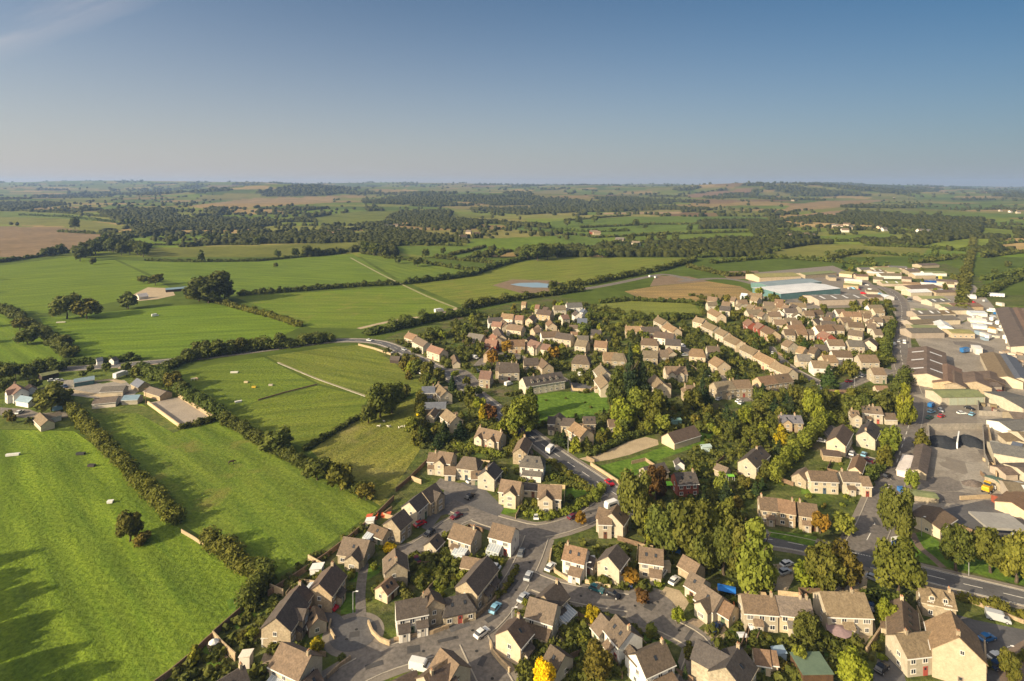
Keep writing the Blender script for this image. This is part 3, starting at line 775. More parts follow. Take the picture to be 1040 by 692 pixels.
# patchwork of far fields: jittered seeds, each with its own crop
_g = np.random.default_rng(5)
SX, SY = 300.0, 210.0
_nx, _ny = 76, 56
_ix, _iy = np.meshgrid(np.arange(_nx), np.arange(_ny), indexing='ij')
SEED = np.stack([(_ix - _nx / 2 + .5 * (_iy % 2) + _g.uniform(-.38, .38, _ix.shape)) * SX, (_iy + _g.uniform(-.38, .38, _ix.shape)) * SY], -1)
PAL = np.array([(.125, .175, .028), (.145, .18, .032), (.105, .15, .03), (.18, .185, .05), (.20, .185, .06), (.28, .205, .09), (.33, .24, .11), (.09, .13, .03), (.15, .165, .04), (.20, .135, .075)])
SCOL = PAL[_g.choice(len(PAL), _ix.shape, p=[.17, .16, .13, .13, .09, .09, .05, .08, .06, .04])] * _g.uniform(.85, 1.15, _ix.shape)[..., None]
_wx, _wy = SEED[..., 0], SEED[..., 1]
SWOOD = _g.random(_ix.shape) < np.clip(.0 + .10 * smooth(1700, 3600, _wy) + .05 * np.sin(_wx / 700) + .06 * np.sin(_wy / 600 + 1), 0, .5)
def patch(x, y):
    """colour, distance to field edge, wood flag"""
    i0 = np.floor(x / SX + _nx / 2).astype(int); j0 = np.floor(y / SY).astype(int)
    d1 = np.full(x.shape, 1e9); d2 = np.full(x.shape, 1e9); bi = np.zeros(x.shape, int); bj = np.zeros(x.shape, int)
    for di in (-2, -1, 0, 1, 2):
        for dj in (-2, -1, 0, 1, 2):
            i = np.clip(i0 + di, 0, _nx - 1); j = np.clip(j0 + dj, 0, _ny - 1); s = SEED[i, j]
            d = np.hypot((x - s[..., 0]), (y - s[..., 1]) * 1.25)
            c = d < d1; d2 = np.where(c, d1, np.minimum(d2, d)); d1 = np.where(c, d, d1); bi = np.where(c, i, bi); bj = np.where(c, j, bj)
    return SCOL[bi, bj], (d2 - d1) / 2, SWOOD[bi, bj]
FARF = [  # far fields seen clearly, outlined in photo pixels: colour, outline
    ((.30, .215, .105), [(193, 209), (255, 202), (345, 199), (336, 206), (250, 211), (205, 212)]),
    ((.20, .145, .092), [(-60, 229), (60, 231), (128, 240), (100, 247), (70, 255), (40, 262), (-60, 268)]),
    ((.16, .165, .045), [(-60, 219), (70, 222), (125, 229), (124, 235), (60, 230), (-60, 226)]),
    ((.13, .17, .04), [(-60, 213), (60, 217), (120, 224), (122, 227), (60, 222), (-60, 218)]),
    ((.13, .14, .035), [(147, 252), (250, 250), (368, 246), (356, 257), (262, 262), (150, 264)]),
    ((.13, .15, .035), [(312, 222), (360, 215), (410, 214), (380, 228), (330, 228)]),
    ((.105, .15, .03), [(560, 225), (640, 220), (705, 221), (715, 232), (660, 238), (590, 240), (558, 234)]),
    ((.12, .16, .03), [(610, 240), (700, 233), (760, 232), (770, 243), (690, 247), (612, 247)]),
    ((.28, .20, .105), [(802, 208), (840, 204), (905, 203), (850, 211), (795, 216)]),
    ((.25, .16, .10), [(692, 199), (730, 194), (772, 191), (760, 196), (705, 201)]),
    ((.26, .18, .11), [(840, 215), (866, 213), (850, 220), (806, 219)]),
    ((.30, .22, .13), [(612, 216), (690, 215), (690, 217), (612, 218)]),
    ((.22, .19, .07), [(440, 210), (560, 208), (540, 211), (470, 213)]),
    ((.20, .18, .07), [(540, 195), (575, 192), (572, 197), (542, 198)]),
    ((.12, .165, .03), [(830, 240), (905, 237), (912, 243), (840, 246)]),
    ((.13, .17, .03), [(718, 270), (790, 264), (880, 273), (840, 280), (730, 279)]),
    ((.16, .165, .045), [(780, 255), (830, 248), (945, 250), (935, 262), (830, 268), (782, 266)]),
    ((.12, .165, .03), [(855, 262), (980, 258), (985, 268), (880, 275), (850, 272)]),
    ((.12, .18, .02), [(985, 262), (1060, 250), (1100, 262), (1100, 278), (990, 290)]),
    ((.12, .19, .02), [(990, 300), (1060, 284), (1100, 286), (1100, 306), (1000, 306)]),
    ((.115, .165, .025), [(480, 243), (560, 240), (590, 250), (530, 257), (470, 252)]),
    ((.105, .15, .03), [(395, 250), (470, 250), (505, 256), (470, 264), (410, 258)]),
]
WOODS = [  # distant woods in photo pixels with how full they are
    (.95, [(700, 197), (760, 190), (830, 186), (900, 189), (960, 193), (900, 199), (800, 200), (720, 202)]),
    (.95, [(258, 196), (300, 189), (340, 189), (352, 196), (330, 199), (270, 200)]),
    (.85, [(365, 198), (440, 196), (470, 205), (455, 222), (405, 228), (372, 214)]),
    (.85, [(100, 216), (190, 212), (330, 212), (372, 218), (352, 226), (230, 226), (120, 226)]),
    (.8, [(130, 230), (250, 226), (345, 232), (372, 246), (250, 248), (150, 246)]),
    (.85, [(372, 228), (450, 222), (560, 230), (580, 240), (530, 252), (460, 246), (375, 252)]),
    (.9, [(365, 240), (400, 236), (402, 262), (368, 258)]),
    (.8, [(470, 203), (620, 200), (720, 205), (720, 213), (600, 215), (500, 220), (470, 215)]),
    (.75, [(690, 226), (760, 224), (830, 224), (870, 230), (850, 240), (760, 252), (700, 250)]),
    (.7, [(800, 222), (880, 215), (1000, 222), (995, 240), (920, 252), (880, 248)]),
    (.7, [(-60, 205), (60, 207), (110, 214), (40, 216), (-60, 212)]),
    (.8, [(530, 247), (560, 240), (590, 250), (600, 262), (560, 268), (525, 262)]),
    (.8, [(600, 252), (680, 246), (780, 250), (860, 255), (850, 262), (740, 264), (620, 262)]),
]
def clumps(x, y):
    return .55 * np.sin(x / 120 + y / 310 + 1.3 * np.sin(y / 420)) + .65 * np.sin(y / (42 + y / 40) + 1.6 * np.sin(x / 210)) + .35 * np.sin(x / 47 + y / 90)
def terrain():
    dps = np.concatenate([np.arange(4.6, 40, .4), np.arange(40, 76, .8), np.array([80, 90, 105, 125, 150, 200, 300, 450, 700, 1400])])
    Y = F * H / dps[::-1]; u = np.linspace(-1.35, 1.35, 560)
    yy, uu = np.meshgrid(Y, u, indexing='ij'); xx = uu * yy; zz = hgt(xx, yy)
    # edges of the patchwork are warped a little so that no hedge is ruler straight
    col, edge, wood = patch(xx + 25 * np.sin(yy / 180), yy + 25 * np.sin(xx / 230))
    px = CX + F * uu; py = YH + F * (H - zz) / yy
    cl = clumps(xx, yy)
    for d, P in WOODS:
        wood |= inpoly(px, py, P) & (cl > -.3)
    for c, P in FARF:
        k = inpoly(px, py, P); col[k] = np.array(c); wood[k] = False
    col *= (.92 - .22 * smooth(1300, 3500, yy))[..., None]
    col[wood] = (.030, .038, .016)
    near = yy < 900
    col[near] = (.075, .105, .022)
    nr, nc = yy.shape
    V = np.stack([xx, yy, zz], -1).reshape(-1, 3)
    i = np.arange(nr * nc).reshape(nr, nc)
    Fc = np.stack([i[:-1, :-1], i[:-1, 1:], i[1:, 1:], i[1:, :-1]], -1).reshape(-1, 4)
    m, t, b = nt('countryside')
    at = N(t, 'ShaderNodeAttribute', attribute_name='crop')
    c = mixc(t, ramp(t, noise(t, .012, 5), .3, .7), (.78, .8, .78), (1.2, 1.18, 1.15))
    c = mixc(t, 1.0, at.outputs['Color'], c, 'MULTIPLY')
    c = mixc(t, 1.0, c, mixc(t, ramp(t, noise(t, .08, 4), .3, .7), (.8, .82, .8), (1.2, 1.18, 1.15)), 'MULTIPLY')
    t.links.new(c, b.inputs['Base Color']); b.inputs['Roughness'].default_value = 1; b.inputs['Specular IOR Level'].default_value = .03
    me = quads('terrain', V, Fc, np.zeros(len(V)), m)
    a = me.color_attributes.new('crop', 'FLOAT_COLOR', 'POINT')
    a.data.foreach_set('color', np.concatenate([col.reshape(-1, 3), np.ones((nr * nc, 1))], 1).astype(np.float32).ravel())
    me.polygons.foreach_set('use_smooth', np.ones(len(Fc), bool))
    structure(obj('terrain', me))
terrain()

def blob_mass(name, P, hh, ww, label, seed, faces=1.0):
    """far woodland: each tree a small faceted crown of its own shape"""
    r = np.random.default_rng(seed); n = len(P)
    k = 9
    base = []
    for ring, (z, q) in enumerate(((.05, .6), (.4, 1.0), (.78, .78))):
        for i in range(6): base.append((q * math.cos(i * 1.0472 + ring * .5), q * math.sin(i * 1.0472 + ring * .5), z))
    base.append((0, 0, 1.0)); base = np.array(base)
    T = []
    for ring in (0, 1):
        for i in range(6):
            a, b_ = ring * 6 + i, ring * 6 + (i + 1) % 6; c, d = a + 6, b_ + 6; T += [(a, b_, d), (a, d, c)]
    for i in range(6): T.append((12 + i, 12 + (i + 1) % 6, 18))
    T = np.array(T); nb = len(base)
    V = base[None] * (1 + r.normal(0, .17, (n, nb, 1)))
    sx = (ww * r.uniform(.7, 1.3, n))[:, None]; sz = (hh * r.uniform(.65, 1.3, n))[:, None]
    rot = r.uniform(0, 6.28, n)[:, None]; x, y = V[..., 0] * sx, V[..., 1] * sx
    V = np.stack([x * np.cos(rot) - y * np.sin(rot) + P[:, :1], x * np.sin(rot) + y * np.cos(rot) + P[:, 1:2], V[..., 2] * sz + P[:, 2:3] - .3], -1)
    Fc = (T[None] + (np.arange(n) * nb)[:, None, None]).reshape(-1, 3)
    tone = np.repeat(np.clip(r.normal(.4, .3, n), 0, 1), nb)
    o = obj(name, quads(name, V.reshape(-1, 3), Fc, tone, LEAF)); o.color = (.42, .44, .46, 1)
    o['kind'] = 'stuff'; o['label'] = label; return o

def far_woods():
    r = np.random.default_rng(3)
    # candidates even over the ground as seen, then thinned
    n = 170000
    Y = F * H / (5.95 + 67 * r.random(n) ** 1.15); u = r.uniform(-1, 1, n); X = u * Y
    px = CX + F * u; py = YH + F * (H - hgt(X, Y)) / Y
    col, edge, wood = patch(X + 25 * np.sin(Y / 180), Y + 25 * np.sin(X / 230))
    clear = np.zeros(X.shape, bool)
    for c, P in FARF: clear |= inpoly(px, py, P)
    clump = clumps(X, Y)
    dens = np.where(wood, .8, 0.0)
    for d, P in WOODS: dens = np.where(inpoly(px, py, P) & ~clear, np.maximum(dens, np.where(clump > -.3, np.minimum(1, d * 1.1), .03)), dens)
    dens = np.where(clear, 0.0, dens)
    hed = (edge < 3.5 + Y / 900) & ~clear
    dens = np.maximum(dens, np.where(hed, np.clip(.30 + .45 * np.sin(X / 300 + Y / 410), 0.03, 1) * (1 - .45 * smooth(1800, 3500, Y)), 0)); dens = np.maximum(dens, np.where(~clear, .0012, .0))
    keep = (r.random(X.shape) < dens) & (Y > 900)
    X, Y, px, py = X[keep], Y[keep], px[keep], py[keep]; Z = hgt(X, Y)
    # thin to what the distance needs
    for lo, hi, nm, lab in ((900, 2000, 'woodland', 'dark tree belts and copses of the middle distance'), (2000, 4200, 'woodland', 'woods and hedgerow trees below the far hills'), (4200, 10400, 'woodland', 'blue hazy woods along the far hills')):
        q = (Y >= lo) & (Y < hi); P = np.stack([X[q], Y[q], Z[q]], 1)
        s = 5.6 if lo < 2000 else 8.0 if lo < 4000 else 15.0
        hh = 8.0 if lo < 2000 else 10.5 if lo < 4000 else 17.0
        print('woods', nm, len(P)); blob_mass(nm, P, np.full(len(P), hh), np.full(len(P), s), lab, int(lo))
far_woods()
# ------------------------------------------------------------------ near fields (outlines in photo pixels)
GR = lambda nm, c1, c2, **k: fieldmat(nm, c1, c2, **k)
bright, lush, olive, straw = (.135, .195, .018), (.115, .18, .018), (.135, .165, .028), (.20, .19, .05)
field_list = [
    ('meadow_near', [(-260, 432), (75, 438), (120, 470), (180, 535), (215, 560), (262, 592), (262, 612), (225, 640), (150, 706), (-700, 760), (-900, 520)], bright, (.135, .195, .022), dict(d=(20, 470, 130, 690), period=8, stripe=.30, tuft=1.6, patch=.45)),
    ('meadow_arena', [(84, 414), (140, 408), (182, 434), (216, 426), (232, 432), (300, 472), (384, 516), (330, 556), (268, 592), (232, 566), (182, 530), (120, 466)], (.13, .17, .026), (.12, .175, .022), dict(d=(200, 440, 330, 540), period=9, stripe=.22, fleck=(.17, .165, .04))),
    ('paddock_left', [(150, 384), (230, 368), (268, 363), (322, 391), (262, 407), (228, 418), (200, 405), (176, 396)], (.13, .17, .022), (.12, .165, .024), dict(d=(180, 400, 300, 400), period=10, stripe=.15)),
    ('paddock_middle', [(262, 408), (323, 392), (374, 404), (366, 420), (338, 438), (312, 456), (270, 440), (232, 421)], (.14, .17, .026), (.125, .165, .022), dict(d=(260, 420, 360, 410), period=10, stripe=.15)),
    ('paddock_back', [(271, 362), (340, 352), (372, 350), (398, 360), (428, 378), (432, 392), (402, 410), (376, 403), (324, 390)], (.145, .165, .03), (.13, .16, .026), dict(d=(280, 370, 400, 390), period=9, stripe=.2)),
    ('rough_paddock', [(316, 458), (340, 440), (374, 420), (404, 408), (426, 404), (430, 430), (434, 460), (420, 480), (402, 502), (386, 514), (352, 492)], (.19, .185, .045), (.15, .17, .03), dict(d=(330, 470, 420, 420), period=7, stripe=.2, tuft=1.8, patch=.7, fleck=(.22, .20, .07))),
    ('pasture_long', [(40, 322), (60, 322), (160, 312), (215, 308), (260, 318), (306, 332), (262, 352), (180, 364), (78, 362), (62, 348), (46, 334)], (.125, .185, .018), (.115, .175, .02), dict(d=(60, 340, 280, 330), period=14, stripe=.16)),
    ('pasture_corner', [(-160, 316), (6, 318), (40, 340), (64, 362), (60, 370), (-160, 374)], (.13, .185, .02), (.12, .18, .02), dict(d=(0, 330, 60, 365), period=10, stripe=.2)),
    ('pasture_upper', [(-160, 278), (0, 270), (72, 261), (116, 264), (150, 280), (176, 294), (120, 306), (60, 318), (-160, 320)], (.125, .175, .018), (.115, .165, .02), dict(d=(0, 290, 140, 280), period=16, stripe=.15)),
    ('pasture_strip', [(120, 264), (160, 266), (262, 266), (340, 259), (358, 258), (408, 289), (330, 292), (242, 299), (196, 292), (160, 282)], (.12, .17, .022), (.11, .16, .022), dict(d=(150, 270, 380, 280), period=16, stripe=.15)),
    ('pasture_middle', [(238, 302), (330, 296), (404, 291), (412, 290), (468, 314), (432, 321), (372, 334), (316, 333), (276, 316)], (.12, .175, .02), (.14, .175, .026), dict(d=(250, 310, 440, 310), period=15, stripe=.15, fleck=(.17, .18, .04))),
    ('pasture_wedge', [(362, 258), (400, 258), (440, 266), (484, 276), (446, 284), (412, 288)], (.11, .155, .024), (.12, .16, .024), dict(d=(370, 262, 460, 280), period=14, stripe=.12)),
    ('sports_field', [(418, 289), (480, 280), (520, 268), (562, 261), (640, 262), (706, 262), (668, 276), (618, 287), (572, 296), (520, 304), (474, 312)], (.155, .17, .03), (.135, .165, .026), dict(d=(430, 300, 680, 270), period=13, stripe=.14, fleck=(.17, .165, .04))),
    ('stubble_field', [(634, 296), (664, 291), (720, 286), (752, 291), (772, 301), (760, 307), (700, 307), (650, 303)], (.29, .20, .085), (.24, .17, .075), dict(d=(650, 300, 760, 300), period=7, stripe=.3, tuft=.5)),
    ('paddock_gold', [(600, 310), (640, 306), (704, 307), (712, 318), (702, 322), (640, 323), (604, 318)], (.17, .185, .04), (.15, .17, .035), dict(d=(610, 315, 700, 315), period=9, stripe=.15)),
]
for nm, P, c1, c2, kw in field_list:
    o = poly_sheet('field', P, GR(nm, c1, c2, **kw), .03); 
M_garden = fieldmat('gardens', (.075, .105, .022), (.10, .105, .04), big=.09, stripe=0, patch=.9, fleck=(.13, .105, .065), tuft=1.2)
M_lawn = fieldmat('lawn', (.10, .165, .02), (.085, .145, .02), stripe=0, big=.2, patch=.3, tuft=.5)
M_verge = fieldmat('verge', (.10, .13, .03), (.12, .13, .035), stripe=0, big=.2, patch=.5)
poly_sheet('garden_ground', [(150, 712), (222, 644), (262, 606), (300, 580), (384, 520), (426, 458), (430, 420), (434, 392), (376, 352), (400, 340), (470, 320), (560, 299), (600, 308), (606, 320), (712, 322), (716, 308), (762, 306), (800, 290), (960, 268), (992, 280), (1010, 300), (1180, 300), (1500, 720), (1300, 900), (150, 900)], M_garden, .04)
poly_sheet('farm_ground', [(-60, 376), (60, 372), (148, 366), (182, 398), (182, 404), (142, 410), (84, 414), (70, 436), (-60, 436)], fieldmat('farmgrass', (.09, .125, .022), (.10, .12, .03), stripe=0, big=.08, patch=.7), .035)

M_asph = surf('asphalt', (.115, .112, .114), (.09, .088, .092), .15, fine=1.5, finestr=.18, tint=False, rough=.8)
M_asph2 = surf('old_asphalt', (.18, .160, .142), (.135, .122, .112), .12, fine=1.0, finestr=.3, tint=False, rough=.85)
M_pave = surf('pavement', (.21, .185, .155), (.17, .15, .13), .3, fine=2, finestr=.15, tint=False)
M_kerb = surf('kerb_stone', (.40, .36, .30), (.32, .29, .24), .5, fine=2, finestr=.1, tint=False)
M_gravel = surf('gravel', (.42, .335, .22), (.34, .27, .175), .25, fine=2.2, finestr=.2, tint=False)
M_yard = surf('yard_concrete', (.29, .26, .22), (.205, .182, .155), .07, fine=.9, finestr=.25, tint=False)
M_dirt = surf('bare_earth', (.21, .15, .095), (.16, .115, .07), .15, fine=1.5, finestr=.3, tint=False, bump=.1)
M_sand = surf('arena_sand', (.34, .29, .235), (.28, .24, .195), .12, fine=1.4, finestr=.18, tint=False)
M_patio = surf('patio_slabs', (.30, .235, .165), (.245, .19, .135), .6, fine=2, finestr=.2, tint=False)
M_track = surf('chalk_track', (.33, .29, .16), (.23, .23, .11), .3, fine=1.2, finestr=.25, tint=False)
M_line = surf('road_paint', (.72, .70, .64), (.6, .58, .54), .8, fine=3, finestr=.15, tint=False)
M_drive = surf('block_paving', (.20, .15, .115), (.165, .125, .095), .5, fine=2.2, finestr=.2, tint=False)

# ------------------------------------------------------------------ roads
ROADS = []      # (points, width)
def road(px, w, pave=1.7, z=.10, mat=None, name='road', dash=False, edge=False):
    P = curve_pts(px, 4.0); mat = mat or M_asph
    if pave: ribbon('pavement', P, w + 2 * pave, M_pave, z - .03)
    ribbon(name, P, w, mat, z)
    ROADS.append((P, w, z, pave, dash, edge)); return P
road([(-40, 380), (40, 376.5), (110, 372), (190, 365), (255, 357), (300, 351), (345, 346), (385, 348), (415, 360), (450, 378), (478, 397), (505, 418), (535, 440), (565, 462), (595, 482), (625, 502), (660, 524), (710, 539), (755, 545), (800, 551), (850, 562), (900, 574), (960, 589), (1040, 608), (1130, 632)], 7.6, 1.8, .108, None, 'road', True, True)
road([(870, 566), (884, 542), (896, 512), (908, 478), (918, 448), (925, 424), (927, 404), (921, 384), (915, 360), (914, 335), (916, 315), (911, 302), (898, 293), (870, 288)], 9.0, 2.0, .104, M_asph2, 'road', True)
road([(290, 730), (335, 700), (368, 680), (400, 667), (440, 655), (470, 646), (494, 631), (512, 610), (528, 585), (538, 565), (545, 546)], 7.2, 2.0, .100, M_asph2)
road([(478, 644), (486, 660), (496, 680), (512, 710)], 7.0, 2.0, .096, M_asph2)
road([(455, 512), (475, 520), (495, 528), (520, 535), (545, 540), (572, 535), (600, 524), (618, 510), (630, 504)], 6.6, 1.8, .112, M_asph2)
road([(476, 524), (455, 534), (440, 545), (424, 556), (406, 562), (396, 566)], 5.2, 1.2, .116, M_asph2)
road([(536, 588), (560, 598), (585, 604), (610, 609), (638, 613), (656, 617)], 6.4, 1.6, .120, M_asph2)
road([(668, 632), (690, 642), (706, 652), (712, 664), (704, 690), (696, 712)], 5.8, 1.4, .124, M_asph2)
road([(367, 630), (366, 605), (368, 586), (371, 568)], 2.6, 0, .092, M_asph2, 'path')
road([(690, 286), (730, 283), (760, 287), (790, 298), (812, 312)], 7, 1.5, .118, M_asph2)
road([(470, 313), (520, 303), (560, 298), (610, 291), (655, 282), (676, 279), (700, 284)], 7, 1.2, .114, M_asph2)
road([(936, 405), (965, 402), (1000, 406), (1050, 404)], 10, 0, .106, M_yard, 'yard_lane')
road([(906, 376), (880, 384), (850, 394), (830, 388), (800, 372), (780, 352)], 5.5, 1.2, .122, M_asph2)
road([(870, 380), (850, 362), (838, 346), (812, 338)], 5.5, 1.2, .126, M_asph2)
road([(690, 352), (720, 372), (740, 392), (760, 408)], 5.0, 1.2, .128, M_asph2)
road([(575, 388), (545, 372), (520, 360), (500, 360), (486, 372)], 5.0, 1.0, .130, M_asph2)
road([(484, 392), (470, 378), (452, 376)], 5.0, .8, .099, M_asph2)
road([(838, 432), (850, 446), (862, 462), (884, 468), (908, 478)], 5.5, 1.2, .132, M_asph2)
road([(20, 407), (48, 402), (62, 396), (88, 400), (118, 404)], 3.4, 0, .07, M_gravel, 'farm_track')
road([(62, 396), (84, 390), (110, 386), (126, 389)], 3.2, 0, .066, M_gravel, 'farm_track')
road([(356, 262), (382, 276), (406, 288), (436, 302), (466, 314)], 2.4, 0, .06, M_track, 'footpath')
road([(364, 334), (400, 326), (440, 320), (466, 313)], 5, 0, .072, M_gravel, 'lay_by')
road([(120, 374), (145, 371), (180, 366)], 5, 0, .08, M_gravel, 'lay_by')
road([(282, 368), (320, 384), (374, 403)], 1.6, 0, .06, M_track, 'footpath')
road([(926, 541), (934, 556), (946, 566), (958, 577)], 2.0, 0, .09, M_drive, 'path')

def near_road(p, skip):
    for k, (P, w, *_r) in enumerate(ROADS):
        if k == skip: continue
        for a, b in zip(P, P[1:]):
            d = b - a; L2 = d.x * d.x + d.y * d.y
            if L2 == 0: continue
            t = max(0, min(1, ((p.x - a.x) * d.x + (p.y - a.y) * d.y) / L2))
            if math.hypot(p.x - a.x - t * d.x, p.y - a.y - t * d.y) < w / 2 + .25: return True
    return False
def dist_road(x, y):
    best = 1e9
    for P, w, *_r in ROADS:
        for a, b in zip(P, P[1:]):
            dx, dy = b.x - a.x, b.y - a.y; L2 = dx * dx + dy * dy
            if L2 == 0: continue
            t = max(0, min(1, ((x - a.x) * dx + (y - a.y) * dy) / L2))
            best = min(best, math.hypot(x - a.x - t * dx, y - a.y - t * dy) - w / 2)
    return best
TURN = []       # extra tarmac areas (world outlines) where no kerb runs
def kerbs():
    mk = MB(); mp = MB()
    for k, (P, w, z, pave, dash, edge) in enumerate(ROADS):
        if pave < 1.1: continue
        Q = resample(P, 2.0); nn = normals(Q)
        for sd in (-1, 1):
            for i in range(len(Q) - 1):
                a = Q[i] + nn[i] * sd * (w / 2 + .08); b = Q[i + 1] + nn[i + 1] * sd * (w / 2 + .08)
                if a.y > 520 or near_road((a + b) / 2, k): continue
                m = (a + b) / 2
                if any(inpoly(np.array([m.x]), np.array([m.y]), T)[0] for T in TURN): continue
                e = nn[i] * .14
                v = [(q.x + s * e.x, q.y + s * e.y, zz) for zz in (z - .02, z + .11) for q, s in ((a, -1), (b, -1), (b, 1), (a, 1))]
                mk.add(v, [(0, 1, 5, 4), (1, 2, 6, 5), (2, 3, 7, 6), (3, 0, 4, 7), (4, 5, 6, 7)])
        if dash:
            s = 0
            for i in range(0, len(Q) - 2, 4):
                if not near_road(Q[i], k) and Q[i].y < 900:
                    for a, b in ((Q[i], Q[i + 2]),):
                        n = nn[i] * .11
                        mp.add([(a.x - n.x, a.y - n.y, z + .008), (b.x - n.x, b.y - n.y, z + .008), (b.x + n.x, b.y + n.y, z + .008), (a.x + n.x, a.y + n.y, z + .008)], [(0, 1, 2, 3)])
        if edge:
            for sd in (-1, 1):
                for i in range(len(Q) - 1):
                    if Q[i].y > 420 or near_road(Q[i] + nn[i] * sd * w * .47, k): continue
                    a = Q[i] + nn[i] * sd * (w / 2 - .45); b = Q[i + 1] + nn[i + 1] * sd * (w / 2 - .45); n = nn[i] * .07
                    mp.add([(a.x - n.x, a.y - n.y, z + .008), (b.x - n.x, b.y - n.y, z + .008), (b.x + n.x, b.y + n.y, z + .008), (a.x + n.x, a.y + n.y, z + .008)], [(0, 1, 2, 3)])
    # broken give-way line at the mouth of the side road, and its middle line
    a, b = G(866, 562), G(894, 568)
    for i in range(10):
        p, q = a.lerp(b, i / 10), a.lerp(b, (i + .6) / 10)
        mp.add([(p.x, p.y, .118), (q.x, q.y, .118), (q.x, q.y + .35, .118), (p.x, p.y + .35, .118)], [(0, 1, 2, 3)])
    structure(obj('kerb', mk.mesh('kerb', [M_kerb]))); structure(obj('road_marking', mp.mesh('road_marking', [M_line])))

# areas of tarmac, paving and grass
def area(name, P, mat, z, turn=False):
    o = poly_sheet(name, P, mat, z)
    if turn: TURN.append([(G(x, y).x, G(x, y).y) for x, y in P])
    return o
def disc(name, px, py, r, mat, z, a0=0, turn=True):
    c = G(px, py); pts = [(c.x + r * math.cos(6.2832 * i / 40), c.y + r * math.sin(6.2832 * i / 40)) for i in range(40)]
    o = poly_sheet(name, pts, mat, z, raw=True)
    if turn: TURN.append(pts)
    return o
disc('pavement', 359, 644, 7.4, M_pave, .074, turn=False); disc('road', 359, 644, 5.7, M_asph, .133)
disc('pavement', 660, 619, 8.6, M_pave, .078, turn=False); disc('road', 660, 619, 7.0, M_asph2, .136)
area('road', [(374, 650), (392, 656), (402, 664), (380, 672), (360, 662)], M_asph2, .090, True)
area('driveway', [(310, 612), (330, 616), (346, 626), (352, 634), (342, 640), (330, 630), (312, 624)], M_asph, .142, True)
area('driveway', [(452, 498), (470, 490), (490, 495), (512, 516), (505, 528), (478, 530), (462, 520), (448, 524), (436, 540), (428, 536), (440, 516)], M_asph, .094, True)
area('driveway', [(447, 486), (470, 492), (482, 497), (460, 502), (440, 494)], M_asph2, .139, True)
area('driveway', [(452, 628), (470, 623), (478, 636), (458, 643)], M_asph, .145, True)
area('driveway', [(676, 596), (690, 600), (700, 612), (688, 632), (676, 626), (668, 606)], M_gravel, .082)
area('driveway', [(690, 636), (704, 628), (718, 632), (706, 641)], M_patio, .083)
area('driveway', [(716, 640), (732, 630), (738, 640), (732, 660), (718, 652), (714, 648)], M_gravel, .085)
area('yard', [(764, 588), (778, 574), (806, 572), (808, 584), (800, 600), (766, 600)], M_gravel, .062)
area('yard', [(846, 596), (868, 580), (882, 580), (880, 600), (890, 640), (874, 660), (862, 640)], M_gravel, .063)
area('yard', [(936, 602), (962, 606), (1040, 636), (1120, 662), (1160, 720), (990, 712), (978, 660), (950, 640)], M_asph, .064)
area('yard', [(1010, 668), (1040, 650), (1080, 665), (1080, 712), (1020, 712)], M_drive, .068)
area('yard', [(892, 668), (916, 672), (924, 712), (880, 712)], M_asph, .069)
area('green', [(516, 416), (536, 404), (560, 398), (616, 398), (630, 402), (622, 418), (602, 424), (560, 428), (540, 432), (520, 430)], M_lawn, .06)
area('yard', [(578, 388), (596, 384), (602, 396), (580, 398)], M_asph, .071)
area('gravel_drive', [(588, 466), (612, 460.5), (640, 448), (656, 444), (668, 447), (669, 452), (655, 456.5), (640, 462), (620, 467), (600, 470)], M_gravel, .061)
area('green', [(606, 474), (640, 466), (674, 454), (710, 440), (726, 436), (724, 448), (690, 460), (662, 470), (642, 486), (626, 490), (612, 482)], M_lawn, .052)
area('yard', [(936, 350), (970, 330), (1010, 318), (1100, 320), (1140, 400), (1160, 560), (1040, 548), (960, 530), (944, 520), (926, 520), (938, 470), (942, 420), (932, 396), (926, 370)], M_yard, .054)
area('yard', [(940, 280), (990, 290), (1010, 312), (970, 330), (934, 352), (922, 330), (920, 304)], M_yard, .052)
area('yard', [(942, 410), (992, 410), (992, 432), (940, 432)], M_pave, .066)
area('forecourt', [(948, 520), (1000, 508), (1060, 512), (1060, 548), (1010, 552), (966, 540)], M_asph, .067)
area('yard', [(756, 278), (846, 270), (880, 284), (900, 300), (884, 312), (820, 314), (770, 302)], M_pave, .051)
area('green', [(912, 544), (940, 540), (966, 560), (1060, 578), (1060, 600), (980, 580), (910, 566)], M_lawn, .058)
area('green', [(780, 538), (830, 546), (826, 556), (782, 546)], M_lawn, .2)
area('green', [(930, 604), (960, 606), (1040, 626), (1040, 640), (990, 630), (950, 618)], M_verge, .073)
area('riding_arena', [(148.5, 410), (180, 403.5), (216, 426), (182, 434)], M_sand, .075)
area('yard', [(40, 396), (62, 386), (84, 386), (104, 390), (126, 386), (140, 398), (126, 410), (104, 406), (74, 402), (50, 404)], M_conc, .058)
area('yard', [(0, 414), (30, 416), (40, 420), (70, 418), (72, 424), (40, 426), (0, 422)], M_pave, .06)
area('dirt', [(84, 414), (130, 410), (150, 414), (184, 437), (176, 440), (140, 420), (96, 420)], M_verge, .059)
area('dirt', [(500, 290), (520, 284), (560, 285), (582, 291), (566, 297), (530, 298)], M_dirt, .05)
area('dirt', [(134, 300), (150, 292), (174, 293), (178, 300), (160, 304), (140, 306)], M_gravel, .056)
area('dirt', [(666, 280), (700, 281), (720, 286), (660, 291)], M_dirt, .055)
area('dirt', [(730, 276), (770, 275), (772, 283), (740, 284)], M_dirt, .056)
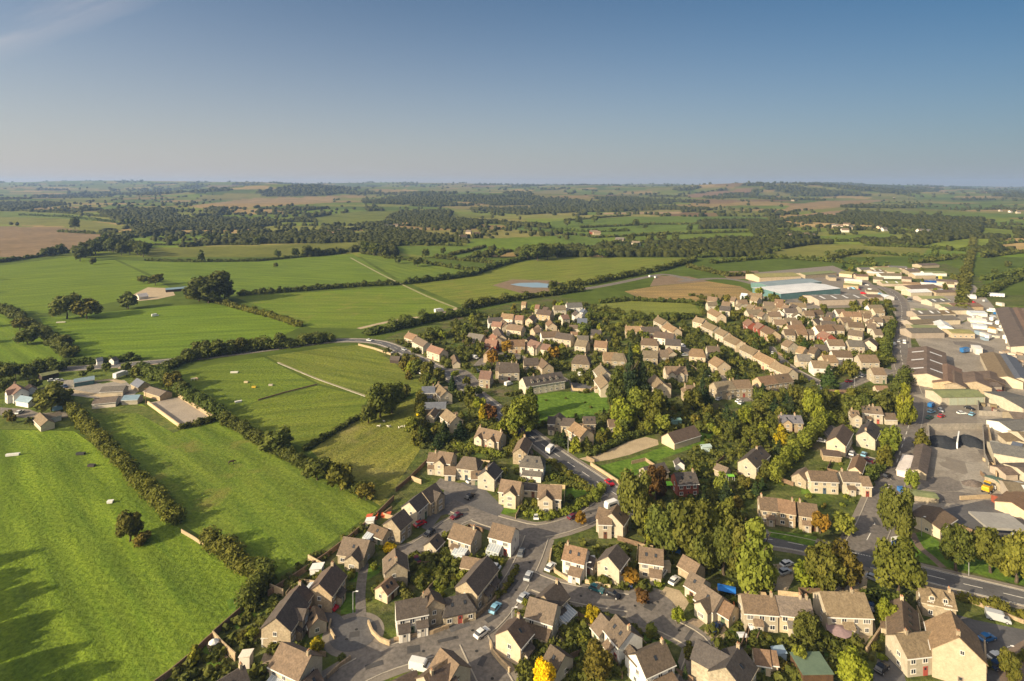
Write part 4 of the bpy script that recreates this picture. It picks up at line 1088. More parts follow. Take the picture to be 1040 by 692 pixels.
for P in ([(318, 640), (342, 648), (338, 660), (318, 656)], [(346, 604), (362, 602), (362, 624), (346, 624)], [(352, 580), (378, 572), (392, 578), (372, 590), (354, 592)], [(292, 640), (306, 622), (316, 640), (300, 650)], [(506, 508), (526, 506), (528, 520), (504, 524)], [(572, 492), (596, 490), (600, 500), (574, 510)], [(470, 495), (490, 496), (484, 508), (462, 506)], [(502, 585), (518, 582), (512, 600), (496, 608)], [(565, 660), (582, 650), (596, 662), (580, 676)], [(650, 646), (680, 642), (690, 650), (660, 662)],
          [(740, 640), (756, 642), (752, 662), (736, 656)], [(760, 644), (782, 646), (782, 664), (758, 660)], [(828, 650), (866, 650), (864, 668), (826, 668)], [(230, 610), (266, 600), (258, 630), (240, 640)], [(206, 660), (214, 640), (230, 670), (212, 684)], [(576, 566), (590, 590), (604, 594), (590, 576)], [(812, 486), (836, 484), (838, 502), (814, 502)]):
    area('lawn', P, M_lawn, .056)
for P in ([(209, 655), (215, 648), (232, 668), (218, 674)], [(566, 640), (580, 636), (584, 652), (570, 656)], [(470, 570), (478, 560), (488, 566), (476, 580)], [(268, 664), (284, 664), (282, 686), (262, 680)], [(572, 592), (584, 574), (592, 576), (584, 594)], [(624, 574), (640, 566), (642, 578), (628, 588)], [(466, 594), (480, 590), (476, 604), (462, 606)]):
    area('patio', P, M_patio, .076)
# pool-like covered lagoon
m_, t_, b_ = nt('lagoon_water'); b_.inputs['Base Color'].default_value = (.20, .29, .37, 1); b_.inputs['Roughness'].default_value = .5; b_.inputs['Specular IOR Level'].default_value = .2
pd = area('pond', [(518, 289), (528, 287.6), (546, 287.2), (558, 288.6), (565, 290.6), (556, 292.4), (540, 292.2), (526, 290.6)], m_, .09)
for k_, (x_, y_, w_m, d_m) in enumerate(((950, 470, 9, 6), (975, 474, 8, 7), (960, 492, 12, 6), (985, 420, 9, 5), (962, 340, 14, 18), (990, 352, 12, 14), (1010, 410, 9, 6), (948, 440, 5, 3), (1026, 470, 10, 14), (935, 310, 12, 14), (1000, 330, 9, 16), (965, 505, 14, 4))):
    c_ = G(x_, y_); r_ = random.Random(k_)
    pts_ = [(c_.x + w_m * .8 * math.cos(.5236 * i) * r_.uniform(.7, 1.2), c_.y + d_m * math.sin(.5236 * i) * r_.uniform(.7, 1.2)) for i in range(12)]
    poly_sheet('concrete_pad', pts_, (M_conc, M_pave, M_asph2)[k_ % 3], .0585 + .0004 * k_, raw=True)
# repaired patches, manhole lids and gully grates on the estate roads
M_patch = surf('tarmac_patch', (.075, .072, .072), (.06, .058, .06), .5, fine=2, finestr=.15, tint=False)
for k_, (x_, y_, l_, w_, a_) in enumerate(((520, 596, 6, 1.2, 1.1), (500, 628, 4, 1.6, .7), (455, 650, 5, 1.0, .3), (540, 556, 3, 2, 1.2), (600, 520, 5, 1.2, .4), (420, 660, 3, 2.2, .2), (470, 519, 4, 2, .3), (660, 616, 3, 2.4, .9), (700, 646, 4, 1, .9), (490, 672, 3, 1.4, 1.2), (620, 608, 5, 1, -.1), (890, 530, 5, 1.4, 1.3), (905, 485, 5, 1.4, 1.4), (560, 456, 6, 1.2, -.7), (360, 645, 2.4, 1.8, .2), (380, 676, 4, 1.4, .4))):
    c_ = G(x_, y_); u_ = Vector((math.cos(a_), math.sin(a_), 0)) * l_ / 2; v_ = Vector((-math.sin(a_), math.cos(a_), 0)) * w_ / 2
    poly_sheet('tarmac_patch', [tuple((c_ + p_)[:2]) for p_ in (u_ + v_, -u_ + v_, -u_ - v_, u_ - v_)], M_patch, .150 + .0004 * k_, raw=True)
for k_, (x_, y_) in enumerate(((524, 600), (506, 616), (480, 641), (462, 648), (538, 572), (430, 662), (645, 616), (668, 612), (590, 606), (690, 641), (708, 656), (362, 640), (352, 650), (484, 662), (500, 690), (600, 522), (470, 522), (440, 548))):
    disc('manhole', x_, y_, .38, M_tyre, .158 + .0003 * k_, turn=False)
kerbs()
S = 7.69
A1, A2, A3, A4, A5, A6, A7 = [(x, 600, 7.52) for x in (150, 260, 390, 520, 650, 780, 910)]
B1, B2, B3, B4 = [(x, 520, S) for x in (260, 380, 500, 620)]; B5 = (740, 500, S); B6 = (860, 520, 5.77)
Q2, Q3, Q4 = (260, 510, 3.804), (520, 510, 3.804), (780, 510, 3.804)
D1, D2, D3 = [(x, 440, S) for x in (400, 520, 640)]; D4 = (760, 420, S); D5 = (380, 310, S); D6 = (400, 370, S); D7 = (500, 300, S); D8 = (520, 370, S)
E1, E2, E3, E4, E5, E6, E7, E8 = (620, 300, S), (640, 370, S), (740, 290, S), (760, 350, S), (840, 260, S), (840, 330, S), (910, 280, S), (910, 350, S)
K1, K2, K3, K4 = (910, 430, S), (0, 370, S), (100, 370, S), (730, 260, S)
O = (0, 0, 1)
LM += [('the blue pond', 540, 290), ('the sand riding arena', 182, 418), ('the white and red farmhouse', 20, 398), ('the long white fronted house', 420, 612), ('the round turning circle', 358, 645),
       ('the bright yellow tree', 553, 680), ('the gravel drive', 632, 460), ('the red brick house', 695, 488), ('the village green', 575, 414), ('the white roofed factory', 808, 292), ('the dark copper tree', 670, 492),
       ('the rusty roofed hall', 945, 370), ('the black spoil heaps', 965, 452), ('the tall gabled barn house', 965, 650), ('the long dark roofed terrace', 546, 381), ('the blue slate cottage', 802, 424),
       ('the stepped village terrace', 770, 356), ('the four cottage row', 786, 612), ('the filling station forecourt', 1000, 534), ('the yellow digger', 1003, 493), ('the red garage door', 687, 580),
       ('the diagonal clipped hedge', 812, 458), ('the striped near meadow', 100, 560), ('the rough tufted paddock', 372, 462), ('the stone terrace above the main road', 800, 512), ('the grey leaning lollipop tree', 970, 552),
       ('the round cul-de-sac', 660, 618), ('the golden stubble field', 704, 297), ('the great corrugated shed', 1025, 320), ('the twin gabled stone house', 498, 440), ('the hay coloured paddock', 655, 314), ('the dark field wood', 110, 250),
       ('the white shed', 145, 299), ('the white front with a brown porch', 544, 472), ('the slated church hall', 612, 386), ('the blue awning', 738, 603)]

# ---------- near houses, bottom of the picture
house(A1, 500, 718, 742, 572, 8, 2, 'dark', 'stone', 'dark roofed house with a striped glass lean-to, beside the walled terrace by the meadow', cons=[(.2, 1, 8, 3)], ch='r')
house(Q2, 75, 450, 150, 345, 9.5, 2, 'dark', 'stone', 'long dark roofed stone house with a lit gable, beside the meadow hedge', wing=[(.35, 1.2, 4, -1)], porch=[(-.1, -1, 3, 1.2)])
house(Q2, 152, 345, 176, 314, 8, 2, 'dark', 'stone', look='short honey stone')
house(B1, 610, 405, 490, 567, 9, 2, 'dark', 'stone', 'dark roofed stone house with a white greenhouse behind, facing the small lawn', ch='', cons=[(.5, 1, 4, 3)], porch=[(0, -1, 3, 1.2)])
house(B1, 682, 195, 892, 225, 9.5, 1, 'brown', 'stone', 'brown roofed bungalow with one front gable, on the meadow edge', wing=[(.75, 2.2, 5.0, -1)], ev=3.2)
house(B2, 132, 60, 232, -22, 8.5, 2, 'dark', 'stone', 'dark roofed house with a bright lit gable, beside the red parked car')
house(B2, -20, 92, 110, 145, 5.6, 1, 'brown', 'cream', 'low cream garage block with a white lean-to, beside the meadow hedge', noun='garage block', cons=[(-.9, -1, 2.6, 2.2)], win=True)
house(B2, 622, 88, 802, 142, 8.5, 2, 'brown', 'cream', 'brown roofed house with a white conservatory on its front, above the leafy gardens', cons=[(.55, -1, 4, 3)])
house(B3, 2, 85, 182, 130, 8.2, 2, 'brown', 'white', 'white fronted brown roofed house beside the road junction', cons=[(-.7, -1, 4, 3)])
house(B2, 163, 285, 172, 402, 8, 2, 'brown', 'stone', 'steep gabled stone house facing the viewer, in the middle of the leafy close')
house(B2, 138, 505, 50, 582, 5.5, 1, 'brown', 'cream', 'small lit garage below the steep gabled house', noun='garage', gar=True)
house(B2, 500, 168, 432, 238, 5.5, 1, 'dark', 'cream', 'small dark roofed garage at the mouth of the upper close', noun='garage', gar=True)
house(B2, 888, 345, 716, 548, 8.5, 2, 'dark', 'stone', 'long dark roofed house with a glowing end gable, above the blue moving car', porch=[(-.2, -1, 3, 1.2), (.7, -1, 3, 1.2)])
house(B2, 690, 345, 840, 372, 5.5, 1, 'brown', 'stone', 'low brown roofed outbuilding behind the long dark roofed house', noun='outbuilding', win=False)
LM_white = house(A3, 85, 88, 330, 42, 7.6, 2, 'dark', 'white', 'long white fronted house with a stone cross gable, above the bend of the road', porch=[(-.85, -1, 2.6, 2.0), (.95, -1, 2.6, 1.4)])
house(A3, 338, -18, 384, 72, 7.5, 2, 'brown', 'stone', 'stone cross gable house joined to the white fronted house', wing=[])
house(A3, 480, 55, 640, 22, 8, 1, 'dark', 'stone', 'low hipped dark red roofed annexe between two houses', hip=2.0, ev=3.0, noun='annexe')
house(Q2, 222, 402, 240, 452, 5.4, 1, 'brown', 'cream', 'pale garage beside the white fronted house', noun='garage', gar=True)
house(A3, 430, 440, 576, 572, 8.5, 2, 'brown', 'cream', 'brown roofed house at the foot of the picture where the road forks', wing=[(-.2, 3.5, 6.5, -1)])
house(A3, 335, 655, 512, 554, 7, 2, 'dark', 'stone', look='broad gabled honey stone')
house(A3, 92, 692, 250, 612, 6.5, 1, 'dark', 'stone', 'long dark roofed garage beside the white parked van', noun='garage', win=False)
house(A2, 190, 395, 425, 500, 9, 2, 'brown', 'cream', 'brown roofed cream house with a pyramid topped greenhouse, near the turning circle', cons=[(-.6, -1, 4.5, 3.5)])
house(A2, 365, 690, 470, 600, 5.5, 1, 'dark', 'cream', 'dark roofed garage beside the bottom road', noun='garage', gar=True)
house(Q3, -18, 495, 34, 438, 9, 2, 'dark', 'cream', 'dark roofed cream house on the outer side of the road fork', porch=[(0, -1, 3, 1.2)])
house(A4, 132, 48, 348, 112, 8.5, 2, 'brown', 'cream', 'cream house with a brown roof and a dark lean-to, between the road and the conservatory', porch=[(.3, -1, 6, 2.6)])
house(Q3, 182, 308, 122, 362, 8.2, 2, 'dark', 'stone', 'dark roofed house at the corner with a teal lean-to conservatory', cons=[(.3, -1, 5, 3)])
house(A4, 292, 412, 408, 500, 7.5, 1, 'brown', 'cream', 'small brown roofed garage behind the bright yellow tree', noun='garage', ev=3)
house(A4, 678, 172, 748, 250, 7.5, 1, 'brown', 'cream', 'low lit house joined to the tall white sided house', ev=3.4)
house(A4, 790, 182, 912, 318, 8.5, 2, 'brown', 'white', 'tall house with a bright white side wall, beside the round golden bush')
house(Q3, 478, 590, 592, 540, 8.5, 2, 'brown', 'white', 'brown roofed house with a white end wall and a lean-to porch, at the bottom edge', porch=[(.4, -1, 5, 2.4)], wing=[(-.95, 1.0, 3, 1)])
house(A5, 762, 418, 655, 590, 9.5, 2, 'dark', 'stone', 'large dark roofed house with a lit low wing, beside the forked drive', wing=[(.1, 4.5, 7, 1)])
house(A5, 862, 442, 990, 462, 5.6, 1, 'brown', 'cream', 'low brown garage behind the large dark roofed house', noun='garage')
house(Q3, 660, 203, 728, 243, 6.5, 1, 'brown', 'stone', 'brown roofed garage with a bright red door, beside the dense wood', noun='garage', ev=3, win=False)
house(Q3, 688, 268, 748, 302, 7.5, 1, 'brown', 'cream', 'low cream house between the red door garage and the gabled bungalow', ev=3.4)
house(Q3, 735, 315, 812, 368, 8.5, 1, 'brown', 'cream', 'long brown roofed bungalow with one cream front gable, facing the cul-de-sac', wing=[(.45, 1.6, 4.6, -1)], ev=3.4)
house(Q3, 815, 377, 858, 402, 6.5, 1, 'brown', 'cream', 'brown roofed garage with a white window, at the end of the bungalow', noun='garage')
house(Q3, 490, 172, 586, 186, 8, 2, 'brown', 'cream', 'cream house with a narrow front porch, beside the white parked car', porch=[(.7, -1, 3, 2.4)])
house(Q3, 408, 164, 370, 212, 8.5, 2, 'dark', 'cream', 'pink cream gable house with its gable towards the cul-de-sac, beside the stone balcony', porch=[(0, -1, 2.6, 1.5)])
house(Q3, 205, 162, 292, 184, 8, 2, 'brown', 'white', 'white fronted house on the walled corner plot', porch=[(.75, -1, 3.4, 2.6)])
house(Q3, 292, 205, 322, 218, 5, 1, 'dark', 'cream', 'dark roofed garage between the corner house and the gable house', noun='garage', gar=True)
house(Q3, 384, 45, 408, 10, 9.5, 2, 'brown', 'cream', 'square house with two gables, in front of the dense wood', wing=[(-.2, 1.5, 6, 1)])
house(Q3, 330, 40, 384, 42, 7, 2, 'brown', 'cream', look='square gabled cream')
# cottage row and gabled barn group
house(O, 752, 603.5, 787, 606, 8, 2, 'brown', 'cream', 'cream cottage with a brown roof, end of the row beside the orange shed', ch='r', porch=[(-.3, -1, 2, 1.2)])
house(O, 787, 605, 823, 609, 8, 2, 'grey', 'cream', 'grey roofed cream cottage with two chimneys, end of the row facing leafy gardens', ch='qr')
house(A6, 392, 8, 738, 20, 10.5, 2, 'tan', 'cream', 'wide stone roofed cream house with one ridge chimney and a garden awning', ch='q')
house(Q4, 516, 370, 526, 498, 8, 2, 'brown', 'stone', 'long house with roof windows in its sunny slope, beside the lime green tree', sky=-4, ev=4.6)
house(Q4, 492, 515, 632, 500, 8.5, 2, 'tan', 'cream', 'stone roofed cottage with a tall pale chimney, joined to the tall gabled barn house', ch='p')
barn_ = house(Q4, 706, 420, 738, 525, 12.5, 2, 'tan', 'cream', 'tall gabled barn house with a great blank lit gable facing the viewer', ch='r' , ev=7.2, rise=4.6, win=False)
obj('window', WIN, barn_, (FOOT[-1][2] / 2, .6, 7.4), math.pi / 2, (.8, 1, 1)); obj('door', DOOR, barn_, (FOOT[-1][2] / 2, .3, .02), math.pi / 2, color=(.5, .45, .4))
house(Q4, 580, 322, 716, 350, 7.5, 2, 'tan', 'stone', 'low stone house with two dormers, beside the main road', dormer=2, ev=4.0, ch='r')
house(A6, -40, 452, 50, 462, 5, 1, 'brown', 'cream', 'small brown roofed outhouse behind the cottage gardens', noun='outhouse', win=False)
house(Q4, 600, 62, 665, 22, 12, 1, 'brown', 'cream', 'low brown roofed filling station shop beside the forecourt', noun='shop building', ev=3.4, rise=1.6, win=True)
# upper close
house(D1, 342, 140, 470, 158, 8.5, 2, 'brown', 'cream', 'cream house with a stepped front gable, top of the close beside the rough paddock', wing=[(-.6, 1.5, 4.4, -1)])
house(D1, 272, 152, 345, 156, 7, 2, 'brown', 'cream', look='short cream')
house(D1, 402, 262, 492, 266, 6, 1, 'brown', 'cream', 'cream garage joined to the stepped gable house', noun='garage', gar=True)
house(D1, 532, 182, 650, 196, 9, 2, 'brown', 'cream', 'hipped cream house in the middle of the close', hip=1.6)
house(D1, 600, 300, 690, 296, 5.6, 1, 'brown', 'cream', 'cream garage beside the white parked car in the close', noun='garage', gar=True)
house(D1, 782, 225, 717, 296, 8.5, 2, 'dark', 'cream', 'tall cream gable house with a dark roof and a pale chimney, in the close', ch='l', porch=[(0, -1, 2.4, 1.2)])
house(D1, 836, 360, 1000, 384, 8.5, 2, 'brown', 'cream', 'cream house with a pointed front gable, beside the clipped garden hedge', wing=[(.55, 1.6, 4.8, -1)])
house(D2, 82, 388, 205, 398, 6, 1, 'dark', 'cream', 'dark flat looking garage link between two gabled houses', noun='garage', ev=3, rise=1.2, gar=True)
house(D2, 202, 400, 390, 412, 9, 2, 'brown', 'cream', 'broad brown roofed house with a front gable, beside the flower garden by the main road', wing=[(-.6, 1.6, 5, -1)])
house(D1, 214, 462, 118, 542, 8, 2, 'dark', 'cream', 'dark roofed house with a cream end gable, lowest of the close beside the paddock fence')
house(D1, 326, 390, 220, 462, 9, 2, 'dark', 'stone', 'large dark roofed house facing the paved court of the close', wing=[(.6, 1, 5, -1)])
house(D6, 662, 492, 852, 532, 9, 2, 'brown', 'cream', 'twin gabled stone house behind a long clipped hedge', ch='lr', wing=[(-.9, 1.4, 4, -1), (.65, 1.4, 4, -1)])
house(D2, 92, 176, 232, 188, 8.5, 2, 'grey', 'white', 'white walled hipped house with a long brown porch, beside the main road', ch='l', hip=1.5, porch=[(.4, -1, 7, 2.2)])
house(D2, 102, 26, 58, 118, 7, 2, 'brown', 'stone', 'narrow steep gabled house above the white hipped house')
house(D3, 342, 312, 508, 302, 8.5, 2, 'dark', 'brick', 'red brick house with a dark roof and creeper, beside the copper tree', ch='r')
house(D3, 100, 268, 268, 228, 7, 1, 'dark', 'stone', 'dark roofed outbuilding half hidden behind the copper tree', ev=3.4, noun='outbuilding', win=False)
house(D3, 376, 190, 392, 225, 4.2, 1, 'dark', 'white', 'tiny white gabled shed behind the red brick house', noun='shed', win=False, ev=2.4)
house(E2, 292, 540, 500, 478, 9.5, 1, 'dark', 'cream', 'long low barn with a lit cream gable, at the end of the gravel drive', ev=3.2, noun='barn', win=False)
house(D3, 910, 195, 1020, 98, 9, 2, 'dark', 'cream', 'dark roofed house with a bright lit gable, beside the diagonal clipped hedge', ch='q', sky=2)
house(D3, 672, 236, 770, 275, 4.6, 1, 'brown', 'stone', 'small brown shed among the trees beyond the red brick house', noun='shed', win=False)
# ---------- D4 and around the side road
house(D4, 462, 446, 680, 456, 7.5, 2, 'brown', 'cream', 'long white fronted terrace with a brown roof, above the stone terrace', noun='terraced house')
house(D4, 710, 452, 862, 458, 7.5, 2, 'brown', 'cream', 'white fronted pair of cottages beyond a narrow gap in the terrace', noun='terraced house')
house(D4, 862, 490, 940, 494, 7, 2, 'brown', 'cream', 'lower end cottage of the white fronted terrace, nearest the side road', noun='terraced house', ev=4.4)
house(D4, 448, 420, 392, 470, 6.5, 1, 'brown', 'stone', 'small gabled wing house behind the white fronted terrace', ev=3.4)
house(D4, 742, 86, 682, 188, 9, 2, 'dark', 'cream', 'dark roofed house with a bright gable, in the courtyard beside the diagonal hedge', door=False)
house(E4, 790, 512, 862, 518, 7, 2, 'brown', 'cream', look='narrow cream', wing=[(-.8, 1.0, 4.5, -1)])
house(E4, 872, 474, 960, 482, 8, 2, 'brown', 'cream', look='broad cream')
house(E4, 955, 482, 1036, 488, 8, 2, 'brown', 'cream', look='broad cream')
house(E6, 430, 690, 530, 692, 6.5, 1, 'brown', 'cream', noun='garage', win=False)
house(D4, 962, 58, 915, 140, 9, 2, 'dark', 'cream', 'dark roofed house with a white gable and roof windows, beside the side road', sky=3)
house(D4, 240, 12, 412, 18, 7.5, 2, 'slate', 'stone', 'blue slate roofed cottage with an end gable and chimneys, deep in gardens', ch='lq', wing=[(-.95, 1.0, 4.5, -1)])
house(D4, 868, 325, 832, 420, 5.5, 1, 'brown', 'cream', 'narrow garage beside the two white parked cars', noun='garage', win=False)
house(D4, 570, 285, 716, 300, 7, 1, 'dark', 'stone', 'low dark roofed garage range in the courtyard', noun='garage range', ev=2.6, rise=1.0, win=False)
house(B5, 232, 34, 378, 50, 8.5, 2, 'brown', 'stone', look='stone', noun='cottage', name='terraced_house', ch='l')
house(B5, 378, 50, 520, 74, 8.5, 2, 'brown', 'stone', look='stone', noun='cottage', name='terraced_house', ch='r')
house(B5, 532, 76, 690, 98, 8.5, 2, 'brown', 'stone', look='stone', noun='cottage', name='terraced_house', ch='l')
# ---------- along the main road, upper left
for a in ((265, 212, 335, 235), (332, 245, 420, 290), (442, 312, 545, 345)): house(D5, *a, 7, 2, 'red' if a[0] > 440 else 'brown', 'cream', ch='l', look='cream cottage')
house(D5, 870, 266, 966, 272, 8.5, 2, 'red', 'brick', ch='m'); house(D5, 895, 360, 925, 326, 7, 2, 'brown', 'stone'); house(D5, 830, 512, 920, 518, 8.5, 2, 'red', 'stone', ch='r')
house(D6, 812, 2, 975, -4, 9, 2, 'dark', 'cream', ch='l')
house(D5, 625, 385, 645, 440, 4.5, 1, 'brown', 'cream', noun='garage', win=False)
house(D5, 130, 398, 205, 402, 4.5, 1, 'dark', 'dark', noun='field shelter', win=False, ev=2.2)
house(D6, 217, 178, 322, 172, 7.5, 2, 'slate', 'cream', 'slate roofed house with a narrow lit gable, beside the paddock')
house(D6, 345, 150, 412, 212, 8, 2, 'tan', 'cream', 'stone roofed house with a lit dormer slope, joined to the slate roofed house', dormer=-1, ch='l')
house(D6, 240, 300, 410, 296, 7, 1, 'slate', 'stone', 'long low slate roofed range beside the paddock', ev=3.2, win=False, noun='outbuilding')
house(D6, 322, 340, 282, 392, 5, 1, 'brown', 'cream', noun='garage', win=False)
house(D6, 412, 350, 492, 410, 8.5, 2, 'tan', 'cream', 'stone roofed house with one dormer and a blue door, above the yellow bush', dormer=-1, ch='r')
# ---------- D7 / D8 centre top
for a in ((182, 156, 246, 160, 7, 2, 'red', 'cream'), (336, 74, 372, 76, 7, 2, 'red', 'cream'), (285, 178, 318, 148, 6, 2, 'brown', 'cream'), (450, 190, 470, 218, 7, 2, 'brown', 'cream'), (532, 156, 590, 150, 7, 2, 'red', 'cream'), (648, 122, 672, 140, 6, 2, 'dark', 'white'),
          (662, 180, 742, 182, 8, 1, 'slate', 'stone'), (40, 250, 72, 310, 7, 2, 'dark', 'cream'), (85, 190, 110, 225, 6, 2, 'brown', 'cream'), (2, 205, 80, 212, 7, 2, 'red', 'cream'), (312, 258, 366, 250, 7, 2, 'brown', 'stone'), (358, 228, 372, 252, 5, 2, 'brown', 'cream'), (262, 345, 310, 310, 7, 2, 'brown', 'stone'),
          (385, 490, 436, 536, 7, 2, 'brown', 'stone'), (800, 354, 902, 362, 8, 2, 'brown', 'cream'), (862, 446, 980, 448, 9, 2, 'tan', 'stone'), (0, 300, 40, 330, 7, 2, 'red', 'cream'),
          (230, 50, 268, 52, 6, 2, 'tan', 'cream'), (400, 90, 440, 95, 6, 2, 'dark', 'cream'), (700, 105, 730, 112, 6, 2, 'slate', 'white'), (565, 95, 590, 100, 6, 1, 'slate', 'white')):
    house(D7, *a[:4], a[4], a[5], a[6], a[7])
house(D7, 600, 232, 690, 236, 5, 1, 'brown', 'cream', noun='garage', win=False); house(D7, 610, 285, 670, 288, 4, 1, 'brown', 'cream', noun='shed', win=False)
house(D7, 300, 345, 382, 372, 8, 2, 'red', 'cream', 'pink tiled house with two small wings, amid the upper gardens', wing=[(.8, 1.5, 4, -1)])
house(D7, 392, 378, 458, 388, 7, 2, 'red', 'cream')
house(D7, 32, 522, 200, 530, 9, 2, 'dark', 'stone', 'dark red roofed house with a lit end gable and two chimneys', ch='qr'); house(D7, 242, 492, 360, 490, 8, 2, 'dark', 'stone', ch='l')
house(D7, 650, 464, 742, 470, 10, 2, 'brown', 'stone', 'hipped stone house above the village green court', hip=2.5, ch='q')
house(D8, 690, 2, 742, 62, 8.5, 2, 'tan', 'cream', 'slated church hall with stepped gables, behind the village green', ev=5.5, door=False)
house(D8, 696, 76, 752, 148, 8, 2, 'tan', 'cream', look='pale gabled cream', ev=5)
house(D8, 80, 106, 385, 60, 9, 2, 'dark', 'cream', 'long dark roofed terrace with many dormers and a lit end gable, beside the green', dormer=5, ch='p', noun='terrace')
house(D8, 280, 408, 342, 412, 7, 2, 'dark', 'cream', look='narrow gabled cream'); house(D8, 372, 378, 358, 412, 7.5, 2, 'brown', 'cream', look='steep gabled cream')
house(D8, 382, 420, 490, 426, 7.5, 2, 'dark', 'stone'); house(D8, 488, 450, 588, 512, 9, 2, 'tan', 'cream', 'stone roofed house with three lit dormers, beside the gravel drive', dormer=-3, ch='q'); house(D8, 552, 410, 650, 410, 7, 2, 'dark', 'stone')
house(D8, 745, 432, 856, 430, 7, 1, 'brown', 'stone', 'brown roofed single storey range, beyond the gravel drive', ev=3, noun='outbuilding')
# ---------- E1..E4 middle right
row = [(E1, 368, 165, 438, 200), (E1, 440, 215, 522, 258), (E1, 665, 168, 742, 188), (E1, 742, 206, 836, 246), (E1, 850, 258, 920, 290), (E1, 922, 312, 1010, 352), (E3, 4, 382, 98, 432), (E3, 122, 458, 232, 508), (E3, 232, 518, 366, 582), (E3, 356, 592, 500, 655)]
for r_ in row: house(*r_, 7.5, 2, 'tan', 'cream', look='stepped terrace', noun='terraced house', group='stepped terraces of the village', ch='l')
for a in ((250, 336, 360, 342, 8.5, 2, 'brown', 'cream', dict(hip=1.5, ch='l')), (250, 432, 366, 436, 8, 2, 'tan', 'stone', {}), (372, 428, 450, 430, 8, 2, 'brown', 'stone', {}), (20, 452, 110, 456, 8.5, 2, 'tan', 'stone', dict(hip=1.5)), (628, 416, 728, 424, 9, 2, 'tan', 'cream', dict(hip=1.5)),
          (815, 476, 888, 518, 8.5, 2, 'tan', 'cream', {}), (422, 556, 588, 556, 8.5, 2, 'brown', 'cream', dict(wing=[(-.8, 1, 4.5, -1), (.5, 1, 4, -1)], ch='q')), (790, 102, 868, 142, 8, 2, 'tan', 'cream', {}), (752, 52, 830, 52, 7.5, 2, 'tan', 'cream', {}), (872, 48, 940, 55, 7, 2, 'brown', 'cream', {}),
          (855, 82, 940, 90, 8, 2, 'dark', 'cream', {}), (1000, 60, 1030, 70, 7, 2, 'tan', 'cream', {}), (455, 405, 490, 440, 5, 1, 'brown', 'cream', {})):
    house(E1, *a[:4], a[4], a[5], a[6], a[7], **a[8])
house(E2, 192, 80, 258, 148, 8.5, 2, 'tan', 'cream', wing=[(.5, 1, 4, 1)]); house(E2, 432, 166, 496, 166, 9, 2, 'brown', 'stone', 'hipped stone house with two end chimneys, above the tree belt', ch='lr', hip=1.5)
house(E2, 648, 142, 790, 128, 8, 2, 'tan', 'stone', ch='r', noun='terraced house'); house(E2, 790, 126, 930, 122, 8, 2, 'brown', 'stone', ch='l', noun='terraced house'); house(E4, 68, 256, 190, 240, 8, 2, 'brown', 'stone', ch='r', noun='terraced house'); house(E4, 190, 240, 312, 226, 8, 2, 'brown', 'stone', ch='l', noun='terraced house')
for a in ((65, 112, 142, 112, 'brown', 'cream'), (182, 86, 242, 96, 'tan', 'cream'), (160, 146, 208, 160, 'tan', 'cream'), (205, 166, 266, 170, 'brown', 'cream'), (270, 126, 356, 130, 'brown', 'cream'), (360, 106, 430, 112, 'brown', 'cream'), (300, 206, 400, 206, 'brown', 'cream'), (532, 206, 545, 222, 'tan', 'white'),
          (486, 272, 570, 276, 'brown', 'white'), (350, 266, 450, 270, 'brown', 'cream'), (425, 342, 508, 344, 'brown', 'cream'), (522, 342, 604, 344, 'brown', 'cream'), (615, 342, 660, 344, 'brown', 'cream'), (450, 422, 508, 446, 'brown', 'cream'), (652, 264, 700, 256, 'dark', 'cream'), (770, 206, 822, 214, 'dark', 'white'),
          (548, 474, 606, 488, 'tan', 'cream'), (640, 476, 700, 490, 'brown', 'cream'), (732, 354, 800, 384, 'red', 'brick'), (762, 422, 890, 424, 'brown', 'white'), (800, 506, 950, 510, 'brown', 'white'), (180, 226, 200, 244, 'brown', 'cream'), (370, 172, 395, 190, 'tan', 'white'), (100, 60, 150, 66, 'white', 'white'), (430, 150, 480, 160, 'brown', 'stone'),
          (20, 90, 60, 95, 'brown', 'cream'), (250, 205, 290, 215, 'brown', 'cream'), (500, 145, 540, 160, 'dark', 'cream')):
    house(E3, *a[:4], 8, 2, a[4], a[5])
house(E3, 152, 260, 192, 290, 8, 2, 'red', 'brick', 'red brick end house of the short stepped row', noun='terraced house'); house(E3, 222, 284, 274, 310, 8, 2, 'red', 'brick', 'red brick middle house of the short stepped row', noun='terraced house'); house(E3, 290, 314, 364, 356, 8.5, 2, 'brown', 'stone', 'honey stone lower end house of the short stepped row', noun='terraced house')
for a in ((115, 434, 190, 436), (196, 436, 264, 440), (278, 448, 338, 452), (155, 514, 280, 520), (168, 574, 285, 590), (342, 492, 366, 512), (312, 522, 385, 530), (355, 572, 420, 574)): house(E5, *a, 8, 2, 'brown', 'cream', look='cream fronted')
house(E6, 325, 122, 340, 96, 9, 2, 'brown', 'cream', 'pale gabled house facing the viewer, beside the parked cars of the side road'); house(E6, 235, 234, 382, 236, 8.5, 2, 'brown', 'cream', look='wide cream fronted'); house(E6, 335, 334, 438, 336, 8, 2, 'brown', 'cream', look='wide cream fronted')
house(E6, 0, 508, 150, 510, 5.5, 1, 'brown', 'cream', noun='garage range', win=False); house(E6, 370, 476, 470, 478, 5.5, 1, 'brown', 'cream', noun='garage range', win=False)
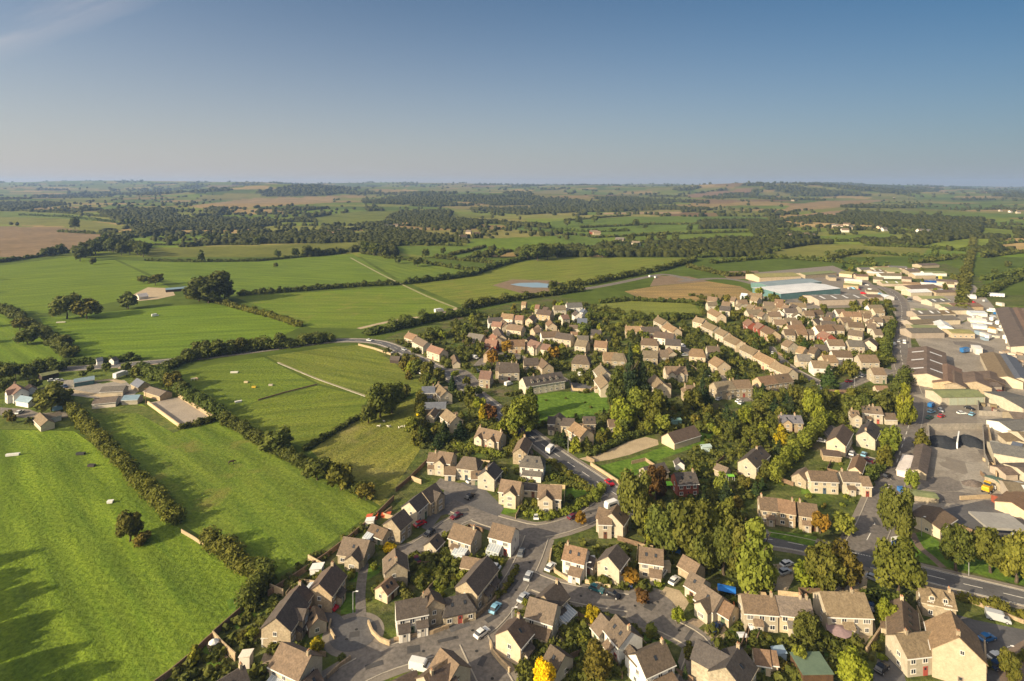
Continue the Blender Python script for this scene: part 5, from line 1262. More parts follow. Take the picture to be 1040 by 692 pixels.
# ---------- farm and stables, left
house(K2, 112, 150, 168, 190, 8, 2, 'red', 'white', 'white and red farmhouse with steep tiled gables, at the meadow corner', wing=[(.5, 2, 5, -1)], ch='l')
house(K2, 160, 245, 262, 262, 6, 1, 'bluegrey', 'white', 'low white wing with a pale blue roof, beside the farmhouse', noun='outbuilding', win=False); house(K2, 232, 150, 250, 178, 4, 1, 'brown', 'white', 'small white gabled outhouse beside the farmhouse', noun='outhouse', win=False)
house(K2, 310, 378, 375, 440, 6.5, 1, 'tan', 'cream', 'tan roofed shed with a lit side, below the round bush', noun='shed', win=False); house(K2, 360, 395, 470, 368, 7, 1, 'tan', 'white', 'pale roofed open shed beside the meadow hedge', noun='shed', win=False, rise=1.2)
house(K2, 575, 118, 738, 92, 6.5, 1, 'bluegrey', 'teal', 'long pale blue stable beside the farm lane', noun='stable', win=False, rise=1.2); house(K2, 800, 178, 985, 168, 8, 1, 'grey', 'cream', 'grey roofed stable block with a lit cream end', noun='stable', win=False, rise=1.8); house(K2, 735, 268, 925, 250, 9, 1, 'grey', 'white', 'dark grey barn with a white end, nearest the sunken field', noun='stable', win=False, rise=1.8)
house(K3, 200, 245, 330, 240, 7, 1, 'bluegrey', 'cream', 'blue roofed stable in the arena yard', noun='stable', win=False, rise=1.5); house(K3, 400, 175, 530, 215, 8, 1, 'grey', 'stone', 'grey roofed barn at the head of the riding arena', noun='barn', win=False, rise=1.6); house(K3, 300, 110, 360, 140, 6, 1, 'slate', 'stone', noun='stable', win=False)
house(O, 40, 380, 58, 376, 6, 1, 'moss', 'dark', 'mossy roofed shed in the trees beyond the farmhouse', noun='shed', win=False, rise=1); house(O, 98, 364, 104, 363, 4, 1, 'slate', 'white', 'small white cabin beside the lane hedge', noun='cabin', win=False); house(O, 113, 364, 118, 362.5, 4, 1, 'grey', 'white', 'second small white cabin beside the lane hedge', noun='cabin', win=False)
house(O, 139, 299, 149, 297.5, 7, 1, 'white', 'white', 'white shed in the hedged yard of the middle pasture', noun='shed', win=False); house(O, 168, 293, 192, 291, 8, 1, 'bluegrey', 'dark', 'low open barn beside the great round tree', noun='barn', win=False, rise=1.3)
# ---------- industrial estate
IND = 'buildings of the industrial estate'
def hall(crop, ax, ay, bx, by, w, ev, rise, roof, wall, label=None, noun='warehouse', win=False, strips=0, doors=0, door_c=(.5, .55, .5), name=None):
    ev *= .8
    r = house(crop, ax, ay, bx, by, w, 1, roof, wall, label, noun, ev=ev, rise=rise, win=win, group=IND, name=name or noun.replace(' ', '_'), door=False)
    L = FOOT[-1][2]
    for i in range(strips):
        for sd in (-1, 1):
            x = ((i + .5) / strips - .5) * L * .92; b = MB(); s = rise / (w / 2); zt = lambda y: ev + rise - abs(y) * s + .25
            ya, yb = sd * w * .08, sd * w * .40
            b.add([(x - .9, ya, zt(ya)), (x + .9, ya, zt(ya)), (x + .9, yb, zt(yb)), (x - .9, yb, zt(yb)), (x - .9, ya, zt(ya) - .2), (x + .9, ya, zt(ya) - .2), (x + .9, yb, zt(yb) - .2), (x - .9, yb, zt(yb) - .2)], [(0, 3, 2, 1) if sd > 0 else (0, 1, 2, 3), (0, 4, 5, 1), (1, 5, 6, 2), (2, 6, 7, 3), (3, 7, 4, 0)])
            obj('rooflight', b.mesh('rooflight', [ROOF['white']]), r)
    for i in range(doors):
        x = ((i + .5) / doors - .5) * L * .8 + 1.5; b = MB(); b.box(x - 1.9, x + 1.9, -w / 2 - .12, -w / 2 + .1, .02, min(3.9, ev - .4))
        for q in (-1.98, 1.98): b.box(x + q - .1, x + q + .1, -w / 2 - .16, -w / 2 + .1, .02, min(4.0, ev - .3), 1)
        obj('roller_door', b.mesh('roller_door', [M_plain, M_white]), r, color=door_c)
    return r
hall(O, 778, 294.2, 838, 289, 36, 7.5, 1.2, 'white', 'teal', 'white roofed factory with a teal glass front, beside the estate road', noun='factory')
hall(O, 772, 288, 824, 283.5, 26, 6.5, 1.4, 'bluegrey', 'teal', 'long blue grey roofed factory just beyond the white roofed one', noun='factory')
hall(O, 764, 278.5, 806, 277, 26, 7, 2.0, 'moss', 'cream', 'dark green roofed warehouse with a cream end, beside the far fields')
hall(O, 812, 277.5, 844, 275, 16, 5, 1.4, 'moss', 'stone', 'long low mossy roofed warehouse in the far corner of the estate')
hall(O, 823, 300.5, 873, 299, 24, 6.5, 1.8, 'grey', 'tan', 'broad grey roofed hall with bright roof panels and a tan front', strips=4)
for a in ((135, 178, 275, 188, 14, 4.5, 1.3, 'white', 'cream'), (112, 118, 215, 128, 18, 5, 1.8, 'moss', 'cream'), (215, 142, 312, 146, 14, 5, 1.5, 'rust', 'cream'), (352, 90, 545, 92, 22, 5, 2, 'moss', 'cream'), (362, 162, 440, 168, 14, 5, 2, 'tan', 'cream'), (582, 160, 662, 166, 14, 5, 1.8, 'rust', 'tan'), (600, 104, 700, 102, 16, 5, 2, 'rust', 'stone'),
          (590, 232, 830, 222, 20, 4.8, 2.0, 'rust', 'cream'), (705, 312, 905, 316, 16, 4, 1.6, 'moss', 'tan'), (675, 410, 775, 414, 12, 4, 1.2, 'moss', 'tan'), (700, 472, 985, 466, 14, 4.6, 1.8, 'grey', 'cream'), (285, 300, 410, 302, 14, 4, 1.4, 'rust', 'tan'), (430, 296, 490, 310, 10, 4, 1.5, 'white', 'white'), (0, 150, 60, 152, 14, 5, 1.5, 'grey', 'stone'),
          (130, 212, 250, 222, 12, 4, 1.2, 'moss', 'stone'), (700, 62, 840, 56, 14, 4.5, 1.5, 'rust', 'stone'), (930, 200, 990, 204, 14, 4.5, 1.5, 'tan', 'cream'), (870, 378, 960, 380, 12, 4, 1.0, 'moss', 'cream'), (300, 262, 400, 268, 10, 3.5, 1.2, 'tan', 'cream')):
    hall(E5, *a[:4], a[4], a[5], a[6], a[7], a[8])
hall(O, 955, 325, 961, 331, 9, 5, 1.8, 'white', 'white', 'pale pink roofed store in front of the long estate building', noun='store')
hall(E7, 395, 420, 575, 424, 12, 4.5, 1.2, 'moss', 'cream', 'moss roofed workshop with a bright white front, behind the rusty roofed hall', noun='workshop', win=True)
hall(E8, 240, 15, 242, 228, 19, 6, 2.6, 'rust', 'cream', 'rusty roofed hall with a cream gable and a row of windows, beside the side road', noun='hall', strips=3)
hall(E8, 400, 150, 405, 285, 13, 5, 2.2, 'rust', 'stone', None, noun='corrugated shed')
hall(E8, 455, 205, 462, 300, 9, 5, 1.8, 'rust', 'stone', None, noun='corrugated shed')
hall(E8, 610, 210, 625, 290, 13, 5, 2.2, 'rust', 'stone', None, noun='corrugated shed')
hall(E8, 730, 205, 740, 270, 12, 5, 1.8, 'rust', 'dark', None, noun='corrugated shed')
hall(E8, 288, 362, 628, 356, 11, 5, 1.4, 'moss', 'cream', 'green roofed unit with three roller doors, facing the parked cars', noun='workshop', doors=4, door_c=(.42, .46, .36))
hall(E8, 760, 60, 870, 250, 13, 5, 2.0, 'tan', 'cream', 'long tan roofed range slanting down the yard, with a dark valley', noun='warehouse'); hall(E8, 850, 70, 975, 260, 10, 5, 1.8, 'slate', 'cream', 'long slate roofed range slanting down the yard', noun='warehouse')
hall(E8, 830, 410, 1010, 408, 22, 5.5, 1.4, 'grey', 'cream', 'grey roofed warehouse with white doors, at the picture edge beside the dark open bay', doors=2, door_c=(.9, .9, .88))
hall(E8, 655, 300, 790, 296, 6, 4.5, 1.0, 'rust', 'tan', None, noun='lean-to')
for k in range(3):
    hall(E7, 835 + 66 * k, 165 + 3 * k, 1120 + 70 * k, 720 + 6 * k, 17, 5, 2.2, 'rust', 'cream', ['great corrugated shed with a pale lit side, outermost bay beside the yard', 'great corrugated shed, middle bay of brown roof', 'great corrugated shed, inner bay of brown roof against the picture edge'][k], noun='corrugated shed')
for a in ((540, 145, 620, 150, 9, 3.2, .8), (560, 275, 690, 280, 10, 3.5, .8), (565, 330, 700, 340, 8, 3, .6), (590, 375, 705, 385, 8, 3, .6), (600, 545, 660, 550, 9, 5, .8), (850, 480, 930, 490, 8, 3.4, .8)):
    hall(E7, *a, 'white', 'white', None, noun='site cabin')
# coal merchant's and builder's yard
hall(K1, 790, 345, 890, 342, 7, 3, 1.0, 'rust', 'tan', 'pink fronted site office beside the fenced track', noun='site office'); hall(K1, 768, 440, 832, 436, 8, 3.2, .8, 'green', 'stone', 'green flat roofed shed beside the yellow digger', noun='shed'); hall(K1, 800, 570, 850, 568, 5, 2.8, .8, 'rust', 'brick', 'small red fronted hut below the green roofed shed', noun='hut')
hall(K1, 880, 75, 960, 140, 8, 3.2, .8, 'tan', 'cream', None, noun='site cabin'); hall(K1, 915, 145, 990, 165, 6, 3, .8, 'slate', 'cream', None, noun='site cabin'); hall(K1, 900, 620, 1000, 540, 9, 3.5, 1.6, 'brown', 'cream', None, noun='workshop')
hall(K1, 215, 160, 172, 360, 5, 3, 1.2, 'rust', 'stone', 'narrow lean-to store along the yard wall by the side road', noun='store'); hall(K1, 130, 255, 78, 380, 6, 2.6, .4, 'white', 'white', 'pale flat roofed trailer beside the side road', noun='trailer')
hall(K1, 100, 530, 320, 560, 4, 2.4, .3, 'moss', 'stone', 'long pale flat topped shelter at the yard gate', noun='shelter')
def heap(px, py, wx, wy, h, mat, label, name='spoil_heap'):
    c = G(px, py); v = [(0, 0, h)]; f = []; n = 22; rr = random.Random(int(px))
    for k, q in enumerate((.35, .7, 1.0)):
        for i in range(n):
            a = 6.2832 * i / n; j = rr.uniform(.85, 1.12); v.append((wx * q * j * math.cos(a), wy * q * j * math.sin(a), h * (1 - q) ** .8 * rr.uniform(.85, 1.15) - (.1 if k == 2 else 0)))
    f += [(0, 1 + i, 1 + (i + 1) % n) for i in range(n)]
    for k in range(2): f += [(1 + k * n + i, 1 + (k + 1) * n + i, 1 + (k + 1) * n + (i + 1) % n, 1 + k * n + (i + 1) % n) for i in range(n)]
    tag(obj(name, mesh(name, v, f, [mat], None, True), None, c), label, 'heap', 'heaps in the yard')
M_coal = surf('coal', (.022, .026, .034), (.032, .036, .044), .4, fine=2, finestr=.4, tint=False, bump=.15)
M_grit = surf('grit', (.16, .13, .11), (.12, .10, .09), .4, fine=2, finestr=.3, tint=False, bump=.15)
heap(957, 450, 8.0, 6.5, 3.2, M_coal, 'wide black heap in the larger walled bay of the yard'); heap(986, 449.5, 6.0, 6.5, 3.0, M_coal, 'black heap in the smaller walled bay, beside the fenced track'); heap(988, 492, 4.2, 2.6, 1.8, M_grit, 'low brown grit mound on a white sheet, beside the yellow digger')
area('concrete_pad', [(974, 487), (982, 481), (1000, 484), (1005, 494), (990, 498), (978, 496)], M_conc, .072); area('concrete_pad', [(980, 470), (1003, 470), (1006, 482), (984, 484)], M_conc, .071)
def wall_px(px, h, th, mat, label, name='stone_wall', cat='wall', group=None, color=None):
    P = [G(x, y) for x, y in px]; Q = resample(P, 3.0); o = Q[len(Q) // 2].copy()
    ob = obj(name, strip_box(name, [q - o for q in Q], th, h, mat), None, o, color=color); tag(ob, label, cat, group); return ob
wall_px([(943, 437), (944, 457)], 2.6, .4, M_conc, 'concrete wall at the outer end of the black heaps', 'yard_wall'); wall_px([(943, 437), (998, 436)], 2.8, .4, M_conc, 'long concrete back wall behind the black heaps', 'yard_wall'); wall_px([(974, 444), (972, 456)], 2.6, .5, M_white, 'pale dividing wall between the two black heaps', 'yard_wall'); wall_px([(998, 437), (1000, 466), (1004, 476)], 2.4, .4, M_conc, 'concrete wall beside the smaller black heap', 'yard_wall')
wall_px([(1004, 437), (1008, 460), (1012, 486)], 2.2, .35, M_palefence, 'pale fence along the narrow track beside the yard', 'timber_fence', 'fence'); wall_px([(975, 508), (1010, 506)], 1.4, .4, M_palefence, 'low yellowish wall in front of the grit mound', 'yard_wall')
wall_px([(992, 394), (994, 422), (1022, 424), (1022, 428)], 2.4, .3, M_conc, 'concrete wall around the dark scrap bay', 'yard_wall'); wall_px([(942, 433), (1004, 434)], 1.2, .3, M_conc, 'low pale wall between the parked cars and the heaps', 'yard_wall')

# ---------- the many smaller houses packed between the rows, and more estate sheds
def clash(x, y, r):
    return any(math.hypot(x - f[0], y - f[1]) < r + .5 * max(min(f[2], 14), f[3]) * .8 for f in FOOT) or dist_road(x, y) < r * .75
def infill(P, n, span, w, make):
    xs = [p[0] for p in P]; ys = [p[1] for p in P]; k = t = 0; rr = random.Random(int(xs[0] * 3 + ys[0]))
    while k < n and t < n * 60:
        t += 1; x, y = rr.uniform(min(xs), max(xs)), rr.uniform(min(ys), max(ys))
        if not inpoly(np.array([x]), np.array([y]), P)[0]: continue
        p = G(x, y)
        if clash(p.x, p.y, w * .62): continue
        L = rr.uniform(*span); a = rr.choice((-.12, .05, -.5, .15, -.3)); q0, q1 = p - Vector((math.cos(a), math.sin(a), 0)) * L / 2, p + Vector((math.cos(a), math.sin(a), 0)) * L / 2
        make(rr, q0, q1, w); k += 1
def ridge_px(q, z): return CX + F * q.x / q.y, YH + F * (H - z) / q.y
def mk_house(rr, q0, q1, w):
    far = YH + F * H / q0.y < 388; ev = 4.8 if far else 4.55; z = ev + w * .98 / 2 * PITCH
    house(O, *ridge_px(q0, z), *ridge_px(q1, z), w, 2, rr.choice(('brown', 'brown', 'tan', 'tan', 'grey', 'dark', 'brown')), rr.choice(('cream', 'cream', 'cream', 'stone', 'white')))
EST = ('grey', 'rust', 'moss', 'tan', 'white', 'bluegrey')
def mk_hall(rr, q0, q1, w):
    ev, ri = rr.uniform(3.4, 5), rr.uniform(1.2, 2.2); z = ev * .8 + ri
    hall(O, *ridge_px(q0, z), *ridge_px(q1, z), w, ev, ri, rr.choice(EST if q0.y > 350 else ('rust', 'tan', 'grey')), rr.choice(('cream', 'stone', 'tan', 'white')), None, strips=rr.choice((0, 0, 2)))
for P, n in (([(706, 312), (760, 304), (800, 312), (850, 320), (866, 340), (846, 352), (770, 340)], 17), ([(474, 342), (560, 310), (604, 322), (606, 350), (560, 376), (500, 372)], 13), ([(844, 318), (900, 318), (905, 350), (880, 372), (850, 350)], 6), ([(606, 352), (660, 336), (720, 356), (740, 392), (640, 392)], 5), ([(760, 366), (840, 352), (860, 384), (800, 392)], 4)):
    infill(P, n, (7, 14), 8, mk_house)
for P, n in (([(846, 272), (900, 272), (976, 284), (972, 300), (930, 300), (880, 292)], 16), ([(925, 306), (975, 304), (990, 330), (935, 345)], 8), ([(1004, 436), (1060, 430), (1070, 520), (1016, 500)], 6)):
    infill(P, n, (14, 28), 12, mk_hall)
# ------------------------------------------------------------------ hedges and tree lines (photo pixels)
hedge([(62, 404), (75, 422), (95, 444), (120, 470), (150, 502), (178, 532)], 4.8, 5.2, 'olive', 'long bushy hedge dividing the striped near meadow from the arena field')
hedge([(212, 557), (235, 570), (256, 584), (268, 594)], 4.8, 5.5, 'olive', 'bushy end of the meadow hedge beyond the timber fence gap')
hedge([(268, 596), (262, 606), (252, 618)], 6.5, 6.5, 'mid', 'dark bushy clump in the top corner of the near gardens')
hedge([(226, 428), (240, 437), (265, 451), (290, 466), (320, 479), (345, 490), (368, 502)], 4.6, 5.0, 'mid', 'thick bushy hedge from the riding arena down to the village', gap=.05)
hedge([(310, 458), (324, 450), (338, 441), (356, 430), (378, 419)], 2.2, 2.4, 'dark', 'low dark hedge along the top of the rough tufted paddock')
hedge([(380, 418), (392, 411), (404, 407), (412, 402)], 4.5, 5, 'dark', 'dark bushy hedge end beside the slate roofed house')
hedge([(168, 375), (182, 369), (215, 362), (260, 356), (300, 352), (335, 347)], 7.0, 8, 'mid', 'tall roadside tree hedge above the back paddocks', bumps=.5)
hedge([(140, 378), (150, 383), (165, 388), (178, 396)], 6, 7, 'mid', 'rounded trees and hedge behind the stable yard', bumps=.5)
hedge([(180, 398), (195, 408), (212, 417), (222, 424)], 5.5, 6, 'mid', 'bushy hedge along the far side of the riding arena')
hedge([(184, 436), (200, 432), (216, 428)], 2.5, 4, 'dark', 'low dark scrub along the near end of the riding arena')
hedge([(190, 303), (215, 306), (250, 316), (280, 324), (304, 332)], 4, 5, 'olive', 'brownish hedge between the two middle pastures')
hedge([(244, 300.5), (290, 297), (330, 294), (370, 291), (404, 289.5)], 5, 6, 'dark', 'dark straight hedge below the long pasture strip')
hedge([(412, 289), (450, 284.5), (480, 280), (505, 271), (530, 264.5), (556, 260.5)], 6, 7, 'dark', 'dark straight hedge running on to the far copse')
hedge([(-20, 312), (2, 317), (20, 326), (38, 338), (56, 352), (68, 363)], 6, 7, 'mid', 'bushy hedge beside the corner pasture', bumps=.5)
hedge([(-30, 270), (0, 267), (40, 261), (76, 256)], 5, 6, 'dark', 'dark hedge below the brown ploughed field')
hedge([(148, 265), (200, 266.5), (262, 265.5), (310, 261), (362, 255)], 3.5, 5, 'dark', 'dark hedge below the olive field')
hedge([(147, 249.5), (200, 249), (262, 249)], 3, 5, 'dark', 'thin dark hedge above the olive field')
hedge([(-30, 380), (0, 379), (30, 378), (60, 376)], 7, 8, 'dark', 'tall dark hedge screening the farmhouse from the lane')
hedge([(64, 371), (90, 370), (118, 367.5), (138, 366)], 3.5, 4.5, 'dark', 'low dark hedge behind the two white cabins')
hedge([(472, 315), (500, 309), (530, 304), (562, 300), (590, 296)], 6, 8, 'dark', 'dark tree hedge below the blue pond', bumps=.5)
hedge([(560, 294), (600, 289), (640, 281), (670, 275), (706, 265)], 6, 8, 'mid', 'tree hedge climbing between the sports field and the road', bumps=.5)
hedge([(712, 262), (740, 259), (790, 255)], 6, 9, 'dark', 'dark tree hedge beyond the end of the sports field', bumps=.5)
hedge([(376, 340), (400, 335), (440, 326), (480, 319)], 8, 9, 'dark', 'dark belt of roadside trees below the lay by', bumps=.55)
hedge([(600, 323), (640, 325.5), (680, 325), (706, 323)], 5, 8, 'dark', 'dark hedge below the hay coloured paddock')
hedge([(610, 308), (640, 305.5), (700, 308), (712, 311)], 3.5, 5, 'dark', 'dark hedge between the stubble field and the hay coloured paddock')
hedge([(560, 259.5), (620, 259), (680, 260), (740, 258.5)], 8, 12, 'mid', 'long tree line above the sports field', bumps=.5)
hedge([(390, 262), (415, 265), (450, 271), (486, 277)], 4.5, 6, 'mid', 'broken hedge along the wedge shaped pasture', bumps=.5, gap=.2)
hedge([(456, 260), (475, 256), (492, 251.5)], 4.5, 6, 'dark', 'short dark hedge slanting up beyond the wedge shaped pasture')
hedge([(478, 262), (500, 259), (520, 255.5)], 4.5, 6, 'dark', 'second short dark hedge slanting up before the far copse')
hedge([(840, 266), (856, 260), (876, 257)], 6, 10, 'dark', 'dark slanting hedge beyond the factory fields'); hedge([(700, 272), (740, 281), (764, 280)], 5, 7, 'dark', 'dark scrubby hedge beside the estate road bend')
hedge([(976, 318), (978, 300), (981, 280), (986, 260), (989, 244)], 5.0, 9, 'mid', 'tall tree line running from the estate to the far fields', bumps=.4)
hedge([(995, 302), (1015, 292), (1034, 284), (1060, 278)], 6, 9, 'dark', 'dark bushy hedge between the two green edge fields', bumps=.5); hedge([(998, 285), (1040, 276), (1080, 272)], 5, 7, 'mid', 'hedge beyond the two green edge fields')
hedge([(786, 488), (800, 472), (814, 457), (828, 442), (840, 430)], 6, 5.5, 'light', 'diagonal clipped hedge of light green conifers among the gardens', bumps=.12)
hedge([(464, 455), (480, 458), (496, 461), (508, 465)], 2.4, 3, 'light', 'clipped green garden hedge in front of the twin gabled house', bumps=.08)
hedge([(430, 404), (426, 430), (424, 452)], 4.5, 5, 'olive', 'yellowish bushy hedge between the rough paddock and the first gardens', bumps=.5)
hedge([(536, 524), (556, 527), (580, 520), (604, 508), (612, 498)], 2.2, 3.2, 'light', 'flowery garden hedge along the side of the main road junction', bumps=.5)
hedge([(880, 492), (900, 470), (908, 452)], 3, 3.5, 'mid', 'roadside hedge beside the white gabled house'); hedge([(598, 498), (580, 484), (560, 470)], 2, 2.4, 'olive', 'low garden hedge beside the main road')
hedge([(536, 436), (552, 434), (580, 436), (606, 438), (616, 432)], 3, 3.5, 'dark', 'dark hedge along the near side of the village green'); hedge([(520, 402), (545, 394), (572, 388)], 2, 2.4, 'dark', 'low dark hedge in front of the long dark roofed terrace')
hedge([(598, 463), (614, 458), (640, 445.5), (655, 441.5), (668, 440)], 3, 3, 'dark', 'dark hedge along the far side of the gravel drive'); hedge([(980, 610), (1010, 618), (1040, 630)], 2, 3, 'olive', 'rough grassy hedge between the main road and the dark car park')
hedge([(1000, 680), (1030, 672), (1050, 668)], 1.6, 1.4, 'olive', 'low hedge in front of the white parked car'); hedge([(468, 590), (480, 580), (488, 574)], 2.2, 2.2, 'light', 'clipped green hedge between two back gardens', bumps=.1); hedge([(406, 600), (412, 610), (420, 616)], 2.6, 2, 'mid', 'narrow clipped hedge beside the garage', bumps=.1)
hedge([(554, 614), (575, 620), (600, 626), (622, 634)], 1.8, 2.2, 'mid', 'roadside shrub hedge curving into the cul-de-sac'); hedge([(604, 656), (612, 668), (624, 684)], 1.6, 1.8, 'mid', 'low shrub hedge beside the white sided house')
hedge([(505, 608), (516, 596), (524, 580)], 1.6, 1.6, 'olive', 'low hedge inside the roadside garden wall'); hedge([(880, 610), (900, 612), (914, 616)], 2.6, 4, 'dark', 'dark shrubbery behind the parked dark blue car')
hedge([(906, 330), (900, 350), (898, 368)], 5, 6, 'mid', 'green belt beside the upper side road', bumps=.5); hedge([(924, 384), (918, 392), (912, 400)], 6, 7, 'mid', 'tree hedge at the corner of the rusty roofed hall', bumps=.5)
for k_, P_ in enumerate(([(722, 268), (756, 265), (790, 262)], [(780, 262), (840, 266), (905, 272)], [(880, 250), (940, 252), (985, 256)], [(800, 248), (840, 246), (872, 245.5)], [(850, 256), (930, 261), (980, 264)], [(600, 242), (680, 238.5), (760, 236)], [(610, 248), (650, 247), (692, 246)], [(590, 232), (660, 228.5), (720, 228)], [(575, 224.5), (610, 221.5), (640, 219.5)], [(560, 234), (600, 236), (640, 235)], [(716, 247), (750, 244), (790, 243)], [(930, 268), (960, 264), (984, 262)], [(1000, 262), (1030, 258), (1070, 256)], [(1004, 250), (1030, 247), (1060, 246)], [(440, 262), (470, 265), (500, 268)], [(396, 250), (430, 249), (468, 250)], [(60, 236), (100, 238), (128, 239.5)], [(20, 219), (70, 221), (122, 227)], [(10, 214), (60, 216.5), (118, 222)])):
    hedge(P_, 5, 7, ('dark', 'mid')[k_ % 2], bumps=.6, gap=.12)
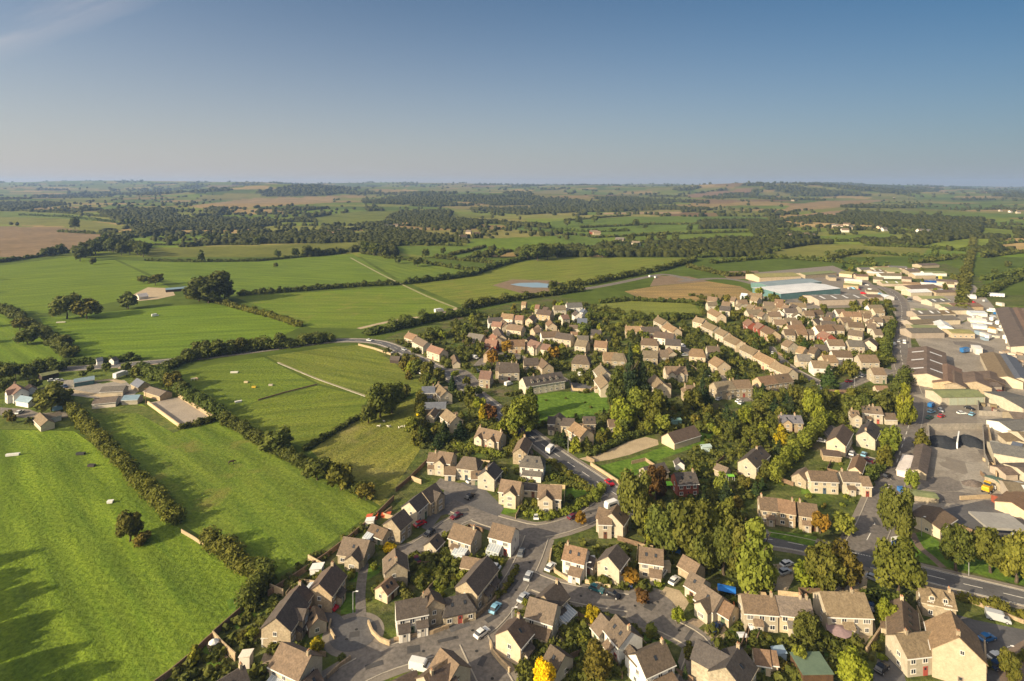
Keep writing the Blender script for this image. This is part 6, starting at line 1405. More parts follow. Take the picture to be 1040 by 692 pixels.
# ------------------------------------------------------------------ single trees (base pixel, height and width in pixels)
for a in ((645, 537, 58, 38, 'round', 'green', 'big green tree between the wood and the square gabled house'), (674, 564, 50, 38, 'round', 'green', None), (702, 572, 62, 46, 'round', 'olive', 'broadest tree of the dense wood behind the red garage door'), (730, 568, 52, 38, 'round', 'olive', None), (748, 564, 48, 30, 'tall', 'green', None), (768, 598, 74, 44, 'tall', 'light', 'tall bright green tree at the end of the dense wood, beside the gravel yard'),
          (752, 588, 58, 36, 'round', 'olive', None), (735, 584, 50, 34, 'round', 'mid', None), (712, 582, 44, 34, 'round', 'green', None), (692, 552, 40, 34, 'round', 'green', None), (664, 540, 32, 28, 'round', 'olive', None), (722, 548, 38, 32, 'round', 'olive', None), (664, 556, 34, 24, 'round', 'lime', 'lime green bushy tree at the front of the dense wood'),
          (911, 552, 56, 36, 'round', 'green', 'tall green tree on the verge beside the road sign'), (912, 606, 56, 50, 'round', 'olive', 'wide spreading tree on the near side of the main road'), (838, 604, 48, 42, 'round', 'olive', 'broad olive tree between the pale yard and the main road'), (856, 600, 46, 40, 'round', 'brown', 'brown tinged tree beside the broad olive tree'), (818, 598, 24, 26, 'round', 'lime', None),
          (971, 580, 46, 32, 'round', 'green', 'lollipop shaped tree on a bare trunk, on the verge below the shop'), (1006, 582, 44, 40, 'round', 'olive', 'pale olive tree beside the forecourt, nearest the lollipop tree'), (1032, 592, 48, 36, 'round', 'light', 'leafy tree at the picture edge beyond the main road'), (1052, 596, 46, 40, 'round', 'green', None),
          (553, 701, 30, 27, 'round', 'yellow', 'bright yellow tree at the bottom edge'), (607, 692, 34, 38, 'round', 'brown', 'grey olive round tree in the garden right of the bright yellow tree'), (868, 704, 42, 38, 'round', 'lime', 'bright green tree at the bottom edge, beside the green roofed shed'), (902, 640, 28, 24, 'round', 'lime', 'lime green tree beside the house with roof windows'), (1026, 692, 28, 22, 'round', 'olive', None),
          (601, 634, 18, 17, 'round', 'gold', 'round golden bush tree beside the twin low house'), (818, 656, 32, 28, 'round', 'green', None), (812, 676, 20, 17, 'round', 'light', None), (786, 636, 12, 16, 'round', 'lime', None), (688, 634, 16, 15, 'round', 'lime', 'lime green tree on the island of the cul-de-sac drive'), (700, 668, 18, 12, 'tall', 'olive', None), (687, 682, 14, 8, 'cone', 'lime', None), (696, 690, 16, 7, 'cone', 'light', None),
          (132, 550, 30, 28, 'round', 'olive', 'lone round thorn tree in the striped near meadow'), (144, 552, 16, 18, 'shrub', 'brown', None), (347, 672, 10, 9, 'shrub', 'mid', None),
          (212, 308, 30, 46, 'round', 'dark', 'great round dark tree beside the low open barn'), (202, 306, 22, 26, 'round', 'mid', None), (228, 306, 20, 22, 'round', 'mid', None), (68, 324, 25, 32, 'round', 'mid', 'large tree of the pair on the long pasture hedge'), (88, 324, 20, 28, 'round', 'olive', 'smaller tree of the pair on the long pasture hedge'), (130, 314, 16, 20, 'round', 'mid', None), (28, 350, 16, 24, 'round', 'mid', None), (20, 336, 12, 18, 'round', 'brown', None),
          (94, 269, 7, 7, 'round', 'dark', None), (204, 264, 10, 8, 'tall', 'dark', 'small lone tree on the hedge of the olive field'), (146, 288, 8, 12, 'round', 'olive', None), (158, 290, 12, 14, 'round', 'olive', None), (76, 233, 12, 10, 'round', 'dark', 'lone tree on the edge of the brown ploughed field'),
          (386, 424, 34, 34, 'round', 'mid', 'large tree at the paddock corner, nearest the rough tufted paddock'), (398, 420, 30, 26, 'round', 'mid', None), (374, 430, 20, 20, 'round', 'dark', None), (346, 498, 26, 30, 'round', 'olive', 'rounded tree at the low corner of the rough tufted paddock'), (280, 460, 24, 34, 'round', 'green', 'broad round tree in the thick arena hedge'), (322, 488, 22, 30, 'round', 'mid', None), (372, 508, 16, 22, 'round', 'brown', None),
          (176, 396, 18, 20, 'round', 'olive', None), (186, 402, 14, 16, 'round', 'mid', None), (230, 434, 14, 16, 'round', 'mid', None), (52, 418, 26, 34, 'round', 'olive', 'round golden green tree between the farmhouse and the meadow'), (44, 412, 16, 20, 'round', 'mid', None), (132, 366, 8, 10, 'round', 'dark', None), (66, 352, 12, 16, 'round', 'mid', None), (74, 362, 10, 14, 'round', 'olive', None),
          (205, 362, 16, 22, 'round', 'mid', None), (220, 362, 16, 20, 'round', 'mid', None), (240, 358, 14, 22, 'round', 'olive', None), (190, 366, 12, 14, 'round', 'mid', None), (258, 356, 12, 18, 'round', 'mid', None), (285, 352, 10, 14, 'round', 'mid', None), (318, 347, 10, 12, 'round', 'mid', None),
          (530, 446, 42, 38, 'round', 'light', 'large yellow green tree between the main road and the village green'), (520, 440, 28, 26, 'round', 'olive', None), (538, 424, 32, 22, 'tall', 'dark', 'tall dark conifer beside the village green'), (626, 418, 44, 26, 'tall', 'dark', None), (640, 402, 52, 22, 'cone', 'needle', 'tallest dark conifer behind the church hall'), (652, 400, 40, 20, 'cone', 'needle', None), (632, 436, 28, 30, 'round', 'lime', None), (648, 430, 34, 32, 'round', 'light', None), (664, 432, 36, 34, 'round', 'olive', None), (714, 412, 30, 20, 'cone', 'needle', 'dark conifer in front of the stone terrace roofs'), (703, 420, 24, 22, 'round', 'olive', None),
          (666, 508, 34, 26, 'round', 'copper', 'dark copper leaved tree beside the red brick house'), (654, 516, 20, 20, 'round', 'copper', None), (826, 428, 30, 22, 'round', 'lime', 'bright lime green tree in the trees above the blue slate cottage'), (836, 420, 22, 20, 'round', 'mid', None), (920, 432, 44, 20, 'tall', 'lime', 'tall bright tree beside the side road below the rusty roofed hall'), (908, 424, 28, 26, 'round', 'green', None), (894, 424, 26, 26, 'round', 'green', None), (880, 424, 24, 24, 'round', 'mid', None), (866, 424, 22, 26, 'round', 'mid', None),
          (904, 460, 26, 22, 'round', 'light', None), (898, 476, 22, 18, 'round', 'olive', None), (936, 456, 22, 15, 'tall', 'olive', 'dark olive tree at the corner of the black heaps yard'), (926, 498, 20, 16, 'round', 'light', None), (916, 530, 24, 22, 'round', 'mid', None), (842, 396, 26, 22, 'cone', 'light', None), (864, 384, 18, 18, 'round', 'olive', None),
          (794, 452, 22, 16, 'tall', 'gold', 'golden tree in front of the blue slate cottage'), (500, 372, 16, 14, 'round', 'autumn', None), (515, 358, 12, 14, 'round', 'autumn', 'orange tinged tree beside the red tiled houses'), (562, 365, 12, 14, 'round', 'autumn', None), (424, 432, 12, 8, 'tall', 'yellow', 'bright yellow bush at the top of the rough tufted paddock'), (490, 430, 20, 10, 'tall', 'gold', None), (498, 428, 16, 18, 'round', 'copper', 'dark red bush beside the main road bend'), (833, 542, 22, 20, 'round', 'autumn', 'reddish tree at the end of the stone terrace'), (858, 544, 22, 26, 'round', 'light', None),
          (652, 612, 12, 18, 'round', 'copper', None), (640, 592, 12, 22, 'round', 'autumn', 'orange bush beside the cream house with the narrow porch'), (590, 534, 14, 14, 'round', 'autumn', None), (396, 560, 10, 14, 'shrub', 'yellow', 'yellow flowering bush beside the silver parked car'), (322, 663, 14, 16, 'round', 'gold', None), (198, 674, 20, 16, 'tall', 'lime', 'lime green bush on the meadow fence'), (262, 606, 16, 18, 'round', 'dark', None), (478, 676, 1, 1, 'shrub', 'mid', None)):
    if a[2] > 2: tree(*a)
for x, y, h, t_ in ((6, 402, 18, 'dark'), (16, 384, 14, 'dark'), (4, 388, 16, 'mid'), (28, 386, 14, 'mid'), (36, 396, 12, 'dark'), (40, 384, 12, 'mid'), (8, 426, 9, 'olive'), (84, 384, 8, 'mid'), (108, 378, 9, 'mid'), (128, 378, 10, 'mid'), (138, 384, 11, 'olive'), (12, 430, 8, 'brown'), (30, 432, 8, 'mid'), (70, 404, 9, 'olive'), (92, 378, 7, 'dark')):
    tree(x, y, h, h * 1.1, 'round', t_, group='trees around the farm')
for x, y, h, t_ in ((424, 380, 15, 'mid'), (434, 384, 17, 'olive'), (446, 390, 16, 'green'), (412, 370, 10, 'olive'), (440, 398, 12, 'mid'), (420, 360, 7, 'olive'), (404, 350, 6, 'mid'), (462, 384, 8, 'light'), (474, 392, 9, 'olive'), (486, 402, 9, 'green'), (466, 408, 12, 'mid'), (478, 416, 12, 'olive'), (488, 426, 12, 'green'), (506, 444, 14, 'olive')):
    tree(x, y, h, h * 1.0, 'round', t_, group='trees along the main road')
# belt below the long dark wood on the brown field, and hedgerow oaks of the middle distance
for i in range(26):
    t = i / 25; tree(80 + 66 * t + rnd.uniform(-2, 2), 262 - 8 * math.sin(t * 3.1) + rnd.uniform(-3, 5), rnd.uniform(10, 15), rnd.uniform(11, 17), 'round', 'dark', group='trees of the dark field wood')
for x, y, h in ((46, 261, 9), (52, 260, 9), (60, 258, 10), (132, 231, 9), (175, 247, 8), (212, 247, 9), (236, 247, 9), (262, 248, 8), (282, 262, 8), (300, 261, 9), (312, 261, 11), (322, 260, 8), (332, 259, 6), (280, 272, 5), (424, 271, 10), (404, 268, 7), (432, 262, 9), (450, 258, 7), (484, 262, 8), (496, 262, 8), (508, 262, 10), (646, 231, 8), (655, 233, 6), (576, 230, 8), (588, 228, 8), (604, 226, 7), (700, 236, 8), (640, 246, 9), (660, 247, 9), (672, 246, 10), (686, 246, 9), (536, 264, 16), (546, 265, 18), (556, 264, 17), (566, 262, 15), (600, 262, 10), (612, 262, 9), (826, 264, 5), (840, 262, 7), (884, 268, 7), (925, 268, 6), (950, 262, 9), (1010, 280, 7), (1024, 272, 7), (1000, 262, 10), (380, 260, 13), (390, 262, 12), (372, 258, 13)):
    tree(x, y, h, h * rnd.uniform(.9, 1.25), 'round', rnd.choice(('dark', 'dark', 'mid')), group='hedgerow trees of the middle distance')
# trees beyond the frame whose long shadows cross the near meadow
for x, y in ((-112, 600), (-122, 622), (-100, 640), (-126, 660), (-98, 676), (-118, 700), (-92, 720), (-140, 640), (-130, 685), (-70, 745)): tree(x, y, 12, 11, 'round', 'green', 'tree just outside the frame that shades the low corner of the striped meadow', 'trees shading the meadow', True)
for x, y in ((-26, 334), (-40, 352), (-32, 300), (-50, 318), (-24, 286)): tree(x, y, 12, 11, 'round', 'mid', 'tree just outside the frame that shades the corner pasture', 'trees shading the pasture', True)

# ------------------------------------------------------------------ scattered garden trees and shrubs
FA = np.array([(f[0], f[1], f[2], f[3], f[4]) for f in FOOT])
RP = []
for P, w, *_ in ROADS:
    for p in resample(P, 3.0): RP.append((p.x, p.y, w / 2))
RP = np.array(RP)
def free(x, y, r):
    dx, dy = x - FA[:, 0], y - FA[:, 1]; c, s = np.cos(FA[:, 4]), np.sin(FA[:, 4])
    if ((np.abs(dx * c + dy * s) < FA[:, 2] / 2 + r) & (np.abs(-dx * s + dy * c) < FA[:, 3] / 2 + r)).any(): return False
    if (np.hypot(x - RP[:, 0], y - RP[:, 1]) < RP[:, 2] + min(r, 1.2) + .4).any(): return False
    for T in TURN:
        if inpoly(np.array([x]), np.array([y]), T)[0]: return False
    return True
PLACED = []
def scatter(P, n, hr, wr, kinds, tints, group, keep=.75, name=None):
    xs = [p[0] for p in P]; ys = [p[1] for p in P]; got = 0; tries = 0
    while got < n and tries < n * 40:
        tries += 1
        x, y = rnd.uniform(min(xs), max(xs)), rnd.uniform(min(ys), max(ys))
        if not inpoly(np.array([x]), np.array([y]), P)[0]: continue
        p = G(x, y); h = rnd.uniform(*hr); w = h * rnd.uniform(*wr)
        if not free(p.x, p.y, w * .32): continue
        if any(math.hypot(p.x - a, p.y - b) < keep * (w + c) * .5 for a, b, c in PLACED): continue
        PLACED.append((p.x, p.y, w)); tree(x, y, h, w, rnd.choice(kinds), rnd.choice(tints), group=group, metres=True); got += 1
    return got
ALLT = ('green', 'mid', 'olive', 'olive', 'olive', 'brown', 'light', 'green', 'lime', 'dark')
tot = 0
for P, n in (([(606, 426), (640, 410), (700, 418), (760, 424), (780, 440), (770, 462), (720, 440), (668, 440), (640, 446)], 46), ([(700, 466), (770, 474), (790, 500), (760, 524), (700, 520)], 13), ([(760, 400), (870, 400), (880, 420), (840, 432), (790, 470), (770, 440)], 36),
             ([(400, 372), (430, 366), (446, 385), (440, 402), (420, 396)], 10), ([(416, 440), (470, 442), (468, 456), (430, 456)], 9), ([(504, 442), (528, 430), (540, 450), (530, 462), (512, 462)], 7), ([(446, 396), (470, 392), (500, 420), (520, 436), (500, 436), (450, 412)], 4),
             ([(430, 346), (480, 326), (560, 308), (600, 316), (604, 344), (580, 372), (500, 372), (480, 356)], 46), ([(600, 330), (660, 332), (664, 350), (640, 372), (612, 368)], 22), ([(660, 352), (720, 350), (760, 372), (770, 396), (700, 400)], 18), ([(720, 330), (780, 340), (840, 356), (850, 384), (800, 380), (760, 356)], 16),
             ([(850, 268), (900, 272), (940, 276), (972, 286), (960, 300), (930, 292), (890, 288), (860, 280)], 16), ([(868, 310), (900, 306), (908, 316), (880, 318)], 8), ([(764, 300), (800, 302), (826, 306), (820, 312), (780, 308)], 10), ([(706, 312), (760, 304), (850, 320), (866, 340), (846, 352), (770, 340)], 26), ([(856, 316), (884, 310), (912, 316), (908, 330), (880, 322)], 14), ([(540, 456), (600, 442), (620, 436), (634, 442), (600, 462)], 8), ([(706, 298), (760, 310), (800, 318), (850, 330), (840, 344), (760, 336)], 14)):
    tot += scatter(P, n, (4, 8.5), (.7, 1.1), ('round', 'round', 'round', 'tall', 'cone'), ALLT, 'trees of the village gardens', .62)
print('trees scattered', tot)
tot = 0
ST = ('green', 'mid', 'olive', 'light', 'dark', 'light', 'olive', 'lime', 'brown', 'green', 'mid', 'mid')
for P, n in (([(150, 706), (222, 648), (260, 606), (300, 585), (320, 600), (290, 660), (250, 692)], 18), ([(300, 585), (384, 524), (400, 548), (400, 600), (380, 620), (330, 600)], 22), ([(402, 548), (460, 540), (510, 560), (520, 590), (490, 610), (400, 610)], 44), ([(520, 610), (600, 625), (660, 640), (700, 692), (520, 692)], 50),
             ([(560, 560), (640, 560), (680, 590), (660, 604), (570, 596)], 22), ([(690, 590), (750, 600), (830, 625), (870, 650), (860, 692), (720, 692), (740, 640)], 40), ([(872, 640), (900, 640), (900, 680), (872, 690)], 9), ([(440, 456), (510, 460), (560, 500), (540, 522), (480, 496)], 14), ([(540, 480), (590, 490), (606, 510), (540, 524)], 14),
             ([(450, 376), (600, 396), (620, 440), (520, 450), (470, 410)], 24), ([(690, 462), (780, 472), (860, 470), (880, 500), (830, 540), (770, 500), (700, 500)], 26), ([(640, 392), (780, 410), (880, 420), (860, 440), (760, 440)], 20)):
    tot += scatter(P, n, (1.0, 2.8), (.8, 1.5), ('shrub',), ST, 'shrubs of the village gardens', .5)
print('shrubs scattered', tot)
# smaller planting too thick to count, between the houses
def undergrowth():
    r = np.random.default_rng(21); pts = []
    Z = [([(604, 428), (640, 408), (700, 416), (760, 424), (790, 470), (770, 500), (760, 530), (640, 524), (650, 500), (700, 462), (668, 440)], 420), ([(760, 398), (900, 400), (900, 424), (840, 434), (790, 470), (770, 440)], 220), ([(384, 358), (470, 324), (600, 308), (706, 330), (850, 330), (905, 340), (900, 380), (760, 400), (600, 392), (450, 376)], 1500), ([(424, 404), (500, 424), (530, 440), (520, 466), (430, 458)], 130), ([(400, 545), (470, 545), (510, 570), (480, 590), (410, 600)], 120), ([(520, 620), (640, 640), (700, 692), (520, 692)], 150), ([(150, 706), (222, 648), (262, 606), (300, 585), (320, 640), (280, 692)], 70), ([(560, 552), (640, 556), (660, 600), (580, 596)], 45), ([(430, 452), (520, 456), (600, 488), (606, 510), (540, 524), (480, 500)], 80), ([(270, 600), (384, 524), (400, 548), (330, 610)], 40), ([(700, 610), (880, 640), (870, 692), (720, 692)], 150), ([(640, 530), (770, 540), (780, 585), (700, 590), (660, 570)], 160), ([(860, 318), (912, 314), (908, 380), (880, 370)], 90), ([(700, 300), (850, 318), (850, 340), (720, 330)], 160)]
    for P, n in Z:
        xs = [p[0] for p in P]; ys = [p[1] for p in P]; k = 0; t = 0
        while k < n and t < n * 12:
            t += 1; x, y = r.uniform(min(xs), max(xs)), r.uniform(min(ys), max(ys))
            if not inpoly(np.array([x]), np.array([y]), P)[0]: continue
            p = G(x, y)
            if not free(p.x, p.y, 1.0): continue
            h = r.uniform(.8, 2.6) * (1.0 if y > 440 else 1.75); pts.append(((p.x, p.y, h * .42), (h * r.uniform(.5, .85), h * r.uniform(.5, .85), h * .55))); k += 1
    n = 105000
    o = obj('undergrowth', leaf_mesh('undergrowth', pts, n, .5, 9, LEAF, core=True)); o['kind'] = 'stuff'; o['label'] = 'low planting and undergrowth between the village gardens'; o.color = (.86, .88, .85, 1)
undergrowth()
# ------------------------------------------------------------------ vehicles: tail and nose in photo pixels
for a in ((499, 625, 507, 615, 'light blue', 'car', 'light blue car driving along the road past the white fronted house'), (329, 616, 342, 621, 'red', 'car', 'red car beside the small round lawn near the turning circle'), (312, 610, 326, 614, 'blue', 'car', 'bright blue car parked by the dark roofed house, upper of two'), (311, 620, 323, 622, 'dark blue', 'car', 'dark blue car parked in the shade below the bright blue one'),
          (420, 537, 433, 531, 'red', 'car', 'red car in front of the upper dark roofed house'), (397, 548, 410, 552, 'silver', 'car', 'silver car at the end of the upper close'), (420, 679, 434, 682, 'white', 'van', 'white van beside the long dark garage at the bottom edge'), (599, 598, 613, 603, 'teal', 'car', 'dark teal car on the road into the cul-de-sac'), (616, 603, 629, 609, 'black', 'car', 'black car with a pale roof on the road into the cul-de-sac'),
          (670, 588, 676, 580, 'white', 'car', 'white car beside the cream house with the narrow porch'), (680, 597, 690, 587, 'white', 'car', 'white car nose to the low cream house by the red garage door'), (723, 646, 733, 634, 'dark blue', 'car', 'dark blue car on the gravel drive below the bungalow'), (884, 625, 884, 612, 'dark blue', 'car', 'dark blue car beside the wide stone roofed house'), (891, 686, 900, 677, 'black', 'car', 'black car at the bottom edge beside the stone roofed cottage'),
          (995, 653, 1010, 648, 'blue', 'car', 'bright blue car in the shaded car park'), (1004, 673, 1019, 666, 'white', 'car', 'white estate car in the shaded car park'), (1006, 681, 1020, 675, 'dark blue', 'car', 'dark blue car beside the white estate car'), (1004, 628, 1023, 633, 'silver', 'van', 'old pale green white van on the rough verge by the main road'), (859, 590, 871, 592, 'maroon', 'car', 'dark red car under the broad olive tree'), (883, 588, 893, 592, 'silver', 'car', 'silver car under the wide spreading tree'),
          (794, 577, 804, 573, 'white', 'car', 'white car in the pale yard, upper of two'), (791, 585, 803, 581, 'silver', 'car', 'silver white car in the pale yard, lower of two'), (474, 492, 484, 488, 'white', 'car', 'white car by the cream garage in the close'), (614, 488, 624, 496, 'red', 'car', 'red car on the main road past the gravel drive'), (614, 519, 628, 514, 'white', 'caravan', 'white caravan beside the square gabled house'), (555, 463, 562, 456, 'white', 'caravan', 'white caravan by the main road above the white hipped house'),
          (863, 467, 867, 457, 'white', 'car', None), (875, 467, 880, 459, 'light blue', 'car', None), (858, 455, 866, 449, 'silver', 'car', None), (586, 379, 591, 384, 'white', 'van', 'white van in the court of the church hall'), (942, 416, 950, 411, 'blue', 'van', None), (941, 421, 951, 418, 'light blue', 'car', None), (953, 415, 957, 421, 'silver', 'car', None), (951, 426, 961, 422, 'red', 'car', None), (940, 427, 948, 424, 'green', 'car', None), (972, 421, 982, 421, 'white', 'car', None), (983, 425, 991, 419, 'light blue', 'car', None), (981, 415, 988, 417, 'black', 'car', None),
          (889, 362, 892, 355, 'white', 'car', None), (898, 356, 905, 353, 'white', 'car', None), (895, 352, 899, 356, 'maroon', 'car', None), (858, 389, 866, 388, 'red', 'car', 'red car at the end of the garage court'), (869, 384, 872, 383, 'silver', 'car', None), (874, 384, 878, 382, 'white', 'car', None), (1029, 468, 1038, 466, 'blue', 'van', 'blue and white van in the yard beyond the pink fronted office'), (897, 487, 905, 483, 'black', 'car', 'dark car driving on the side road'), (658, 282, 663, 281, 'white', 'van', None), (664, 283, 668, 282, 'white', 'van', None),
          (50, 388, 56, 387, 'white', 'car', None), (57, 388, 62, 387, 'white', 'car', None), (62, 392, 70, 396, 'dark blue', 'car', None), (56, 418, 64, 416, 'light blue', 'van', None), (154, 322, 161, 321, 'white', 'van', 'white van standing alone in the long pasture'), (119, 385, 127, 382, 'white', 'lorry', 'white horse lorry in the stable yard'), (422, 378, 432, 382, 'white', 'caravan', 'white caravan in the corner of the back paddock'), (394, 358, 399, 359, 'white', 'car', None), (480, 364, 484, 365, 'white', 'van', None),
          (443, 318, 449, 317, 'white', 'lorry', 'white lorry in the lay by'), (18, 421, 22, 419, 'white', 'car', None), (408, 355, 413, 357, 'silver', 'car', None), (372, 346, 378, 347, 'white', 'car', 'white car on the main road at the village entrance'), (740, 551, 752, 553, 'grey', 'car', 'grey car on the main road behind the dense wood'), (515, 392, 518, 391, 'white', 'van', None), (533, 378, 537, 379, 'white', 'car', None), (727, 408, 733, 405, 'silver', 'car', None), (747, 410, 753, 407, 'white', 'car', None), (750, 412, 755, 409, 'white', 'car', None),
          (690, 352, 695, 353, 'white', 'van', None), (834, 326, 838, 332, 'dark blue', 'car', None), (820, 336, 826, 333, 'blue', 'car', None), (838, 338, 845, 335, 'black', 'car', None), (905, 352, 910, 350, 'white', 'van', None), (916, 330, 918, 324, 'white', 'car', None), (912, 350, 914, 345, 'silver', 'car', None), (918, 346, 919, 352, 'white', 'van', None)):
    car(*a[:5], a[5], a[6])
r2 = random.Random(4)
for i in range(24):      # cars and vans crowded in the estate yards
    x, y = ((865 + 10 * (i % 4) + r2.uniform(-2, 2), 294 + r2.uniform(-2, 6)) if i < 9 else (935 + r2.uniform(0, 40), 306 + r2.uniform(0, 6)) if i < 13 else (985 + r2.uniform(0, 34), 305 + r2.uniform(0, 50)))
    car(x - 2.5, y, x + 2.5, y - r2.uniform(-1.5, 1.5), r2.choice(('white', 'white', 'silver', 'blue', 'white', 'light blue', 'red')), r2.choice(('car', 'van', 'van')), group='vehicles in the estate yards')
for i in range(9): car(993 + 3.2 * i, 301.5 + .2 * i, 993.6 + 3.2 * i, 299.2 + .2 * i, 'white', 'lorry', group='white lorries parked in a row by the edge field')
for x, y in ((1008, 326), (1014, 330), (1022, 345), (1004, 345)): car(x - 3, y + 2, x + 3, y - 2, 'white', 'lorry', group='white lorries in the great yard')
car(972, 360, 990, 357, 'blue', 'lorry', 'blue sided lorry in the dark yard behind the rusty roofed hall'); car(1020, 324, 1026, 334, 'white', 'lorry')

r3 = random.Random(12)
for k_, n_ in ((4, 5), (5, 3), (2, 4), (6, 3), (1, 6), (12, 7), (13, 6), (14, 5), (15, 5), (16, 2), (17, 4)):
    P_, w_r = ROADS[k_][0], ROADS[k_][1]; Q_ = resample(P_, 3.0); nn_ = normals(Q_); got_ = 0; t_ = 0
    while got_ < n_ and t_ < 60:
        t_ += 1; i_ = r3.randrange(1, len(Q_) - 2); sd_ = r3.choice((-1, 1)); c_ = Q_[i_] + nn_[i_] * sd_ * (w_r / 2 + r3.choice((-1.0, 4.0, 4.5))); d_ = (Q_[i_ + 1] - Q_[i_]).normalized()
        if abs((c_ - Q_[i_]).length - w_r / 2) > 2: d_ = nn_[i_]
        if any(math.hypot(c_.x - o_.location.x, c_.y - o_.location.y) < 5.5 for o_ in bpy.data.objects if o_.name.startswith(('parked_car', 'van'))): continue
        if any(abs((c_.x - f[0]) * math.cos(f[4]) + (c_.y - f[1]) * math.sin(f[4])) < f[2] / 2 + 2 and abs(-(c_.x - f[0]) * math.sin(f[4]) + (c_.y - f[1]) * math.cos(f[4])) < f[3] / 2 + 2 for f in FOOT): continue
        a_, b_ = c_ - d_ * 2, c_ + d_ * 2; ix = lambda q: (CX + F * q.x / q.y, YH + F * H / q.y)
        if not -10 < ix(c_)[0] < 1050 or ix(c_)[1] > 690: continue
        car(*ix(a_), *ix(b_), r3.choice(('white', 'silver', 'silver', 'grey', 'black', 'dark blue', 'maroon', 'silver', 'white')), 'car'); got_ += 1
# ------------------------------------------------------------------ walls and fences
def w_(px, h, th, mat, label, name='garden_wall', cat='wall', group='garden walls and fences', **k): return wall_px(px, h, th, mat, label, name, cat, group, **k)
w_([(150, 410.5), (182, 434)], 1.5, .5, M_palefence, 'pale boarded fence along the meadow side of the riding arena', 'arena_fence', 'fence'); w_([(181, 403.5), (216, 425.5)], 1.8, .5, M_palefence, 'pale boarded fence along the tree side of the riding arena', 'arena_fence', 'fence'); w_([(182, 434.5), (217, 426.5)], 1.0, .3, M_wood, 'dark low rail across the near end of the riding arena', 'arena_fence', 'fence')
w_([(216, 649), (226, 660), (239, 672)], 2.0, .25, M_palefence, 'bright timber fence beside the walled terrace in the corner of the meadow', 'timber_fence', 'fence'); w_([(150, 704), (172, 688), (196, 668), (208, 656), (216, 649)], 1.7, .2, M_wood, 'dark boundary fence along the low corner of the near meadow', 'timber_fence', 'fence'); w_([(216, 648), (232, 634), (248, 620), (256, 612)], 1.7, .2, M_wood, 'boundary fence between the meadow and the bottom gardens', 'timber_fence', 'fence')
w_([(272, 606), (300, 588), (330, 568), (356, 548), (380, 528), (400, 508)], 1.7, .2, M_wood, 'long dark boundary fence between the arena field and the close', 'timber_fence', 'fence'); w_([(274, 600), (288, 606)], 1.9, .25, M_palefence, 'short bright fence beside the long dark roofed house', 'timber_fence', 'fence'); w_([(313, 570), (327, 578)], 1.9, .25, M_palefence, 'short bright fence behind the white greenhouse', 'timber_fence', 'fence'); w_([(402, 500), (416, 488), (430, 474), (438, 466)], 1.6, .2, M_wood, 'dark fence between the rough paddock and the close', 'timber_fence', 'fence'); w_([(418, 488), (428, 492)], 1.7, .25, M_palefence, 'short bright fence beside the rough paddock', 'timber_fence', 'fence')
w_([(184, 541), (196, 548), (208, 556)], 1.1, .2, M_palefence, 'pale timber fence closing the gap in the meadow hedge', 'timber_fence', 'fence'); w_([(560, 560), (558, 572), (564, 582), (576, 590), (586, 592)], 1.0, .4, M_palefence, 'curving pale wall round the corner plot', 'garden_wall'); w_([(594, 592), (606, 595), (620, 598)], 1.0, .4, M_palefence, 'low pale wall in front of the pink cream gable house'); w_([(374, 634), (378, 644), (386, 652), (396, 656)], 1.1, .4, M_palefence, 'curved stone wall round the garage beside the turning circle'); w_([(400, 652), (420, 648), (440, 644), (456, 638)], 1.0, .4, M_wallstone, 'low stone wall in front of the long white fronted house')
w_([(470, 634), (484, 628), (500, 614), (512, 600)], 1.2, .4, M_wallstone, 'roadside stone wall below the long dark roofed house'); w_([(498, 655), (500, 664), (508, 674), (518, 684)], 1.2, .4, M_palefence, 'pale garden wall on the outer side of the road fork'); w_([(336, 632), (334, 640), (340, 650)], .9, .35, M_palefence, 'low wall on the lawn side of the turning circle'); w_([(332, 690), (345, 678), (356, 670)], 1.0, .35, M_wallstone, 'stone wall along the bottom road by the garage')
w_([(600, 473), (614, 482), (632, 494)], 1.3, .45, M_palefence, 'bright roadside wall below the gravel drive'); w_([(580, 392), (582, 397), (600, 398), (602, 396), (628, 394)], 1.5, .45, M_palefence, 'pale wall between the village green and the church hall court', 'stone_wall'); w_([(596, 466), (604, 470)], 1.2, .4, M_wallstone, 'short wall at the mouth of the gravel drive'); w_([(835, 467), (854, 468)], 2.2, .3, M_palefence, 'pale yard wall behind the white fronted terrace', 'yard_wall')
w_([(760, 640), (752, 662), (748, 676)], 1.5, .2, M_wood, 'garden fence beside the gravel drive of the dark blue car', 'timber_fence', 'fence'); w_([(764, 634), (758, 655)], 1.4, .2, M_wood, 'second garden fence behind the cottage row', 'timber_fence', 'fence'); w_([(775, 636), (768, 656)], 1.4, .2, M_wood, 'third garden fence behind the cottage row', 'timber_fence', 'fence'); w_([(712, 572), (724, 576), (732, 580)], 1.8, .2, M_plain, 'pale green fence panel behind the bungalow', 'garden_fence', 'fence', color=(.22, .42, .33)); w_([(745, 618), (747, 628)], 1.8, .3, M_plain, 'orange shed wall at the end of the cottage row', 'garden_fence', 'fence', color=(.62, .18, .06))
w_([(1000, 655), (1002, 684)], 1.2, .35, M_palefence, 'pale kerb wall along the shaded car park'); w_([(940, 604), (968, 606), (1000, 618), (1040, 634)], 1.0, .4, M_wallstone, 'long stone wall between the main road and the gabled barn group', 'stone_wall'); w_([(262, 407), (290, 399), (322, 391)], .7, .15, M_wood, 'dark post and rail fence between the two middle paddocks', 'timber_fence', 'fence'); w_([(282, 369), (320, 385), (373, 404)], .45, .1, M_conc, 'pale tape fence slanting down the middle paddocks', 'paddock_fence', 'fence'); w_([(364, 351), (380, 355), (397, 361)], 1.3, .4, M_palefence, 'pale roadside wall above the back paddock', 'stone_wall')
